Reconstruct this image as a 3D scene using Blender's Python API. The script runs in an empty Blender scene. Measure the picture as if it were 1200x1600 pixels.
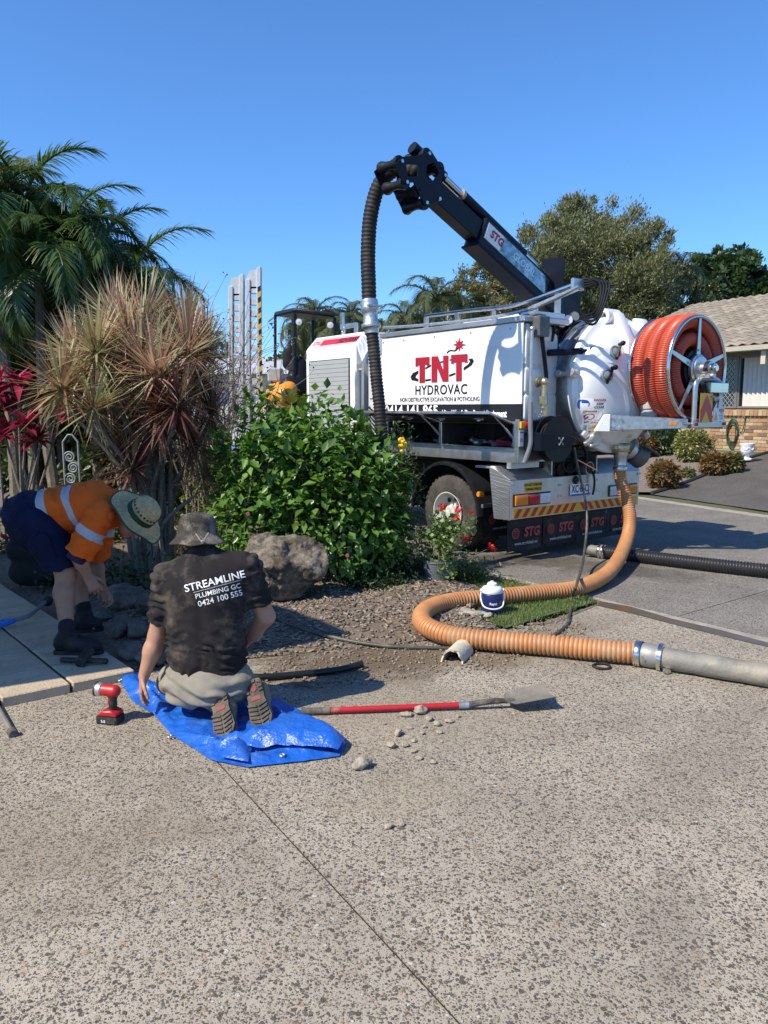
import bpy, bmesh, math, random
import numpy as np
from mathutils import Vector, Matrix, noise as mnoise
from mathutils.bvhtree import BVHTree

# ------------------------------------------------------------------ camera, sky, sun, exposure
scene = bpy.context.scene
COL = scene.collection
FPX, CAM_H, HORIZON = 1200.0, 1.6, 638.0           # focal length in photo pixels (1200x1600), eye height, horizon row
PITCH = math.atan((800 - HORIZON) / FPX)
cam_data = bpy.data.cameras.new('camera')
cam_data.sensor_fit = 'VERTICAL'; cam_data.sensor_height = 24.0; cam_data.lens = 24.0 * FPX / 1600.0
cam_data.clip_start = 0.05; cam_data.clip_end = 3000
cam = bpy.data.objects.new('camera', cam_data); COL.objects.link(cam)
cam.location = (0, 0, CAM_H); cam.rotation_euler = (math.pi / 2 - PITCH, 0, 0)
scene.camera = cam

SUN_DIR = Vector((-0.80, -0.54, 1.04)).normalized()    # from the ground towards the sun
sun_data = bpy.data.lights.new('sun', 'SUN')
sun_data.energy = 5.0; sun_data.angle = math.radians(0.53); sun_data.color = (1.0, 0.91, 0.76)
sun = bpy.data.objects.new('sun', sun_data); COL.objects.link(sun)
sun.rotation_euler = SUN_DIR.to_track_quat('Z', 'Y').to_euler()
world = bpy.data.worlds.new('World'); scene.world = world; world.use_nodes = True
wn = world.node_tree.nodes; wl = world.node_tree.links
for n in list(wn): wn.remove(n)
w_out = wn.new('ShaderNodeOutputWorld'); w_bg = wn.new('ShaderNodeBackground'); w_sky = wn.new('ShaderNodeTexSky')
w_sky.sky_type = 'NISHITA'; w_sky.sun_disc = False
w_sky.sun_elevation = math.asin(SUN_DIR.z)
w_sky.sun_rotation = math.atan2(SUN_DIR.x, SUN_DIR.y)
w_sky.altitude = 0; w_sky.air_density = 1.0; w_sky.dust_density = 0.25; w_sky.ozone_density = 3.2
w_bg.inputs['Strength'].default_value = 0.116
w_wb = wn.new('ShaderNodeMix'); w_wb.data_type = 'RGBA'; w_wb.blend_type = 'MULTIPLY'; w_wb.inputs['Factor'].default_value = 1.0
w_wb.inputs['B'].default_value = (0.62, 0.99, 1.40, 1)        # the phone's cool daylight balance, the same over the whole sky
wl.new(w_sky.outputs['Color'], w_wb.inputs['A']); wl.new(w_wb.outputs['Result'], w_bg.inputs['Color']); wl.new(w_bg.outputs['Background'], w_out.inputs['Surface'])
scene.view_settings.view_transform = 'Standard'; scene.view_settings.look = 'None'
scene.view_settings.exposure = 0.40; scene.view_settings.gamma = 1.0
scene.view_settings.use_curve_mapping = False
scene.render.engine = 'CYCLES'
scene.cycles.max_bounces = 6; scene.cycles.diffuse_bounces = 3; scene.cycles.glossy_bounces = 3
scene.cycles.transmission_bounces = 4; scene.cycles.transparent_max_bounces = 6
scene.cycles.use_denoising = True

# ------------------------------------------------------------------ pixels to places (a pixel is a direction; the ground or a plane gives the distance)
CAMP = np.array([0, 0, CAM_H])
def ray(px, py):
    a = (px - 600) / FPX; b = -(py - 800) / FPX
    return np.array([a, math.cos(PITCH) + b * math.sin(PITCH), -math.sin(PITCH) + b * math.cos(PITCH)])
def on_ground(px, py, z=0.0):
    r = ray(px, py); return CAMP + r * ((z - CAM_H) / r[2])
def at_depth(px, py, Y):
    r = ray(px, py); return CAMP + r * (Y / r[1])
AZ = math.radians(37.2)                               # the street, kerb and truck run 37 degrees left of the view
U = np.array([-math.sin(AZ), math.cos(AZ), 0.0]); V = np.array([math.cos(AZ), math.sin(AZ), 0.0])
_o = at_depth(797, 800, 7.8)
TRUCK_O = np.array([_o[0], _o[1], 0.0])               # rear left corner of the truck on the road
def street(a, b, z=0.0): return TRUCK_O + a * V + b * U + np.array([0, 0, z])
def street_side(px, py, a):                           # truck coordinates of a pixel on the plane x = a
    r = ray(px, py); t = (np.dot(TRUCK_O - CAMP, V) + a) / np.dot(r, V); p = CAMP + t * r - TRUCK_O
    return np.array([a, np.dot(p, U), p[2]])
def street_rear(px, py, b):
    r = ray(px, py); t = (np.dot(TRUCK_O - CAMP, U) + b) / np.dot(r, U); p = CAMP + t * r - TRUCK_O
    return np.array([np.dot(p, V), b, p[2]])
KERB_P = np.array([5.6, 11.3]); KERB_N = np.array([0.906, 0.423])
def terrain(x, y):                                    # the far side of the street rises to the neighbour's house
    s = (x - KERB_P[0]) * KERB_N[0] + (y - KERB_P[1]) * KERB_N[1]
    s = np.maximum(s, 0.0)
    return 0.62 * (1 - np.exp(-s * s / 18.0)) 

# ------------------------------------------------------------------ objects
def tag(o, label=None, cat=None, group=None, kind=None):
    if label: o['label'] = label
    if cat: o['category'] = cat
    if group: o['group'] = group
    if kind: o['kind'] = kind
    return o
def thing(name, loc, label, cat, group=None, rz=0.0):
    o = bpy.data.objects.new(name, None); COL.objects.link(o)
    o.empty_display_size = 0.1
    o.location = tuple(float(v) for v in loc); o.rotation_euler = (0, 0, rz)
    return tag(o, label, cat, group)
def link_mesh(name, me, mat=None, parent=None):
    o = bpy.data.objects.new(name, me); COL.objects.link(o)
    if mat is not None and len(me.materials) == 0:
        for m in (mat if isinstance(mat, (list, tuple)) else [mat]): me.materials.append(m)
    if parent is not None: o.parent = parent
    return o
def mesh_np(name, verts, faces, smooth=False, mat_index=None, sharp=None):
    """verts (N,3); faces: list of index tuples or (M,k) array"""
    me = bpy.data.meshes.new(name)
    verts = np.asarray(verts, dtype=np.float32).reshape(-1, 3)
    if isinstance(faces, np.ndarray):
        k = faces.shape[1]; m = faces.shape[0]
        me.vertices.add(len(verts)); me.vertices.foreach_set('co', verts.ravel())
        me.loops.add(m * k); me.loops.foreach_set('vertex_index', faces.astype(np.int32).ravel())
        me.polygons.add(m); me.polygons.foreach_set('loop_start', np.arange(0, m * k, k, dtype=np.int32))
        me.update(calc_edges=True)
    else:
        me.from_pydata([tuple(map(float, v)) for v in verts], [], [tuple(int(i) for i in f) for f in faces])
        me.update()
    n = len(me.polygons)
    if smooth: me.polygons.foreach_set('use_smooth', np.ones(n, dtype=bool))
    if mat_index is not None: me.polygons.foreach_set('material_index', np.asarray(mat_index, dtype=np.int32))
    if sharp is not None:
        me.set_sharp_from_angle(angle=math.radians(sharp))
    me.validate(clean_customdata=False)
    return me
def basis(d, up=(0, 0, 1)):
    d = np.asarray(d, float); d = d / np.linalg.norm(d)
    up = np.asarray(up, float)
    if abs(np.dot(d, up)) > 0.98: up = np.array([1.0, 0, 0]) if abs(d[0]) < 0.9 else np.array([0, 1.0, 0])
    a = np.cross(up, d); a /= np.linalg.norm(a); b = np.cross(d, a)
    return a, b, d
class MB:
    """collects shapes of ONE part and links them as one mesh object"""
    def __init__(s): s.v = []; s.f = []; s.mi = []; s.n = 0; s.cur = 0
    def add(s, verts, faces):
        verts = [tuple(map(float, q)) for q in verts]
        s.v += verts; s.f += [tuple(int(i) + s.n for i in f) for f in faces]; s.mi += [s.cur] * len(faces); s.n += len(verts); return s
    def box(s, x0, x1, y0, y1, z0, z1):
        x0, x1 = min(x0, x1), max(x0, x1); y0, y1 = min(y0, y1), max(y0, y1); z0, z1 = min(z0, z1), max(z0, z1)
        return s.add([(x0, y0, z0), (x1, y0, z0), (x1, y1, z0), (x0, y1, z0), (x0, y0, z1), (x1, y0, z1), (x1, y1, z1), (x0, y1, z1)],
                     [(3, 2, 1, 0), (4, 5, 6, 7), (0, 1, 5, 4), (1, 2, 6, 5), (2, 3, 7, 6), (3, 0, 4, 7)])
    def bar(s, p, q, w, h, up=(0, 0, 1)):
        p = np.asarray(p, float); q = np.asarray(q, float); a, b, d = basis(q - p, up)
        vs = []
        for c in (p, q):
            for (i, j) in ((-1, -1), (1, -1), (1, 1), (-1, 1)): vs.append(c + a * i * w / 2 + b * j * h / 2)
        return s.add(vs, [(3, 2, 1, 0), (4, 5, 6, 7), (0, 1, 5, 4), (1, 2, 6, 5), (2, 3, 7, 6), (3, 0, 4, 7)])
    def prism(s, poly, d):                              # poly: 3D points in a plane, extruded by vector d
        poly = [np.asarray(p, float) for p in poly]; d = np.asarray(d, float); n = len(poly)
        nrm = sum((np.cross(poly[i] - poly[0], poly[(i + 1) % n] - poly[0]) for i in range(1, n)), np.zeros(3))
        if np.dot(nrm, d) > 0: poly = poly[::-1]
        return s.add(poly + [p + d for p in poly], [tuple(range(n)), tuple(range(2 * n - 1, n - 1, -1))] +
                     [(j, i, i + n, j + n) for i, j in ((i, (i + 1) % n) for i in range(n))])
    def tube(s, pts, r, seg=10, caps=True, up=(0, 0, 1), closed=False):
        pts = np.asarray(pts, float); n = len(pts); r = np.broadcast_to(np.asarray(r, float), (n,))
        if closed: T = np.roll(pts, -1, 0) - np.roll(pts, 1, 0)
        else: T = np.gradient(pts, axis=0)
        T /= np.maximum(np.linalg.norm(T, axis=1), 1e-9)[:, None]
        a, b, _ = basis(T[0], up); A = [a]
        for i in range(1, n):
            a = A[-1] - T[i] * np.dot(A[-1], T[i]); a /= max(np.linalg.norm(a), 1e-9); A.append(a)
        A = np.array(A); B = np.cross(T, A)
        th = np.arange(seg) * 2 * math.pi / seg
        ring = pts[:, None, :] + r[:, None, None] * (np.cos(th)[None, :, None] * A[:, None, :] + np.sin(th)[None, :, None] * B[:, None, :])
        fs = []
        for i in range(n if closed else n - 1):
            k = (i + 1) % n
            for j in range(seg):
                l = (j + 1) % seg; fs.append((i * seg + j, i * seg + l, k * seg + l, k * seg + j))
        if caps and not closed: fs.append(tuple(range(seg - 1, -1, -1))); fs.append(tuple((n - 1) * seg + j for j in range(seg)))
        return s.add(ring.reshape(-1, 3), fs)
    def cyl(s, p, q, r, seg=16, r2=None):
        return s.tube([p, q], [r, r if r2 is None else r2], seg)
    def lathe(s, prof, c=(0, 0, 0), axis=(0, 0, 1), seg=24, sx=1.0, sy=1.0, up=(0, 1, 0), close=True):
        """prof: (radius, height) list along the axis"""
        a, b, d = basis(axis, up); c = np.asarray(c, float); vs = []; fs = []; n = len(prof)
        for (r, h) in prof:
            for j in range(seg):
                t = 2 * math.pi * j / seg
                vs.append(c + d * h + a * (r * math.cos(t) * sx) + b * (r * math.sin(t) * sy))
        for i in range(n - 1):
            for j in range(seg):
                l = (j + 1) % seg; fs.append((i * seg + j, i * seg + l, (i + 1) * seg + l, (i + 1) * seg + j))
        if close:
            fs.append(tuple(range(seg - 1, -1, -1))); fs.append(tuple((n - 1) * seg + j for j in range(seg)))
        return s.add(vs, fs)
    def sphere(s, c, r, seg=12, rings=8, sc=(1, 1, 1)):
        vs = []; fs = []; c = np.asarray(c, float)
        for i in range(rings + 1):
            ph = math.pi * i / rings
            for j in range(seg):
                t = 2 * math.pi * j / seg
                vs.append(c + r * np.array([math.sin(ph) * math.cos(t) * sc[0], math.sin(ph) * math.sin(t) * sc[1], -math.cos(ph) * sc[2]]))
        for i in range(rings):
            for j in range(seg):
                l = (j + 1) % seg; fs.append((i * seg + j, i * seg + l, (i + 1) * seg + l, (i + 1) * seg + j))
        return s.add(vs, fs)
    def build(s, name, mat, parent=None, world=False, bevel=0.0, smooth=True, sharp=35, seg=1):
        v = np.array(s.v, float)
        if world:
            q = parent
            while q is not None: v = v - np.array(q.location); q = q.parent
        me = bpy.data.meshes.new(name)
        me.from_pydata([tuple(q) for q in v], [], s.f)
        if any(s.mi): me.polygons.foreach_set('material_index', np.array(s.mi, dtype=np.int32))
        if bevel > 0:
            bm = bmesh.new(); bm.from_mesh(me)
            bmesh.ops.remove_doubles(bm, verts=bm.verts, dist=1e-5)
            ed = [e for e in bm.edges if len(e.link_faces) == 2 and e.calc_face_angle(0) > 0.6]
            if ed: bmesh.ops.bevel(bm, geom=ed, offset=bevel, segments=seg, affect='EDGES', profile=0.6, clamp_overlap=True)
            bm.to_mesh(me); bm.free()
        me.update()
        if smooth:
            me.polygons.foreach_set('use_smooth', np.ones(len(me.polygons), dtype=bool))
            me.set_sharp_from_angle(angle=math.radians(sharp))
        return link_mesh(name, me, mat, parent)
def spline(pts, step):
    """Catmull-Rom through pts, resampled every step metres"""
    P = np.asarray(pts, float); P = np.vstack([2 * P[0] - P[1], P, 2 * P[-1] - P[-2]]); out = []
    for i in range(1, len(P) - 2):
        p0, p1, p2, p3 = P[i - 1:i + 3]
        for t in np.linspace(0, 1, 24, endpoint=False):
            out.append(0.5 * (2 * p1 + (p2 - p0) * t + (2 * p0 - 5 * p1 + 4 * p2 - p3) * t * t + (3 * p1 - p0 - 3 * p2 + p3) * t ** 3))
    out.append(P[-2]); out = np.array(out)
    s = np.concatenate([[0], np.cumsum(np.linalg.norm(np.diff(out, axis=0), axis=1))])
    n = max(2, int(round(s[-1] / step)) + 1); q = np.linspace(0, s[-1], n)
    return np.stack([np.interp(q, s, out[:, k]) for k in range(3)], 1)
def ribbed_hose(name, pts, r, pitch, mats, parent=None, world=False, seg=18, depth=0.09):
    """corrugated hose: proud ribs (first material) between narrower webs (second material)"""
    c = spline(pts, pitch / 4.0); n = len(c); i = np.arange(n) % 4
    rr = np.where((i == 0) | (i == 1), r, r * (1 - depth))
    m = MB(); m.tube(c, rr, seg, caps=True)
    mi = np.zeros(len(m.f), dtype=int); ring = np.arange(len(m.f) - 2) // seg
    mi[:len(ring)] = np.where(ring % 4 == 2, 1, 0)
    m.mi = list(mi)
    return m.build(name, mats, parent, world, sharp=60)

def text_shape(body, size=1.0, bold=0.0, align='CENTER', sx=1.0, spacing=1.0, shear=0.0):
    cu = bpy.data.curves.new('lettering', 'FONT'); cu.body = body; cu.size = size; cu.offset = bold
    cu.align_x = align; cu.align_y = 'CENTER'; cu.space_character = spacing; cu.shear = shear; cu.resolution_u = 3
    o = bpy.data.objects.new('lettering', cu); COL.objects.link(o)
    dg = bpy.context.evaluated_depsgraph_get(); ev = o.evaluated_get(dg); me = ev.to_mesh()
    v = np.array([(q.co.x * sx, q.co.y, 0.0) for q in me.vertices]); f = [tuple(p.vertices) for p in me.polygons]
    ev.to_mesh_clear(); bpy.data.objects.remove(o); bpy.data.curves.remove(cu)
    return v, f
def letter(name, body, mat, parent, origin, xdir, ydir, size, bold=0.0, sx=1.0, align='CENTER', spacing=1.0, shear=0.0, lift=0.003):
    """flat lettering laid on a surface, a few millimetres proud"""
    v, f = text_shape(body, size, bold, align, sx, spacing, shear)
    x = np.asarray(xdir, float); y = np.asarray(ydir, float); n = np.cross(x, y); n /= np.linalg.norm(n)
    w = np.asarray(origin, float) + v[:, :1] * x + v[:, 1:2] * y + n * lift
    m = MB(); m.add(w, f); return m.build(name, mat, parent, smooth=False)

# ------------------------------------------------------------------ signed-distance modelling for bodies, cloth and stones
class Field:
    def __init__(s, lo, hi, h):
        s.lo = np.array(lo, float); s.h = h; s.dim = np.ceil((np.array(hi) - s.lo) / h).astype(int) + 1
        s.F = np.full(s.dim, 1.0, dtype=np.float32)
    def _sub(s, lo, hi):
        i0 = np.clip(np.floor((np.asarray(lo) - s.lo) / s.h).astype(int), 0, s.dim); i1 = np.clip(np.ceil((np.asarray(hi) - s.lo) / s.h).astype(int) + 1, 0, s.dim)
        sl = tuple(slice(a, b) for a, b in zip(i0, i1))
        g = [s.lo[k] + s.h * np.arange(i0[k], i1[k]) for k in range(3)]
        return sl, np.stack(np.meshgrid(*g, indexing='ij'), -1)
    def _mix(s, sl, d, k, cut=False):
        f = s.F[sl]
        if cut: d = -d
        if k > 0:
            h = np.clip(0.5 + 0.5 * ((d - f) if not cut else (f - d)) / k, 0, 1)
            s.F[sl] = (d * (1 - h) + f * h - k * h * (1 - h)) if not cut else (d * (1 - h) + f * h + k * h * (1 - h))
        else: s.F[sl] = np.minimum(f, d) if not cut else np.maximum(f, d)
    def cone(s, a, b, ra, rb=None, k=0.02, flat=None, cut=False):
        """round cone from a to b; flat = (direction, factor) squashes the section along a direction"""
        rb = ra if rb is None else rb; a = np.asarray(a, float); b = np.asarray(b, float)
        fm = 1.0 if flat is None else max(1.0, flat[1])
        m = max(ra, rb) * fm + k + 2 * s.h
        sl, p = s._sub(np.minimum(a, b) - m, np.maximum(a, b) + m)
        if p.size == 0: return s
        ba = b - a; L2 = max(np.dot(ba, ba), 1e-12); pa = p - a
        t = np.clip((pa @ ba) / L2, 0, 1); q = pa - t[..., None] * ba
        if flat is not None:
            n = np.asarray(flat[0], float); n /= np.linalg.norm(n); w = q @ n
            q = q - (w * (1 - 1 / flat[1]))[..., None] * n
        d = np.linalg.norm(q, axis=-1) - (ra + (rb - ra) * t)
        if flat is not None and flat[1] < 1: d = d * (0.5 + 0.5 * flat[1])
        s._mix(sl, d, k, cut); return s
    def ell(s, c, r, k=0.02, R=None, cut=False):
        c = np.asarray(c, float); r = np.asarray(r, float); m = r.max() + k + 2 * s.h
        sl, p = s._sub(c - m, c + m)
        if p.size == 0: return s
        q = p - c
        if R is not None: q = q @ np.asarray(R, float).T      # rows of R are the ellipsoid's axes
        k0 = np.linalg.norm(q / r, axis=-1); k1 = np.linalg.norm(q / (r * r), axis=-1)
        d = np.where(k1 > 1e-9, k0 * (k0 - 1) / np.maximum(k1, 1e-9), -r.min())
        s._mix(sl, d, k, cut); return s
    def chain(s, pts, rs, k=0.02, flat=None):
        for i in range(len(pts) - 1): s.cone(pts[i], pts[i + 1], rs[i], rs[i + 1], k, flat)
        return s
    def plane(s, p, n, k=0.0):                            # keep the side the normal points away from
        sl, q = s._sub(s.lo, s.lo + s.h * s.dim); n = np.asarray(n, float); n /= np.linalg.norm(n)
        d = (q - np.asarray(p, float)) @ n
        s.F[sl] = np.maximum(s.F[sl], d[tuple(slice(0, x) for x in s.F[sl].shape)]); return s
    def mesh(s, name, origin=(0, 0, 0), wrinkle=None, smooth_it=1):
        F = s.F; S = F < 0; X, Y, Z = F.shape
        c = [S[i:X - 1 + i, j:Y - 1 + j, k:Z - 1 + k] for i in (0, 1) for j in (0, 1) for k in (0, 1)]
        cnt = sum(q.astype(np.int8) for q in c); act = (cnt > 0) & (cnt < 8)
        idx = np.full(act.shape, -1, dtype=np.int64); I = np.argwhere(act); idx[act] = np.arange(len(I))
        acc = np.zeros((len(I), 3)); num = np.zeros(len(I))
        off = [(i, j, k) for i in (0, 1) for j in (0, 1) for k in (0, 1)]
        for a in range(8):
            for b in range(a + 1, 8):
                da = np.array(off[a]); db = np.array(off[b])
                if np.abs(da - db).sum() != 1: continue
                fa = F[I[:, 0] + da[0], I[:, 1] + da[1], I[:, 2] + da[2]]; fb = F[I[:, 0] + db[0], I[:, 1] + db[1], I[:, 2] + db[2]]
                x = (fa < 0) != (fb < 0); t = np.where(x, fa / np.where(x, fa - fb, 1), 0)
                acc += np.where(x[:, None], da + t[:, None] * (db - da), 0); num += x
        v = (I + acc / np.maximum(num, 1)[:, None]) * s.h + s.lo
        quads = []
        for ax in range(3):
            u, w = (ax + 1) % 3, (ax + 2) % 3
            sa = [slice(None)] * 3; sb = [slice(None)] * 3; sa[ax] = slice(0, -1); sb[ax] = slice(1, None)
            A = S[tuple(sa)]; B = S[tuple(sb)]; E = np.argwhere(A != B)
            ok = (E[:, u] > 0) & (E[:, w] > 0) & (E[:, u] < F.shape[u] - 1) & (E[:, w] < F.shape[w] - 1); E = E[ok]
            ins = A[E[:, 0], E[:, 1], E[:, 2]]
            def cell(du, dw):
                e = E.copy(); e[:, u] -= du; e[:, w] -= dw; return idx[e[:, 0], e[:, 1], e[:, 2]]
            q = np.stack([cell(1, 1), cell(0, 1), cell(0, 0), cell(1, 0)], 1)
            q[~ins] = q[~ins][:, ::-1]; quads.append(q)
        f = np.concatenate(quads); f = f[(f >= 0).all(1)]
        for _ in range(smooth_it):
            nb = np.zeros_like(v); ct = np.zeros(len(v))
            for i in range(4):
                a = f[:, i]; b = f[:, (i + 1) % 4]
                np.add.at(nb, a, v[b]); np.add.at(ct, a, 1); np.add.at(nb, b, v[a]); np.add.at(ct, b, 1)
            v = 0.5 * v + 0.5 * nb / np.maximum(ct, 1)[:, None]
        if wrinkle is not None:
            nrm = np.zeros_like(v); fn = np.cross(v[f[:, 2]] - v[f[:, 0]], v[f[:, 3]] - v[f[:, 1]])
            for i in range(4): np.add.at(nrm, f[:, i], fn)
            nrm /= np.maximum(np.linalg.norm(nrm, axis=1), 1e-9)[:, None]
            v = v + nrm * wrinkle(v, nrm)[:, None]
        return mesh_np(name, v - np.asarray(origin, float), f, smooth=True)
def vnoise(v, freq, seed=0.0, octaves=2):
    fr = np.broadcast_to(np.asarray(freq, float), (3,)); out = np.empty(len(v))
    for i, q in enumerate(v):
        out[i] = mnoise.fractal((q[0] * fr[0] + seed, q[1] * fr[1] + seed * 0.7, q[2] * fr[2] - seed), 1.0, 2.0, octaves)
    return out

# ------------------------------------------------------------------ materials (procedural)
def nodes_of(m): m.use_nodes = True; return m.node_tree.nodes, m.node_tree.links, m.node_tree.nodes['Principled BSDF']
def mat(name, col, rough=0.6, metal=0.0, vary=0.12, scale=6.0, bump=0.0, bscale=60.0, spec=0.5, col2=None, dirt=None, dscale=3.0, dcut=(0.5, 0.7), coat=0.0, trans=0.0, rvary=0.0):
    m = bpy.data.materials.new(name); N, L, P = nodes_of(m)
    P.inputs['Roughness'].default_value = rough; P.inputs['Metallic'].default_value = metal
    P.inputs['Specular IOR Level'].default_value = spec; P.inputs['Coat Weight'].default_value = coat
    tc = N.new('ShaderNodeTexCoord'); nz = N.new('ShaderNodeTexNoise'); nz.inputs['Scale'].default_value = scale; nz.inputs['Detail'].default_value = 6; nz.inputs['Roughness'].default_value = 0.65
    L.new(tc.outputs['Object'], nz.inputs['Vector'])
    rp = N.new('ShaderNodeValToRGB'); e = rp.color_ramp.elements
    c1 = [max(0, x * (1 - vary)) for x in col]; c2 = [min(1, x * (1 + vary)) for x in col] if col2 is None else list(col2)
    e[0].position = 0.32; e[0].color = (*c1, 1); e[1].position = 0.68; e[1].color = (*c2, 1)
    L.new(nz.outputs['Fac'], rp.inputs['Fac']); out = rp.outputs['Color']
    if dirt is not None:
        n2 = N.new('ShaderNodeTexNoise'); n2.inputs['Scale'].default_value = dscale; n2.inputs['Detail'].default_value = 8; n2.inputs['Roughness'].default_value = 0.7
        L.new(tc.outputs['Object'], n2.inputs['Vector'])
        r2 = N.new('ShaderNodeMapRange'); r2.inputs['From Min'].default_value = dcut[0]; r2.inputs['From Max'].default_value = dcut[1]
        L.new(n2.outputs['Fac'], r2.inputs['Value'])
        mx = N.new('ShaderNodeMix'); mx.data_type = 'RGBA'; L.new(r2.outputs['Result'], mx.inputs['Factor']); L.new(out, mx.inputs['A']); mx.inputs['B'].default_value = (*dirt, 1)
        out = mx.outputs['Result']
    L.new(out, P.inputs['Base Color'])
    if rvary > 0:
        mr = N.new('ShaderNodeMapRange'); mr.inputs['To Min'].default_value = max(0.02, rough - rvary); mr.inputs['To Max'].default_value = min(1, rough + rvary)
        L.new(nz.outputs['Fac'], mr.inputs['Value']); L.new(mr.outputs['Result'], P.inputs['Roughness'])
    if bump > 0:
        nb = N.new('ShaderNodeTexNoise'); nb.inputs['Scale'].default_value = bscale; nb.inputs['Detail'].default_value = 4
        L.new(tc.outputs['Object'], nb.inputs['Vector'])
        bp = N.new('ShaderNodeBump'); bp.inputs['Strength'].default_value = bump; bp.inputs['Distance'].default_value = 0.01
        L.new(nb.outputs['Fac'], bp.inputs['Height']); L.new(bp.outputs['Normal'], P.inputs['Normal'])
    if trans > 0: P.inputs['Transmission Weight'].default_value = trans
    return m
def leaf_mat(name, col, col2, rough=0.45, trans=0.35, tcol=None, scale=2.0):
    """leaf colour varies leaf by leaf (random per island); light passes through"""
    m = bpy.data.materials.new(name); N, L, P = nodes_of(m)
    g = N.new('ShaderNodeNewGeometry'); oi = N.new('ShaderNodeObjectInfo'); ad = N.new('ShaderNodeMath'); ad.operation = 'ADD'
    L.new(g.outputs['Random Per Island'], ad.inputs[0]); L.new(oi.outputs['Random'], ad.inputs[1])
    fr = N.new('ShaderNodeMath'); fr.operation = 'FRACT'; L.new(ad.outputs[0], fr.inputs[0])
    mx = N.new('ShaderNodeMix'); mx.data_type = 'RGBA'; mx.inputs['A'].default_value = (*col, 1); mx.inputs['B'].default_value = (*col2, 1)
    L.new(fr.outputs[0], mx.inputs['Factor']); L.new(mx.outputs['Result'], P.inputs['Base Color'])
    P.inputs['Roughness'].default_value = rough
    tr = N.new('ShaderNodeBsdfTranslucent'); hs = N.new('ShaderNodeHueSaturation'); hs.inputs['Value'].default_value = 1.6; hs.inputs['Saturation'].default_value = 1.1
    L.new(mx.outputs['Result'], hs.inputs['Color']); L.new(hs.outputs['Color'], tr.inputs['Color'])
    ms = N.new('ShaderNodeMixShader'); ms.inputs['Fac'].default_value = trans
    L.new(P.outputs['BSDF'], ms.inputs[1]); L.new(tr.outputs['BSDF'], ms.inputs[2]); L.new(ms.outputs['Shader'], N['Material Output'].inputs['Surface'])
    return m
# ================================================================== THE SETTING: ground, driveway, road, path
def on_terrain(px, py):
    r = ray(px, py); t = 1.0
    for _ in range(4000):
        p = CAMP + r * t
        if p[2] <= terrain(p[0], p[1]): break
        t += 0.01
    return p
def inside(poly, x, y):
    c = False; n = len(poly)
    for i in range(n):
        x1, y1 = poly[i]; x2, y2 = poly[(i + 1) % n]
        if (y1 > y) != (y2 > y) and x < (x2 - x1) * (y - y1) / (y2 - y1) + x1: c = not c
    return c
def edge_dist(poly, x, y):
    d = 1e9; n = len(poly)
    for i in range(n):
        a = np.array(poly[i]); b = np.array(poly[(i + 1) % n]); p = np.array([x, y]); t = np.clip(np.dot(p - a, b - a) / np.dot(b - a, b - a), 0, 1)
        d = min(d, np.linalg.norm(p - a - t * (b - a)))
    return d
def patch(name, poly, step, zfun, mt, parent=None, thick=0.0, jitter=0.0):
    """a sheet with a clean polygonal outline, cut on a grid so that it can follow heights"""
    bm = bmesh.new(); vs = [bm.verts.new((p[0], p[1], 0)) for p in poly]; f = bm.faces.new(vs)
    f.normal_update()
    if f.normal.z < 0: f.normal_flip()
    P = np.array(poly)
    for ax in (0, 1):
        k = math.ceil(P[:, ax].min() / step) * step
        while k < P[:, ax].max():
            co = [0, 0, 0]; no = [0, 0, 0]; co[ax] = k; no[ax] = 1
            bmesh.ops.bisect_plane(bm, geom=bm.verts[:] + bm.edges[:] + bm.faces[:], plane_co=co, plane_no=no); k += step
    for v in bm.verts: v.co.z = zfun(v.co.x, v.co.y)
    if thick > 0:
        r = bmesh.ops.extrude_face_region(bm, geom=bm.faces[:])
        top = [e for e in r['geom'] if isinstance(e, bmesh.types.BMVert)]; ts = set(top)
        for v in bm.verts:
            if v not in ts: v.co.z -= thick
        bmesh.ops.recalc_face_normals(bm, faces=bm.faces[:])
    me = bpy.data.meshes.new(name); bm.to_mesh(me); bm.free()
    me.polygons.foreach_set('use_smooth', np.ones(len(me.polygons), dtype=bool)); me.set_sharp_from_angle(angle=math.radians(40))
    return link_mesh(name, me, mt, parent)

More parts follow.
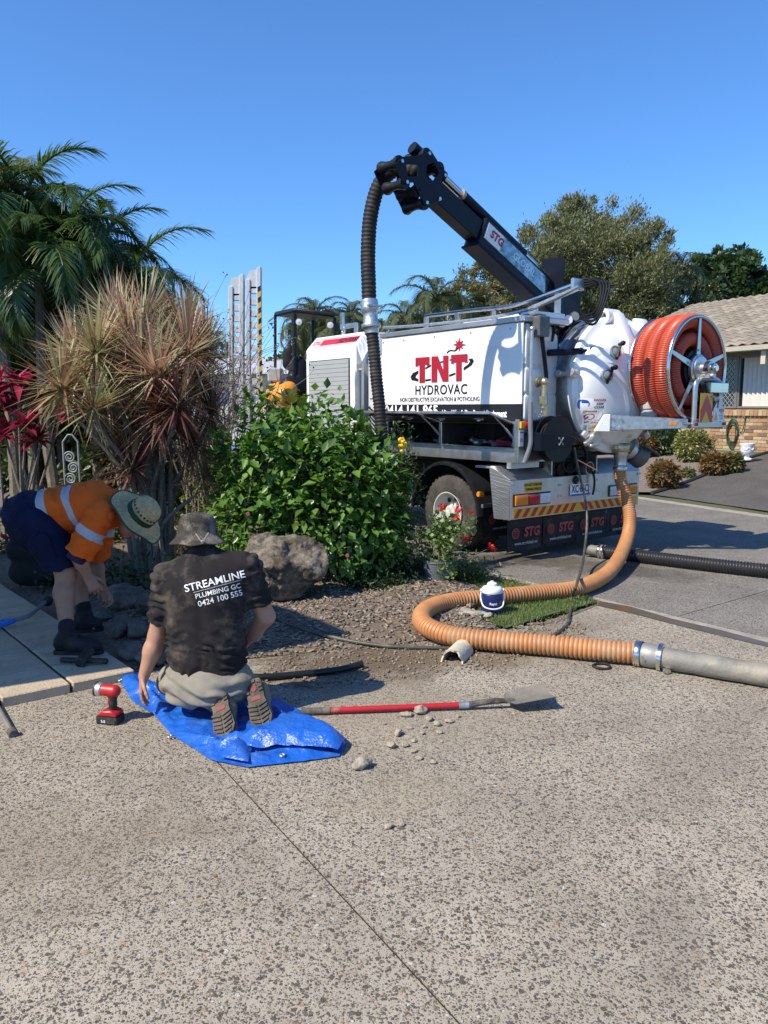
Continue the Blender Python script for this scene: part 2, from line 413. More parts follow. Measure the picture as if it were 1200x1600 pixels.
def aggregate_mat(name, matrix, scale, pebble_ramp, cover=0.62, tint=(1, 1, 1), dirt_spots=(), wet=()):
    """concrete with exposed pebbles; stains are given as ellipses (x, y, rx, ry, strength, colour)"""
    m = bpy.data.materials.new(name); N, L, P = nodes_of(m)
    tc = N.new('ShaderNodeTexCoord')
    ns = N.new('ShaderNodeTexNoise'); ns.inputs['Scale'].default_value = scale * 0.9; ns.inputs['Detail'].default_value = 2
    L.new(tc.outputs['Object'], ns.inputs['Vector'])
    dv = N.new('ShaderNodeVectorMath'); dv.operation = 'MULTIPLY_ADD'; dv.inputs[1].default_value = (0.012, 0.012, 0.0)
    L.new(ns.outputs['Color'], dv.inputs[0]); L.new(tc.outputs['Object'], dv.inputs[2])
    def vor(sc):
        v = N.new('ShaderNodeTexVoronoi'); v.inputs['Scale'].default_value = sc; v.inputs['Randomness'].default_value = 1.0; L.new(dv.outputs[0], v.inputs['Vector']); return v
    def sep(c): s = N.new('ShaderNodeSeparateColor'); L.new(c, s.inputs[0]); return s
    def mth(op, a, b=None, v=None):
        n = N.new('ShaderNodeMath'); n.operation = op; L.new(a, n.inputs[0])
        if b is not None: L.new(b, n.inputs[1])
        elif v is not None: n.inputs[1].default_value = v
        return n.outputs[0]
    base = None
    rp0 = N.new('ShaderNodeValToRGB'); big = N.new('ShaderNodeTexNoise'); big.inputs['Scale'].default_value = 1.3; big.inputs['Detail'].default_value = 7; big.inputs['Roughness'].default_value = 0.62
    L.new(tc.outputs['Object'], big.inputs['Vector']); L.new(big.outputs['Fac'], rp0.inputs['Fac'])
    rp0.color_ramp.elements[0].position = 0.3; rp0.color_ramp.elements[0].color = (*[c * 0.70 for c in matrix], 1)
    rp0.color_ramp.elements[1].position = 0.7; rp0.color_ramp.elements[1].color = (*[min(1, c * 1.12) for c in matrix], 1)
    fine = N.new('ShaderNodeTexNoise'); fine.inputs['Scale'].default_value = scale * 3; fine.inputs['Detail'].default_value = 3; L.new(tc.outputs['Object'], fine.inputs['Vector'])
    fr = N.new('ShaderNodeMapRange'); fr.inputs['To Min'].default_value = 0.72; fr.inputs['To Max'].default_value = 1.28; L.new(fine.outputs['Fac'], fr.inputs['Value'])
    mul = N.new('ShaderNodeMix'); mul.data_type = 'RGBA'; mul.blend_type = 'MULTIPLY'; mul.inputs['Factor'].default_value = 1
    L.new(rp0.outputs['Color'], mul.inputs['A']); L.new(fr.outputs['Result'], mul.inputs['B']); col = mul.outputs['Result']; hgt = None
    for sc, cv in ((scale * 2.1, cover * 0.8), (scale * 1.35, cover * 0.75), (scale * 0.8, cover * 0.42)):
        v = vor(sc); s = sep(v.outputs['Color'])
        size = N.new('ShaderNodeMapRange'); size.inputs['To Min'].default_value = 0.22; size.inputs['To Max'].default_value = 0.60; L.new(s.outputs[1], size.inputs['Value'])
        d = mth('SUBTRACT', size.outputs['Result'], v.outputs['Distance'])
        mk = N.new('ShaderNodeMapRange'); mk.inputs['From Min'].default_value = 0.0; mk.inputs['From Max'].default_value = 0.08; L.new(d, mk.inputs['Value'])
        on = mth('LESS_THAN', s.outputs[0], v=cv); mask = mth('MULTIPLY', mk.outputs['Result'], on)
        rp = N.new('ShaderNodeValToRGB'); rp.color_ramp.interpolation = 'CONSTANT'; e = rp.color_ramp.elements
        for i, (pos, c) in enumerate(pebble_ramp):
            el = e[i] if i < 2 else e.new(pos)
            el.position = pos; el.color = (*[q * t for q, t in zip(c, tint)], 1)
        L.new(s.outputs[2], rp.inputs['Fac'])
        mx = N.new('ShaderNodeMix'); mx.data_type = 'RGBA'; L.new(mask, mx.inputs['Factor']); L.new(col, mx.inputs['A']); L.new(rp.outputs['Color'], mx.inputs['B']); col = mx.outputs['Result']
        hgt = mask if hgt is None else mth('ADD', hgt, mask)
    rough = None
    sx = N.new('ShaderNodeSeparateXYZ'); L.new(tc.outputs['Object'], sx.inputs[0])
    stain_n = N.new('ShaderNodeTexNoise'); stain_n.inputs['Scale'].default_value = 3.2; stain_n.inputs['Detail'].default_value = 9; stain_n.inputs['Roughness'].default_value = 0.68
    L.new(tc.outputs['Object'], stain_n.inputs['Vector'])
    for (cx, cy, rx, ry, st, c, ang) in dirt_spots:
        mp = N.new('ShaderNodeMapping'); mp.vector_type = 'TEXTURE'; mp.inputs['Location'].default_value = (cx, cy, 0); mp.inputs['Rotation'].default_value = (0, 0, ang); mp.inputs['Scale'].default_value = (rx, ry, 1000)
        L.new(tc.outputs['Object'], mp.inputs['Vector']); ln = N.new('ShaderNodeVectorMath'); ln.operation = 'LENGTH'; L.new(mp.outputs[0], ln.inputs[0])
        a = N.new('ShaderNodeMapRange'); a.inputs['From Min'].default_value = 0.25; a.inputs['From Max'].default_value = 1.25; a.inputs['To Min'].default_value = 1.0; a.inputs['To Max'].default_value = 0.0; L.new(ln.outputs['Value'], a.inputs['Value'])
        n2 = mth('ADD', a.outputs['Result'], mth('MULTIPLY', mth('SUBTRACT', stain_n.outputs['Fac'], v=0.5), v=2.2))
        b = N.new('ShaderNodeMapRange'); b.inputs['From Min'].default_value = 0.35; b.inputs['From Max'].default_value = 0.85; b.inputs['To Max'].default_value = st; L.new(n2, b.inputs['Value'])
        mx = N.new('ShaderNodeMix'); mx.data_type = 'RGBA'; L.new(b.outputs['Result'], mx.inputs['Factor']); L.new(col, mx.inputs['A']); mx.inputs['B'].default_value = (*c, 1); col = mx.outputs['Result']
    L.new(col, P.inputs['Base Color']); P.inputs['Roughness'].default_value = 0.85; P.inputs['Specular IOR Level'].default_value = 0.3
    hb = mth('ADD', hgt, mth('MULTIPLY', fine.outputs['Fac'], v=0.6))
    bp = N.new('ShaderNodeBump'); bp.inputs['Strength'].default_value = 0.85; bp.inputs['Distance'].default_value = 0.006; L.new(hb, bp.inputs['Height']); L.new(bp.outputs['Normal'], P.inputs['Normal'])
    return m

PEB = [(0.0, (0.105, 0.085, 0.065)), (0.22, (0.165, 0.13, 0.095)), (0.42, (0.07, 0.064, 0.058)), (0.55, (0.21, 0.17, 0.12)), (0.70, (0.125, 0.112, 0.098)), (0.84, (0.32, 0.26, 0.18)), (0.968, (0.50, 0.47, 0.41)), (0.988, (0.40, 0.27, 0.13))]
M_drive = aggregate_mat('exposed aggregate concrete', (0.395, 0.345, 0.272), 78, PEB, 0.85,
    dirt_spots=[(-0.1, 4.72, 1.15, 0.5, 0.92, (0.13, 0.095, 0.06), 0.25), (0.75, 4.95, 0.95, 0.4, 0.7, (0.17, 0.13, 0.085), 0.35), (0.12, 3.85, 0.75, 0.6, 0.6, (0.31, 0.26, 0.19), 0.0),
                (1.35, 5.45, 0.7, 0.22, 0.5, (0.22, 0.18, 0.13), 0.35), (0.1, 3.05, 0.4, 0.3, 0.5, (0.30, 0.255, 0.18), 0.3), (-1.3, 2.6, 1.1, 0.6, 0.45, (0.20, 0.16, 0.11), 0.5), (1.5, 3.4, 1.2, 0.25, 0.35, (0.17, 0.14, 0.105), 0.9), (0.9, 2.2, 0.5, 0.16, 0.35, (0.15, 0.125, 0.10), 1.2)])
M_road = aggregate_mat('road aggregate concrete', (0.265, 0.245, 0.215), 85, PEB, 0.75, tint=(0.72, 0.74, 0.76),
    dirt_spots=[(2.1, 7.7, 1.6, 0.5, 0.75, (0.085, 0.075, 0.06), -0.6), (1.2, 8.0, 0.8, 0.5, 0.8, (0.075, 0.065, 0.055), 0.2)])
M_neigh = aggregate_mat('dark pebble driveway', (0.13, 0.12, 0.11), 70, PEB, 0.7, tint=(0.6, 0.6, 0.62))
M_kerb = mat('pale kerb concrete', (0.32, 0.285, 0.235), 0.85, vary=0.25, scale=9, bump=0.4, bscale=120, dirt=(0.24, 0.20, 0.15), dscale=4, dcut=(0.48, 0.66))
M_soil = mat('bare soil', (0.115, 0.08, 0.052), 0.95, vary=0.35, scale=5, bump=0.8, bscale=45, dirt=(0.19, 0.145, 0.10), dscale=2.2)
M_turf = mat('short turf', (0.06, 0.085, 0.025), 0.95, vary=0.35, scale=14, bump=0.8, bscale=90)
M_wet = mat('muddy water film', (0.10, 0.072, 0.042), 0.22, vary=0.25, scale=4, spec=0.35)
M_far = mat('far lawn', (0.075, 0.085, 0.035), 0.95, vary=0.3, scale=0.4, bump=0.3, bscale=6)

# base ground sheet to the horizon
def ground_z(x, y):
    r = math.hypot(x + 0.8, y - 7.0)
    return float(terrain(x, y)) - 0.025 - 0.45 * max(0.0, 1 - (r / 4.2) ** 2)
xs = np.unique(np.concatenate([np.linspace(-1500, -40, 9), np.linspace(-40, -14, 8), np.arange(-14, 26.1, 1.0), np.linspace(26, 60, 8), np.linspace(60, 1500, 9)]))
ys = np.unique(np.concatenate([np.linspace(-1500, -20, 8), np.linspace(-20, -4, 5), np.arange(-4, 34.1, 1.0), np.linspace(34, 80, 8), np.linspace(80, 1500, 9)]))
gv = [(x, y, ground_z(x, y)) for y in ys for x in xs]; nx = len(xs)
gf = np.array([(j * nx + i, j * nx + i + 1, (j + 1) * nx + i + 1, (j + 1) * nx + i) for j in range(len(ys) - 1) for i in range(nx - 1)])
tag(link_mesh('ground', mesh_np('ground', gv, gf, smooth=True), M_far), kind='structure')

# outline of the front garden and its neighbours, in metres
G_corner = on_ground(212, 1046)[:2]
DRV = [tuple(G_corner), (-1.05, 4.72), (-0.45, 4.92), (0.2, 5.12), (0.75, 5.42), (1.30, 5.62), tuple(on_ground(935, 945)[:2])]   # garden edge along the driveway
KX = -0.62                                                     # gutter line in street coordinates
def sxy(a, b): p = street(a, b); return (p[0], p[1])
def kerb_pt(b): return sxy(KX, b)
tip = np.array(DRV[-1]); tip_b = float(np.dot(np.append(tip, 0) - TRUCK_O, U))
# driveway: two slabs with an open joint between them
driveway = tag(bpy.data.objects.new('driveway', None), kind='structure'); COL.objects.link(driveway)
J0 = np.array([-0.72, 3.26]); JD = np.array([-0.538, 0.843]); JN = np.array([0.843, 0.538])
def jpt(t, off): q = J0 + JD * t + JN * off; return (q[0], q[1])
PATH_A, PATH_B = on_ground(212, 1046, 0.06)[:2], on_ground(0, 1090, 0.06)[:2]
pd = (PATH_B - PATH_A) / np.linalg.norm(PATH_B - PATH_A)
path_far = tuple(PATH_A + pd * 4.0)
def flat0(x, y): return 0.0
slabR = [jpt(-6, 0.0045), sxy(KX - 0.004, -12), sxy(KX - 0.004, tip_b), DRV[5], DRV[4], DRV[3], DRV[2], jpt(1.52, 0.0045)]
slabL = [jpt(-6, -0.0045), jpt(1.50, -0.0045), DRV[1], DRV[0], path_far, (-8, 1.0), (-8, -4)]
for k, poly in enumerate((slabL, slabR)):
    patch('slab', poly, 50, flat0, M_drive, driveway, thick=0.09)
M_jnt = mat('dark joint dirt', (0.03, 0.024, 0.018), 0.95)
patch('joint_filler', [jpt(-6, -0.02), jpt(1.52, -0.02), jpt(1.52, 0.02), jpt(-6, 0.02)], 50, lambda x, y: -0.006, M_jnt, driveway)
# gutter strip and road slabs
gutter = patch('gutter', [sxy(KX, -12), sxy(KX + 0.20, -12), sxy(KX + 0.20, 22), sxy(KX, 22)], 50, lambda x, y: -0.004, M_kerb, thick=0.08)
tag(gutter, kind='structure')
water = patch('gutter_water', [sxy(KX - 0.02 + o, b) for b, o in ((-3.2, 0), (-2.4, -0.02), (-1.9, 0.0), (-1.4, -0.03), (-1.05, -0.01))] +
              [sxy(KX + o, b) for b, o in ((-1.05, 0.05), (-1.35, 0.13), (-1.55, 0.10), (-1.8, 0.15), (-2.2, 0.09), (-2.6, 0.10), (-3.2, 0.05))], 50, lambda x, y: 0.004, M_wet)
tag(water, kind='structure')
road = tag(bpy.data.objects.new('road', None), kind='structure'); COL.objects.link(road)
RW = KX + 0.204
def far_kerb(b):                                               # street x of the far kerb line at street y = b
    p0 = street(0, b); den = V[0] * KERB_N[0] + V[1] * KERB_N[1]
    return ((KERB_P[0] - p0[0]) * KERB_N[0] + (KERB_P[1] - p0[1]) * KERB_N[1]) / den
jb = float(np.dot(on_ground(1034, 970) - TRUCK_O, U)); joints = [jb - 9, jb - 4.5, jb, jb + 4.5, jb + 9, jb + 13.5, jb + 18]
for b0, b1 in zip(joints[:-1], joints[1:]):
    patch('road_slab', [sxy(RW, b0 + 0.004), sxy(far_kerb(b0), b0 + 0.004), sxy(far_kerb(b1), b1 - 0.004), sxy(RW, b1 - 0.004)], 50, flat0, M_road, road, thick=0.09)
patch('road_bed', [sxy(RW, joints[0]), sxy(far_kerb(joints[0]), joints[0]), sxy(far_kerb(joints[-1]), joints[-1]), sxy(RW, joints[-1])], 50, lambda x, y: -0.014, M_soil, road)
def kp(t, s): q = KERB_P + np.array([-KERB_N[1], KERB_N[0]]) * t + KERB_N * s; return (q[0], q[1])
tag(patch('far_kerb', [kp(-10, 0.004), kp(-10, 0.22), kp(12, 0.22), kp(12, 0.004)], 0.5, lambda x, y: float(terrain(x, y)) + 0.006, M_kerb, thick=0.1), kind='structure')
e0, e1 = on_terrain(1028, 770)[:2], on_terrain(1183, 713)[:2]
ed = (e1 - e0) / np.linalg.norm(e1 - e0); eA = tuple(e0 - ed * 0.25); eB = tuple(e1 + ed * 5)
tag(patch('neighbour_driveway', [kp(-10, 0.225), eA, tuple(e1), eB, (26, 24), (22, 4)], 0.6, lambda x, y: float(terrain(x, y)) + 0.004, M_neigh), kind='structure')

PAV_U = U[:2].copy(); ang = math.radians(3); PAV_U = np.array([PAV_U[0] * math.cos(ang) - PAV_U[1] * math.sin(ang), PAV_U[0] * math.sin(ang) + PAV_U[1] * math.cos(ang)])
PAV_V = pd                                                     # front edge direction, away to the left
# ---- front garden: mulch over soil, with the hole that is being dug
GARDEN = DRV[:] + [kerb_pt(tip_b + 0.02), kerb_pt(9.0), (-9.5, 16.0), (-12, 11.0), tuple(PATH_A + PAV_U * 5.22 + np.array([0.01, 0.0])), tuple(PATH_A + PAV_U * 0.05 + np.array([0.012, 0.0]))]
HOLE = np.array([-1.22, 4.98])
LAWN = [tuple(on_ground(790, 985)[:2]), tuple(on_ground(935, 943)[:2]), kerb_pt(tip_b + 0.5), kerb_pt(1.1), tuple(on_ground(640, 868)[:2]), tuple(on_ground(655, 905)[:2]), tuple(on_ground(745, 925)[:2]), tuple(on_ground(735, 962)[:2])]
def garden_z(x, y):
    d = edge_dist(GARDEN, x, y); k = min(1.0, d / 0.5)
    z = 0.004 + k * (0.07 + 0.05 * mnoise.fractal((x * 1.7, y * 1.7, 3.1), 1, 2, 3)) + k * 0.012 * mnoise.noise((x * 14, y * 14, 0))
    if d < 1e-6: z = 0.003
    h = math.hypot((x - HOLE[0]) / 0.36, (y - HOLE[1]) / 0.34)
    z -= 0.30 * max(0.0, 1 - h ** 3) if h < 1 else 0
    if inside(LAWN, x, y): z = -0.03
    return z
def mulch_mat():
    m = mat('bark mulch ground', (0.10, 0.072, 0.05), 0.95, vary=0.5, scale=38, bump=1.0, bscale=55, col2=(0.25, 0.20, 0.15), dirt=(0.15, 0.11, 0.075), dscale=2.5, dcut=(0.45, 0.6)); return m
M_mulch = mulch_mat()
tag(patch('garden_bed', GARDEN, 0.10, garden_z, M_mulch), kind='structure')
tag(patch('lawn', LAWN, 0.15, lambda x, y: 0.022 + 0.012 * mnoise.noise((x * 3, y * 3, 1)), M_turf), kind='structure')

# ---- paved path at the left: each paver a piece of its own
M_paver = mat('cream textured paver', (0.47, 0.375, 0.26), 0.85, vary=0.18, scale=5, bump=0.7, bscale=70, dirt=(0.10, 0.075, 0.055), dscale=7, dcut=(0.60, 0.70))
path = tag(bpy.data.objects.new('paved_path', None), kind='structure'); COL.objects.link(path)
path.location = (PATH_A[0], PATH_A[1], 0)
pu, pv = 0.40, 0.37
rg = random.Random(4)
pm = MB(); pm.box(0, 1, 0, 1, 0, 1)
paver_meshes = []
for k in range(4):
    b = MB(); a0 = PAV_V * 0.005 + PAV_U * 0.005; a1 = PAV_V * (pv - 0.011) + PAV_U * 0.005; a2 = PAV_V * (pv - 0.011) + PAV_U * (pu - 0.011); a3 = PAV_V * 0.005 + PAV_U * (pu - 0.011)
    b.prism([(*q, -0.05) for q in (a0, a1, a2, a3)], (0, 0, 0.108))
    o = b.build('paver', M_paver, path, bevel=0.006, sharp=25); paver_meshes.append(o.data); bpy.data.objects.remove(o)
for i in range(13):
    for j in range(8):
        o = link_mesh('paver', paver_meshes[(i * 3 + j) % 4], None, path)
        q = PAV_U * pu * i + PAV_V * pv * j
        o.location = (q[0], q[1], rg.uniform(-0.002, 0.003))
bed = [tuple(PATH_A + PAV_U * a_ + PAV_V * b_) for a_, b_ in ((0.03, 0.03), (pu * 13, 0.03), (pu * 13, pv * 8), (0.03, pv * 8))]
o = patch('path_base', [(p[0] - PATH_A[0], p[1] - PATH_A[1]) for p in bed], 50, lambda x, y: 0.046, M_jnt, path, thick=0.13)

# ---- neighbour's bed across the street
NB = [eA, tuple(e1), tuple(e1 + np.array([-1.6, 1.6])), (5.5, 22), (0.5, 22), kp(9, 0.225), tuple(np.array(eA) + np.array([-0.6, 0.25]))]
tag(patch('neighbour_bed', NB, 0.5, lambda x, y: float(terrain(x, y)) + 0.03 + 0.04 * mnoise.noise((x * 2, y * 2, 0)), mat('grey bark mulch', (0.13, 0.10, 0.08), 0.95, vary=0.4, scale=20, bump=0.9, bscale=40, col2=(0.27, 0.22, 0.18))), kind='structure')
eb = MB(); pts = [(*e, float(terrain(e[0], e[1])) + 0.03) for e in (np.array(eA) + ed * t for t in np.linspace(0, 6.2, 14))]
eb.tube(pts, 0.035, 6); tag(eb.build('bed_edging', mat('dark edging', (0.03, 0.028, 0.025), 0.8)), 'dark plastic edging along the neighbour\'s garden bed', 'edging')
# ================================================================== THE VACUUM TRUCK (built in its own axes: x to its right, y forward, z up)
def plate_mat(name, col=(0.55, 0.56, 0.57), rough=0.38, k=95.0):
    """aluminium tread plate: raised diamonds in two directions"""
    m = bpy.data.materials.new(name); N, L, P = nodes_of(m)
    tc = N.new('ShaderNodeTexCoord'); s = N.new('ShaderNodeSeparateXYZ'); L.new(tc.outputs['Object'], s.inputs[0])
    def mt(op, a, b):
        n = N.new('ShaderNodeMath'); n.operation = op
        for i, q in enumerate((a, b)):
            if isinstance(q, (int, float)): n.inputs[i].default_value = q
            else: L.new(q, n.inputs[i])
        return n.outputs[0]
    u = mt('ADD', s.outputs[0], mt('MULTIPLY', s.outputs[1], 0.83)); w = mt('ADD', s.outputs[2], mt('MULTIPLY', s.outputs[1], 0.55))
    a = mt('SINE', mt('MULTIPLY', mt('ADD', u, w), k), 0); b = mt('SINE', mt('MULTIPLY', mt('SUBTRACT', u, w), k * 2.3), 0)
    h = mt('MAXIMUM', mt('SUBTRACT', mt('MULTIPLY', a, b), 0.25), 0.0)
    bp = N.new('ShaderNodeBump'); bp.inputs['Strength'].default_value = 0.45; bp.inputs['Distance'].default_value = 0.004; L.new(h, bp.inputs['Height']); L.new(bp.outputs['Normal'], P.inputs['Normal'])
    nz = N.new('ShaderNodeTexNoise'); nz.inputs['Scale'].default_value = 4; nz.inputs['Detail'].default_value = 8; L.new(tc.outputs['Object'], nz.inputs['Vector'])
    mr = N.new('ShaderNodeMapRange'); mr.inputs['To Min'].default_value = rough - 0.1; mr.inputs['To Max'].default_value = rough + 0.22; L.new(nz.outputs['Fac'], mr.inputs['Value']); L.new(mr.outputs['Result'], P.inputs['Roughness'])
    P.inputs['Base Color'].default_value = (*col, 1); P.inputs['Metallic'].default_value = 0.9
    return m
M_white = mat('white truck paint', (0.80, 0.80, 0.79), 0.28, vary=0.03, scale=2, coat=0.3, dirt=(0.60, 0.58, 0.53), dscale=2.6, dcut=(0.54, 0.8))
M_poly = mat('white polyethylene tank', (0.66, 0.68, 0.67), 0.42, vary=0.06, scale=3)
M_tread = plate_mat('tread plate')
M_alu = mat('brushed aluminium', (0.56, 0.565, 0.57), 0.36, 0.92, vary=0.12, scale=7, rvary=0.12, dirt=(0.33, 0.31, 0.28), dscale=5, dcut=(0.55, 0.75))
M_galv = mat('galvanised steel', (0.50, 0.52, 0.53), 0.42, 0.85, vary=0.2, scale=26, rvary=0.15)
M_steel = mat('polished stainless', (0.62, 0.61, 0.59), 0.2, 1.0, vary=0.08, scale=9, rvary=0.1)
M_blk = mat('satin black paint', (0.010, 0.011, 0.013), 0.45, vary=0.3, scale=8, rvary=0.12, spec=0.28)
M_navy = mat('black navy boom paint', (0.006, 0.008, 0.016), 0.42, vary=0.2, scale=3, spec=0.22)
M_rub = mat('black rubber', (0.017, 0.016, 0.016), 0.65, spec=0.3, vary=0.25, scale=20, dirt=(0.075, 0.065, 0.055), dscale=5, dcut=(0.52, 0.75))
M_tyre = mat('worn tyre rubber', (0.04, 0.037, 0.034), 0.85, vary=0.3, scale=14, bump=0.5, bscale=70, dirt=(0.10, 0.085, 0.07), dscale=4, dcut=(0.45, 0.7))
M_rim = mat('white steel wheel', (0.60, 0.59, 0.56), 0.45, vary=0.1, scale=6, dirt=(0.28, 0.24, 0.19), dscale=9, dcut=(0.5, 0.7))
M_grey = mat('grey louvre panel', (0.34, 0.36, 0.37), 0.5, vary=0.05)
M_red = mat('maroon print', (0.36, 0.012, 0.03), 0.45, vary=0.05)
M_ink = mat('black print', (0.01, 0.01, 0.012), 0.4, vary=0.05)
M_wht = mat('white print', (0.8, 0.8, 0.8), 0.45, vary=0.02)
M_rfl_r = mat('red reflective', (0.50, 0.02, 0.03), 0.3, vary=0.08, scale=20); M_rfl_y = mat('yellow reflective', (0.72, 0.42, 0.02), 0.3, vary=0.08, scale=20)
M_amber = mat('amber lens', (0.75, 0.22, 0.01), 0.15, vary=0.05); M_lens_r = mat('red lens', (0.45, 0.01, 0.015), 0.12, vary=0.05); M_lens_w = mat('clear lens', (0.62, 0.63, 0.65), 0.12, vary=0.15, scale=30)
M_logo_r = mat('red flap print', (0.42, 0.06, 0.05), 0.7, vary=0.2, scale=20, dirt=(0.08, 0.04, 0.035), dscale=9, dcut=(0.5, 0.7)); M_logo_w = mat('faded white print', (0.45, 0.44, 0.42), 0.7, vary=0.15)
M_glass = mat('grey glass', (0.20, 0.21, 0.20), 0.06, vary=0.1, spec=0.8)
M_brass = mat('brass', (0.50, 0.42, 0.27), 0.35, 0.85, vary=0.15, scale=20)
M_blue = mat('blue safety blue', (0.02, 0.10, 0.45), 0.4)
M_hred = mat('red ribbed hose', (0.50, 0.072, 0.03), 0.36, vary=0.14, scale=5); M_hred2 = mat('red hose web', (0.17, 0.024, 0.014), 0.5, vary=0.15)
M_silver = mat('cast alloy', (0.55, 0.54, 0.52), 0.4, 0.8, vary=0.15, scale=18, dirt=(0.25, 0.22, 0.18), dscale=8, dcut=(0.5, 0.75))

truck = thing('vacuum_truck', TRUCK_O, 'white hydro vacuum truck with raised black boom and red hose reel', 'truck', rz=AZ)
SP, RP = street_side, street_rear
X0, X1 = 0.0, 2.2

# ---- chassis, axle, wheels
m = MB()
for x in (0.72, 1.42): m.box(x - 0.04, x + 0.04, 0.12, 4.3, 0.72, 0.95)
for y in (0.2, 1.0, 2.4, 3.6): m.box(0.68, 1.46, y - 0.05, y + 0.05, 0.76, 0.90)
m.cyl((0.3, 1.0, 0.425), (1.9, 1.0, 0.425), 0.08, 12); m.sphere((1.1, 1.0, 0.425), 0.2)
m.cyl((0.3, 3.5, 0.425), (1.9, 3.5, 0.425), 0.07, 12)
m.box(0.62, 1.55, 0.15, 4.2, 0.955, 1.045)
m.build('chassis', M_blk, truck, bevel=0.01)
def wheel(x, y, sgn, R=0.43, W=0.25):
    t = MB()
    prof = [(0.235, -W / 2 + 0.01), (0.29, -W / 2 - 0.0), (R - 0.06, -W / 2 - 0.005), (R - 0.015, -W / 2 + 0.02), (R, -W / 2 + 0.05), (R, W / 2 - 0.05), (R - 0.015, W / 2 - 0.02), (R - 0.06, W / 2 + 0.005), (0.29, W / 2), (0.235, W / 2 - 0.01)]
    t.lathe(prof, (x, y, R), (sgn, 0, 0), 40, up=(0, 0, 1), close=False)
    for k in range(40):                                           # tread lugs
        a = 2 * math.pi * k / 40; r0, r1 = R - 0.004, R + 0.008
        for s in (-1, 1):
            c = np.array([0, math.cos(a), math.sin(a)]); tg = np.array([0, -math.sin(a), math.cos(a)]); xx = np.array([1.0, 0, 0])
            b = np.array([x, y, R]); w0, w1 = (0.03 if s > 0 else -W / 2 + 0.035), (W / 2 - 0.035 if s > 0 else -0.03)
            vs = [b + c * r + xx * w + tg * d for r in (r0, r1) for (w, d) in ((w0, -0.016), (w1, -0.016), (w1, 0.016), (w0, 0.016))]
            t.add(vs, [(3, 2, 1, 0), (4, 5, 6, 7), (0, 1, 5, 4), (1, 2, 6, 5), (2, 3, 7, 6), (3, 0, 4, 7)])
    w_ = t.build('wheel', M_tyre, truck, sharp=40)
    r = MB(); s = W / 2
    r.lathe([(0.236, s + 0.012), (0.226, s + 0.012), (0.218, s - 0.01), (0.205, s - 0.05), (0.18, s - 0.10), (0.13, s - 0.115), (0.08, s - 0.10), (0.078, s - 0.03), (0.05, s - 0.015), (0.001, s - 0.012)], (x, y, R), (sgn, 0, 0), 32, up=(0, 0, 1), close=False)
    rim = r.build('rim', M_rim, w_, sharp=50)
    for k in range(8):
        a = 2 * math.pi * k / 8 + 0.2; h = MB(); c = (x + sgn * (s - 0.098), y + 0.152 * math.cos(a), R + 0.152 * math.sin(a))
        h.cyl(c, (c[0] + sgn * 0.004, c[1], c[2]), 0.028, 12); h.build('hand_hole', M_ink, rim)
    for k in range(8):
        a = 2 * math.pi * (k + 0.5) / 8 + 0.2; c = (x + sgn * (s - 0.105), y + 0.105 * math.cos(a), R + 0.105 * math.sin(a)); nb = MB(); nb.cyl(c, (c[0] + sgn * 0.03, c[1], c[2]), 0.014, 6); nb.build('wheel_nut', M_galv, rim)
for x, s in ((0.17, -1), (0.46, -1), (1.74, 1), (2.03, 1)): wheel(x, 1.0, s)
for x, s in ((0.17, -1), (2.03, 1)): wheel(x, 3.5, s)
for yc in (1.0, 3.5):
    for x0, x1 in ((-0.03, 0.62), (1.58, 2.23)):
        m = MB(); A = [math.radians(a) for a in np.linspace(2, 178, 19)]; vs = []; fs = []
        for a in A:
            for (x, r) in ((x0, 0.545), (x0, 0.57), (x0 + 0.03, 0.585), (x1, 0.585), (x1, 0.57), (x0 + 0.03, 0.57)):
                vs.append((x, yc + r * math.cos(a), 0.43 + r * math.sin(a)))
        for i in range(len(A) - 1):
            for j in range(6): k = (j + 1) % 6; fs.append((i * 6 + j, i * 6 + k, (i + 1) * 6 + k, (i + 1) * 6 + j))
        fs += [tuple(range(6)), tuple((len(A) - 1) * 6 + j for j in range(5, -1, -1))]
        m.add(vs, fs); m.build('mudguard', M_blk, truck, sharp=40)
m = MB(); m.cyl((-0.02, 0.38, 0.70), (0.6, 0.38, 0.70), 0.022, 10); m.cyl((-0.02, 1.66, 0.70), (0.6, 1.66, 0.70), 0.022, 10); m.build('mudguard_stay', M_blk, truck)
for y in (0.38, 1.66):
    m = MB(); m.cyl((-0.09, y, 0.70), (-0.02, y, 0.70), 0.03, 12); m.build('marker_lamp', M_amber, truck, bevel=0.006)

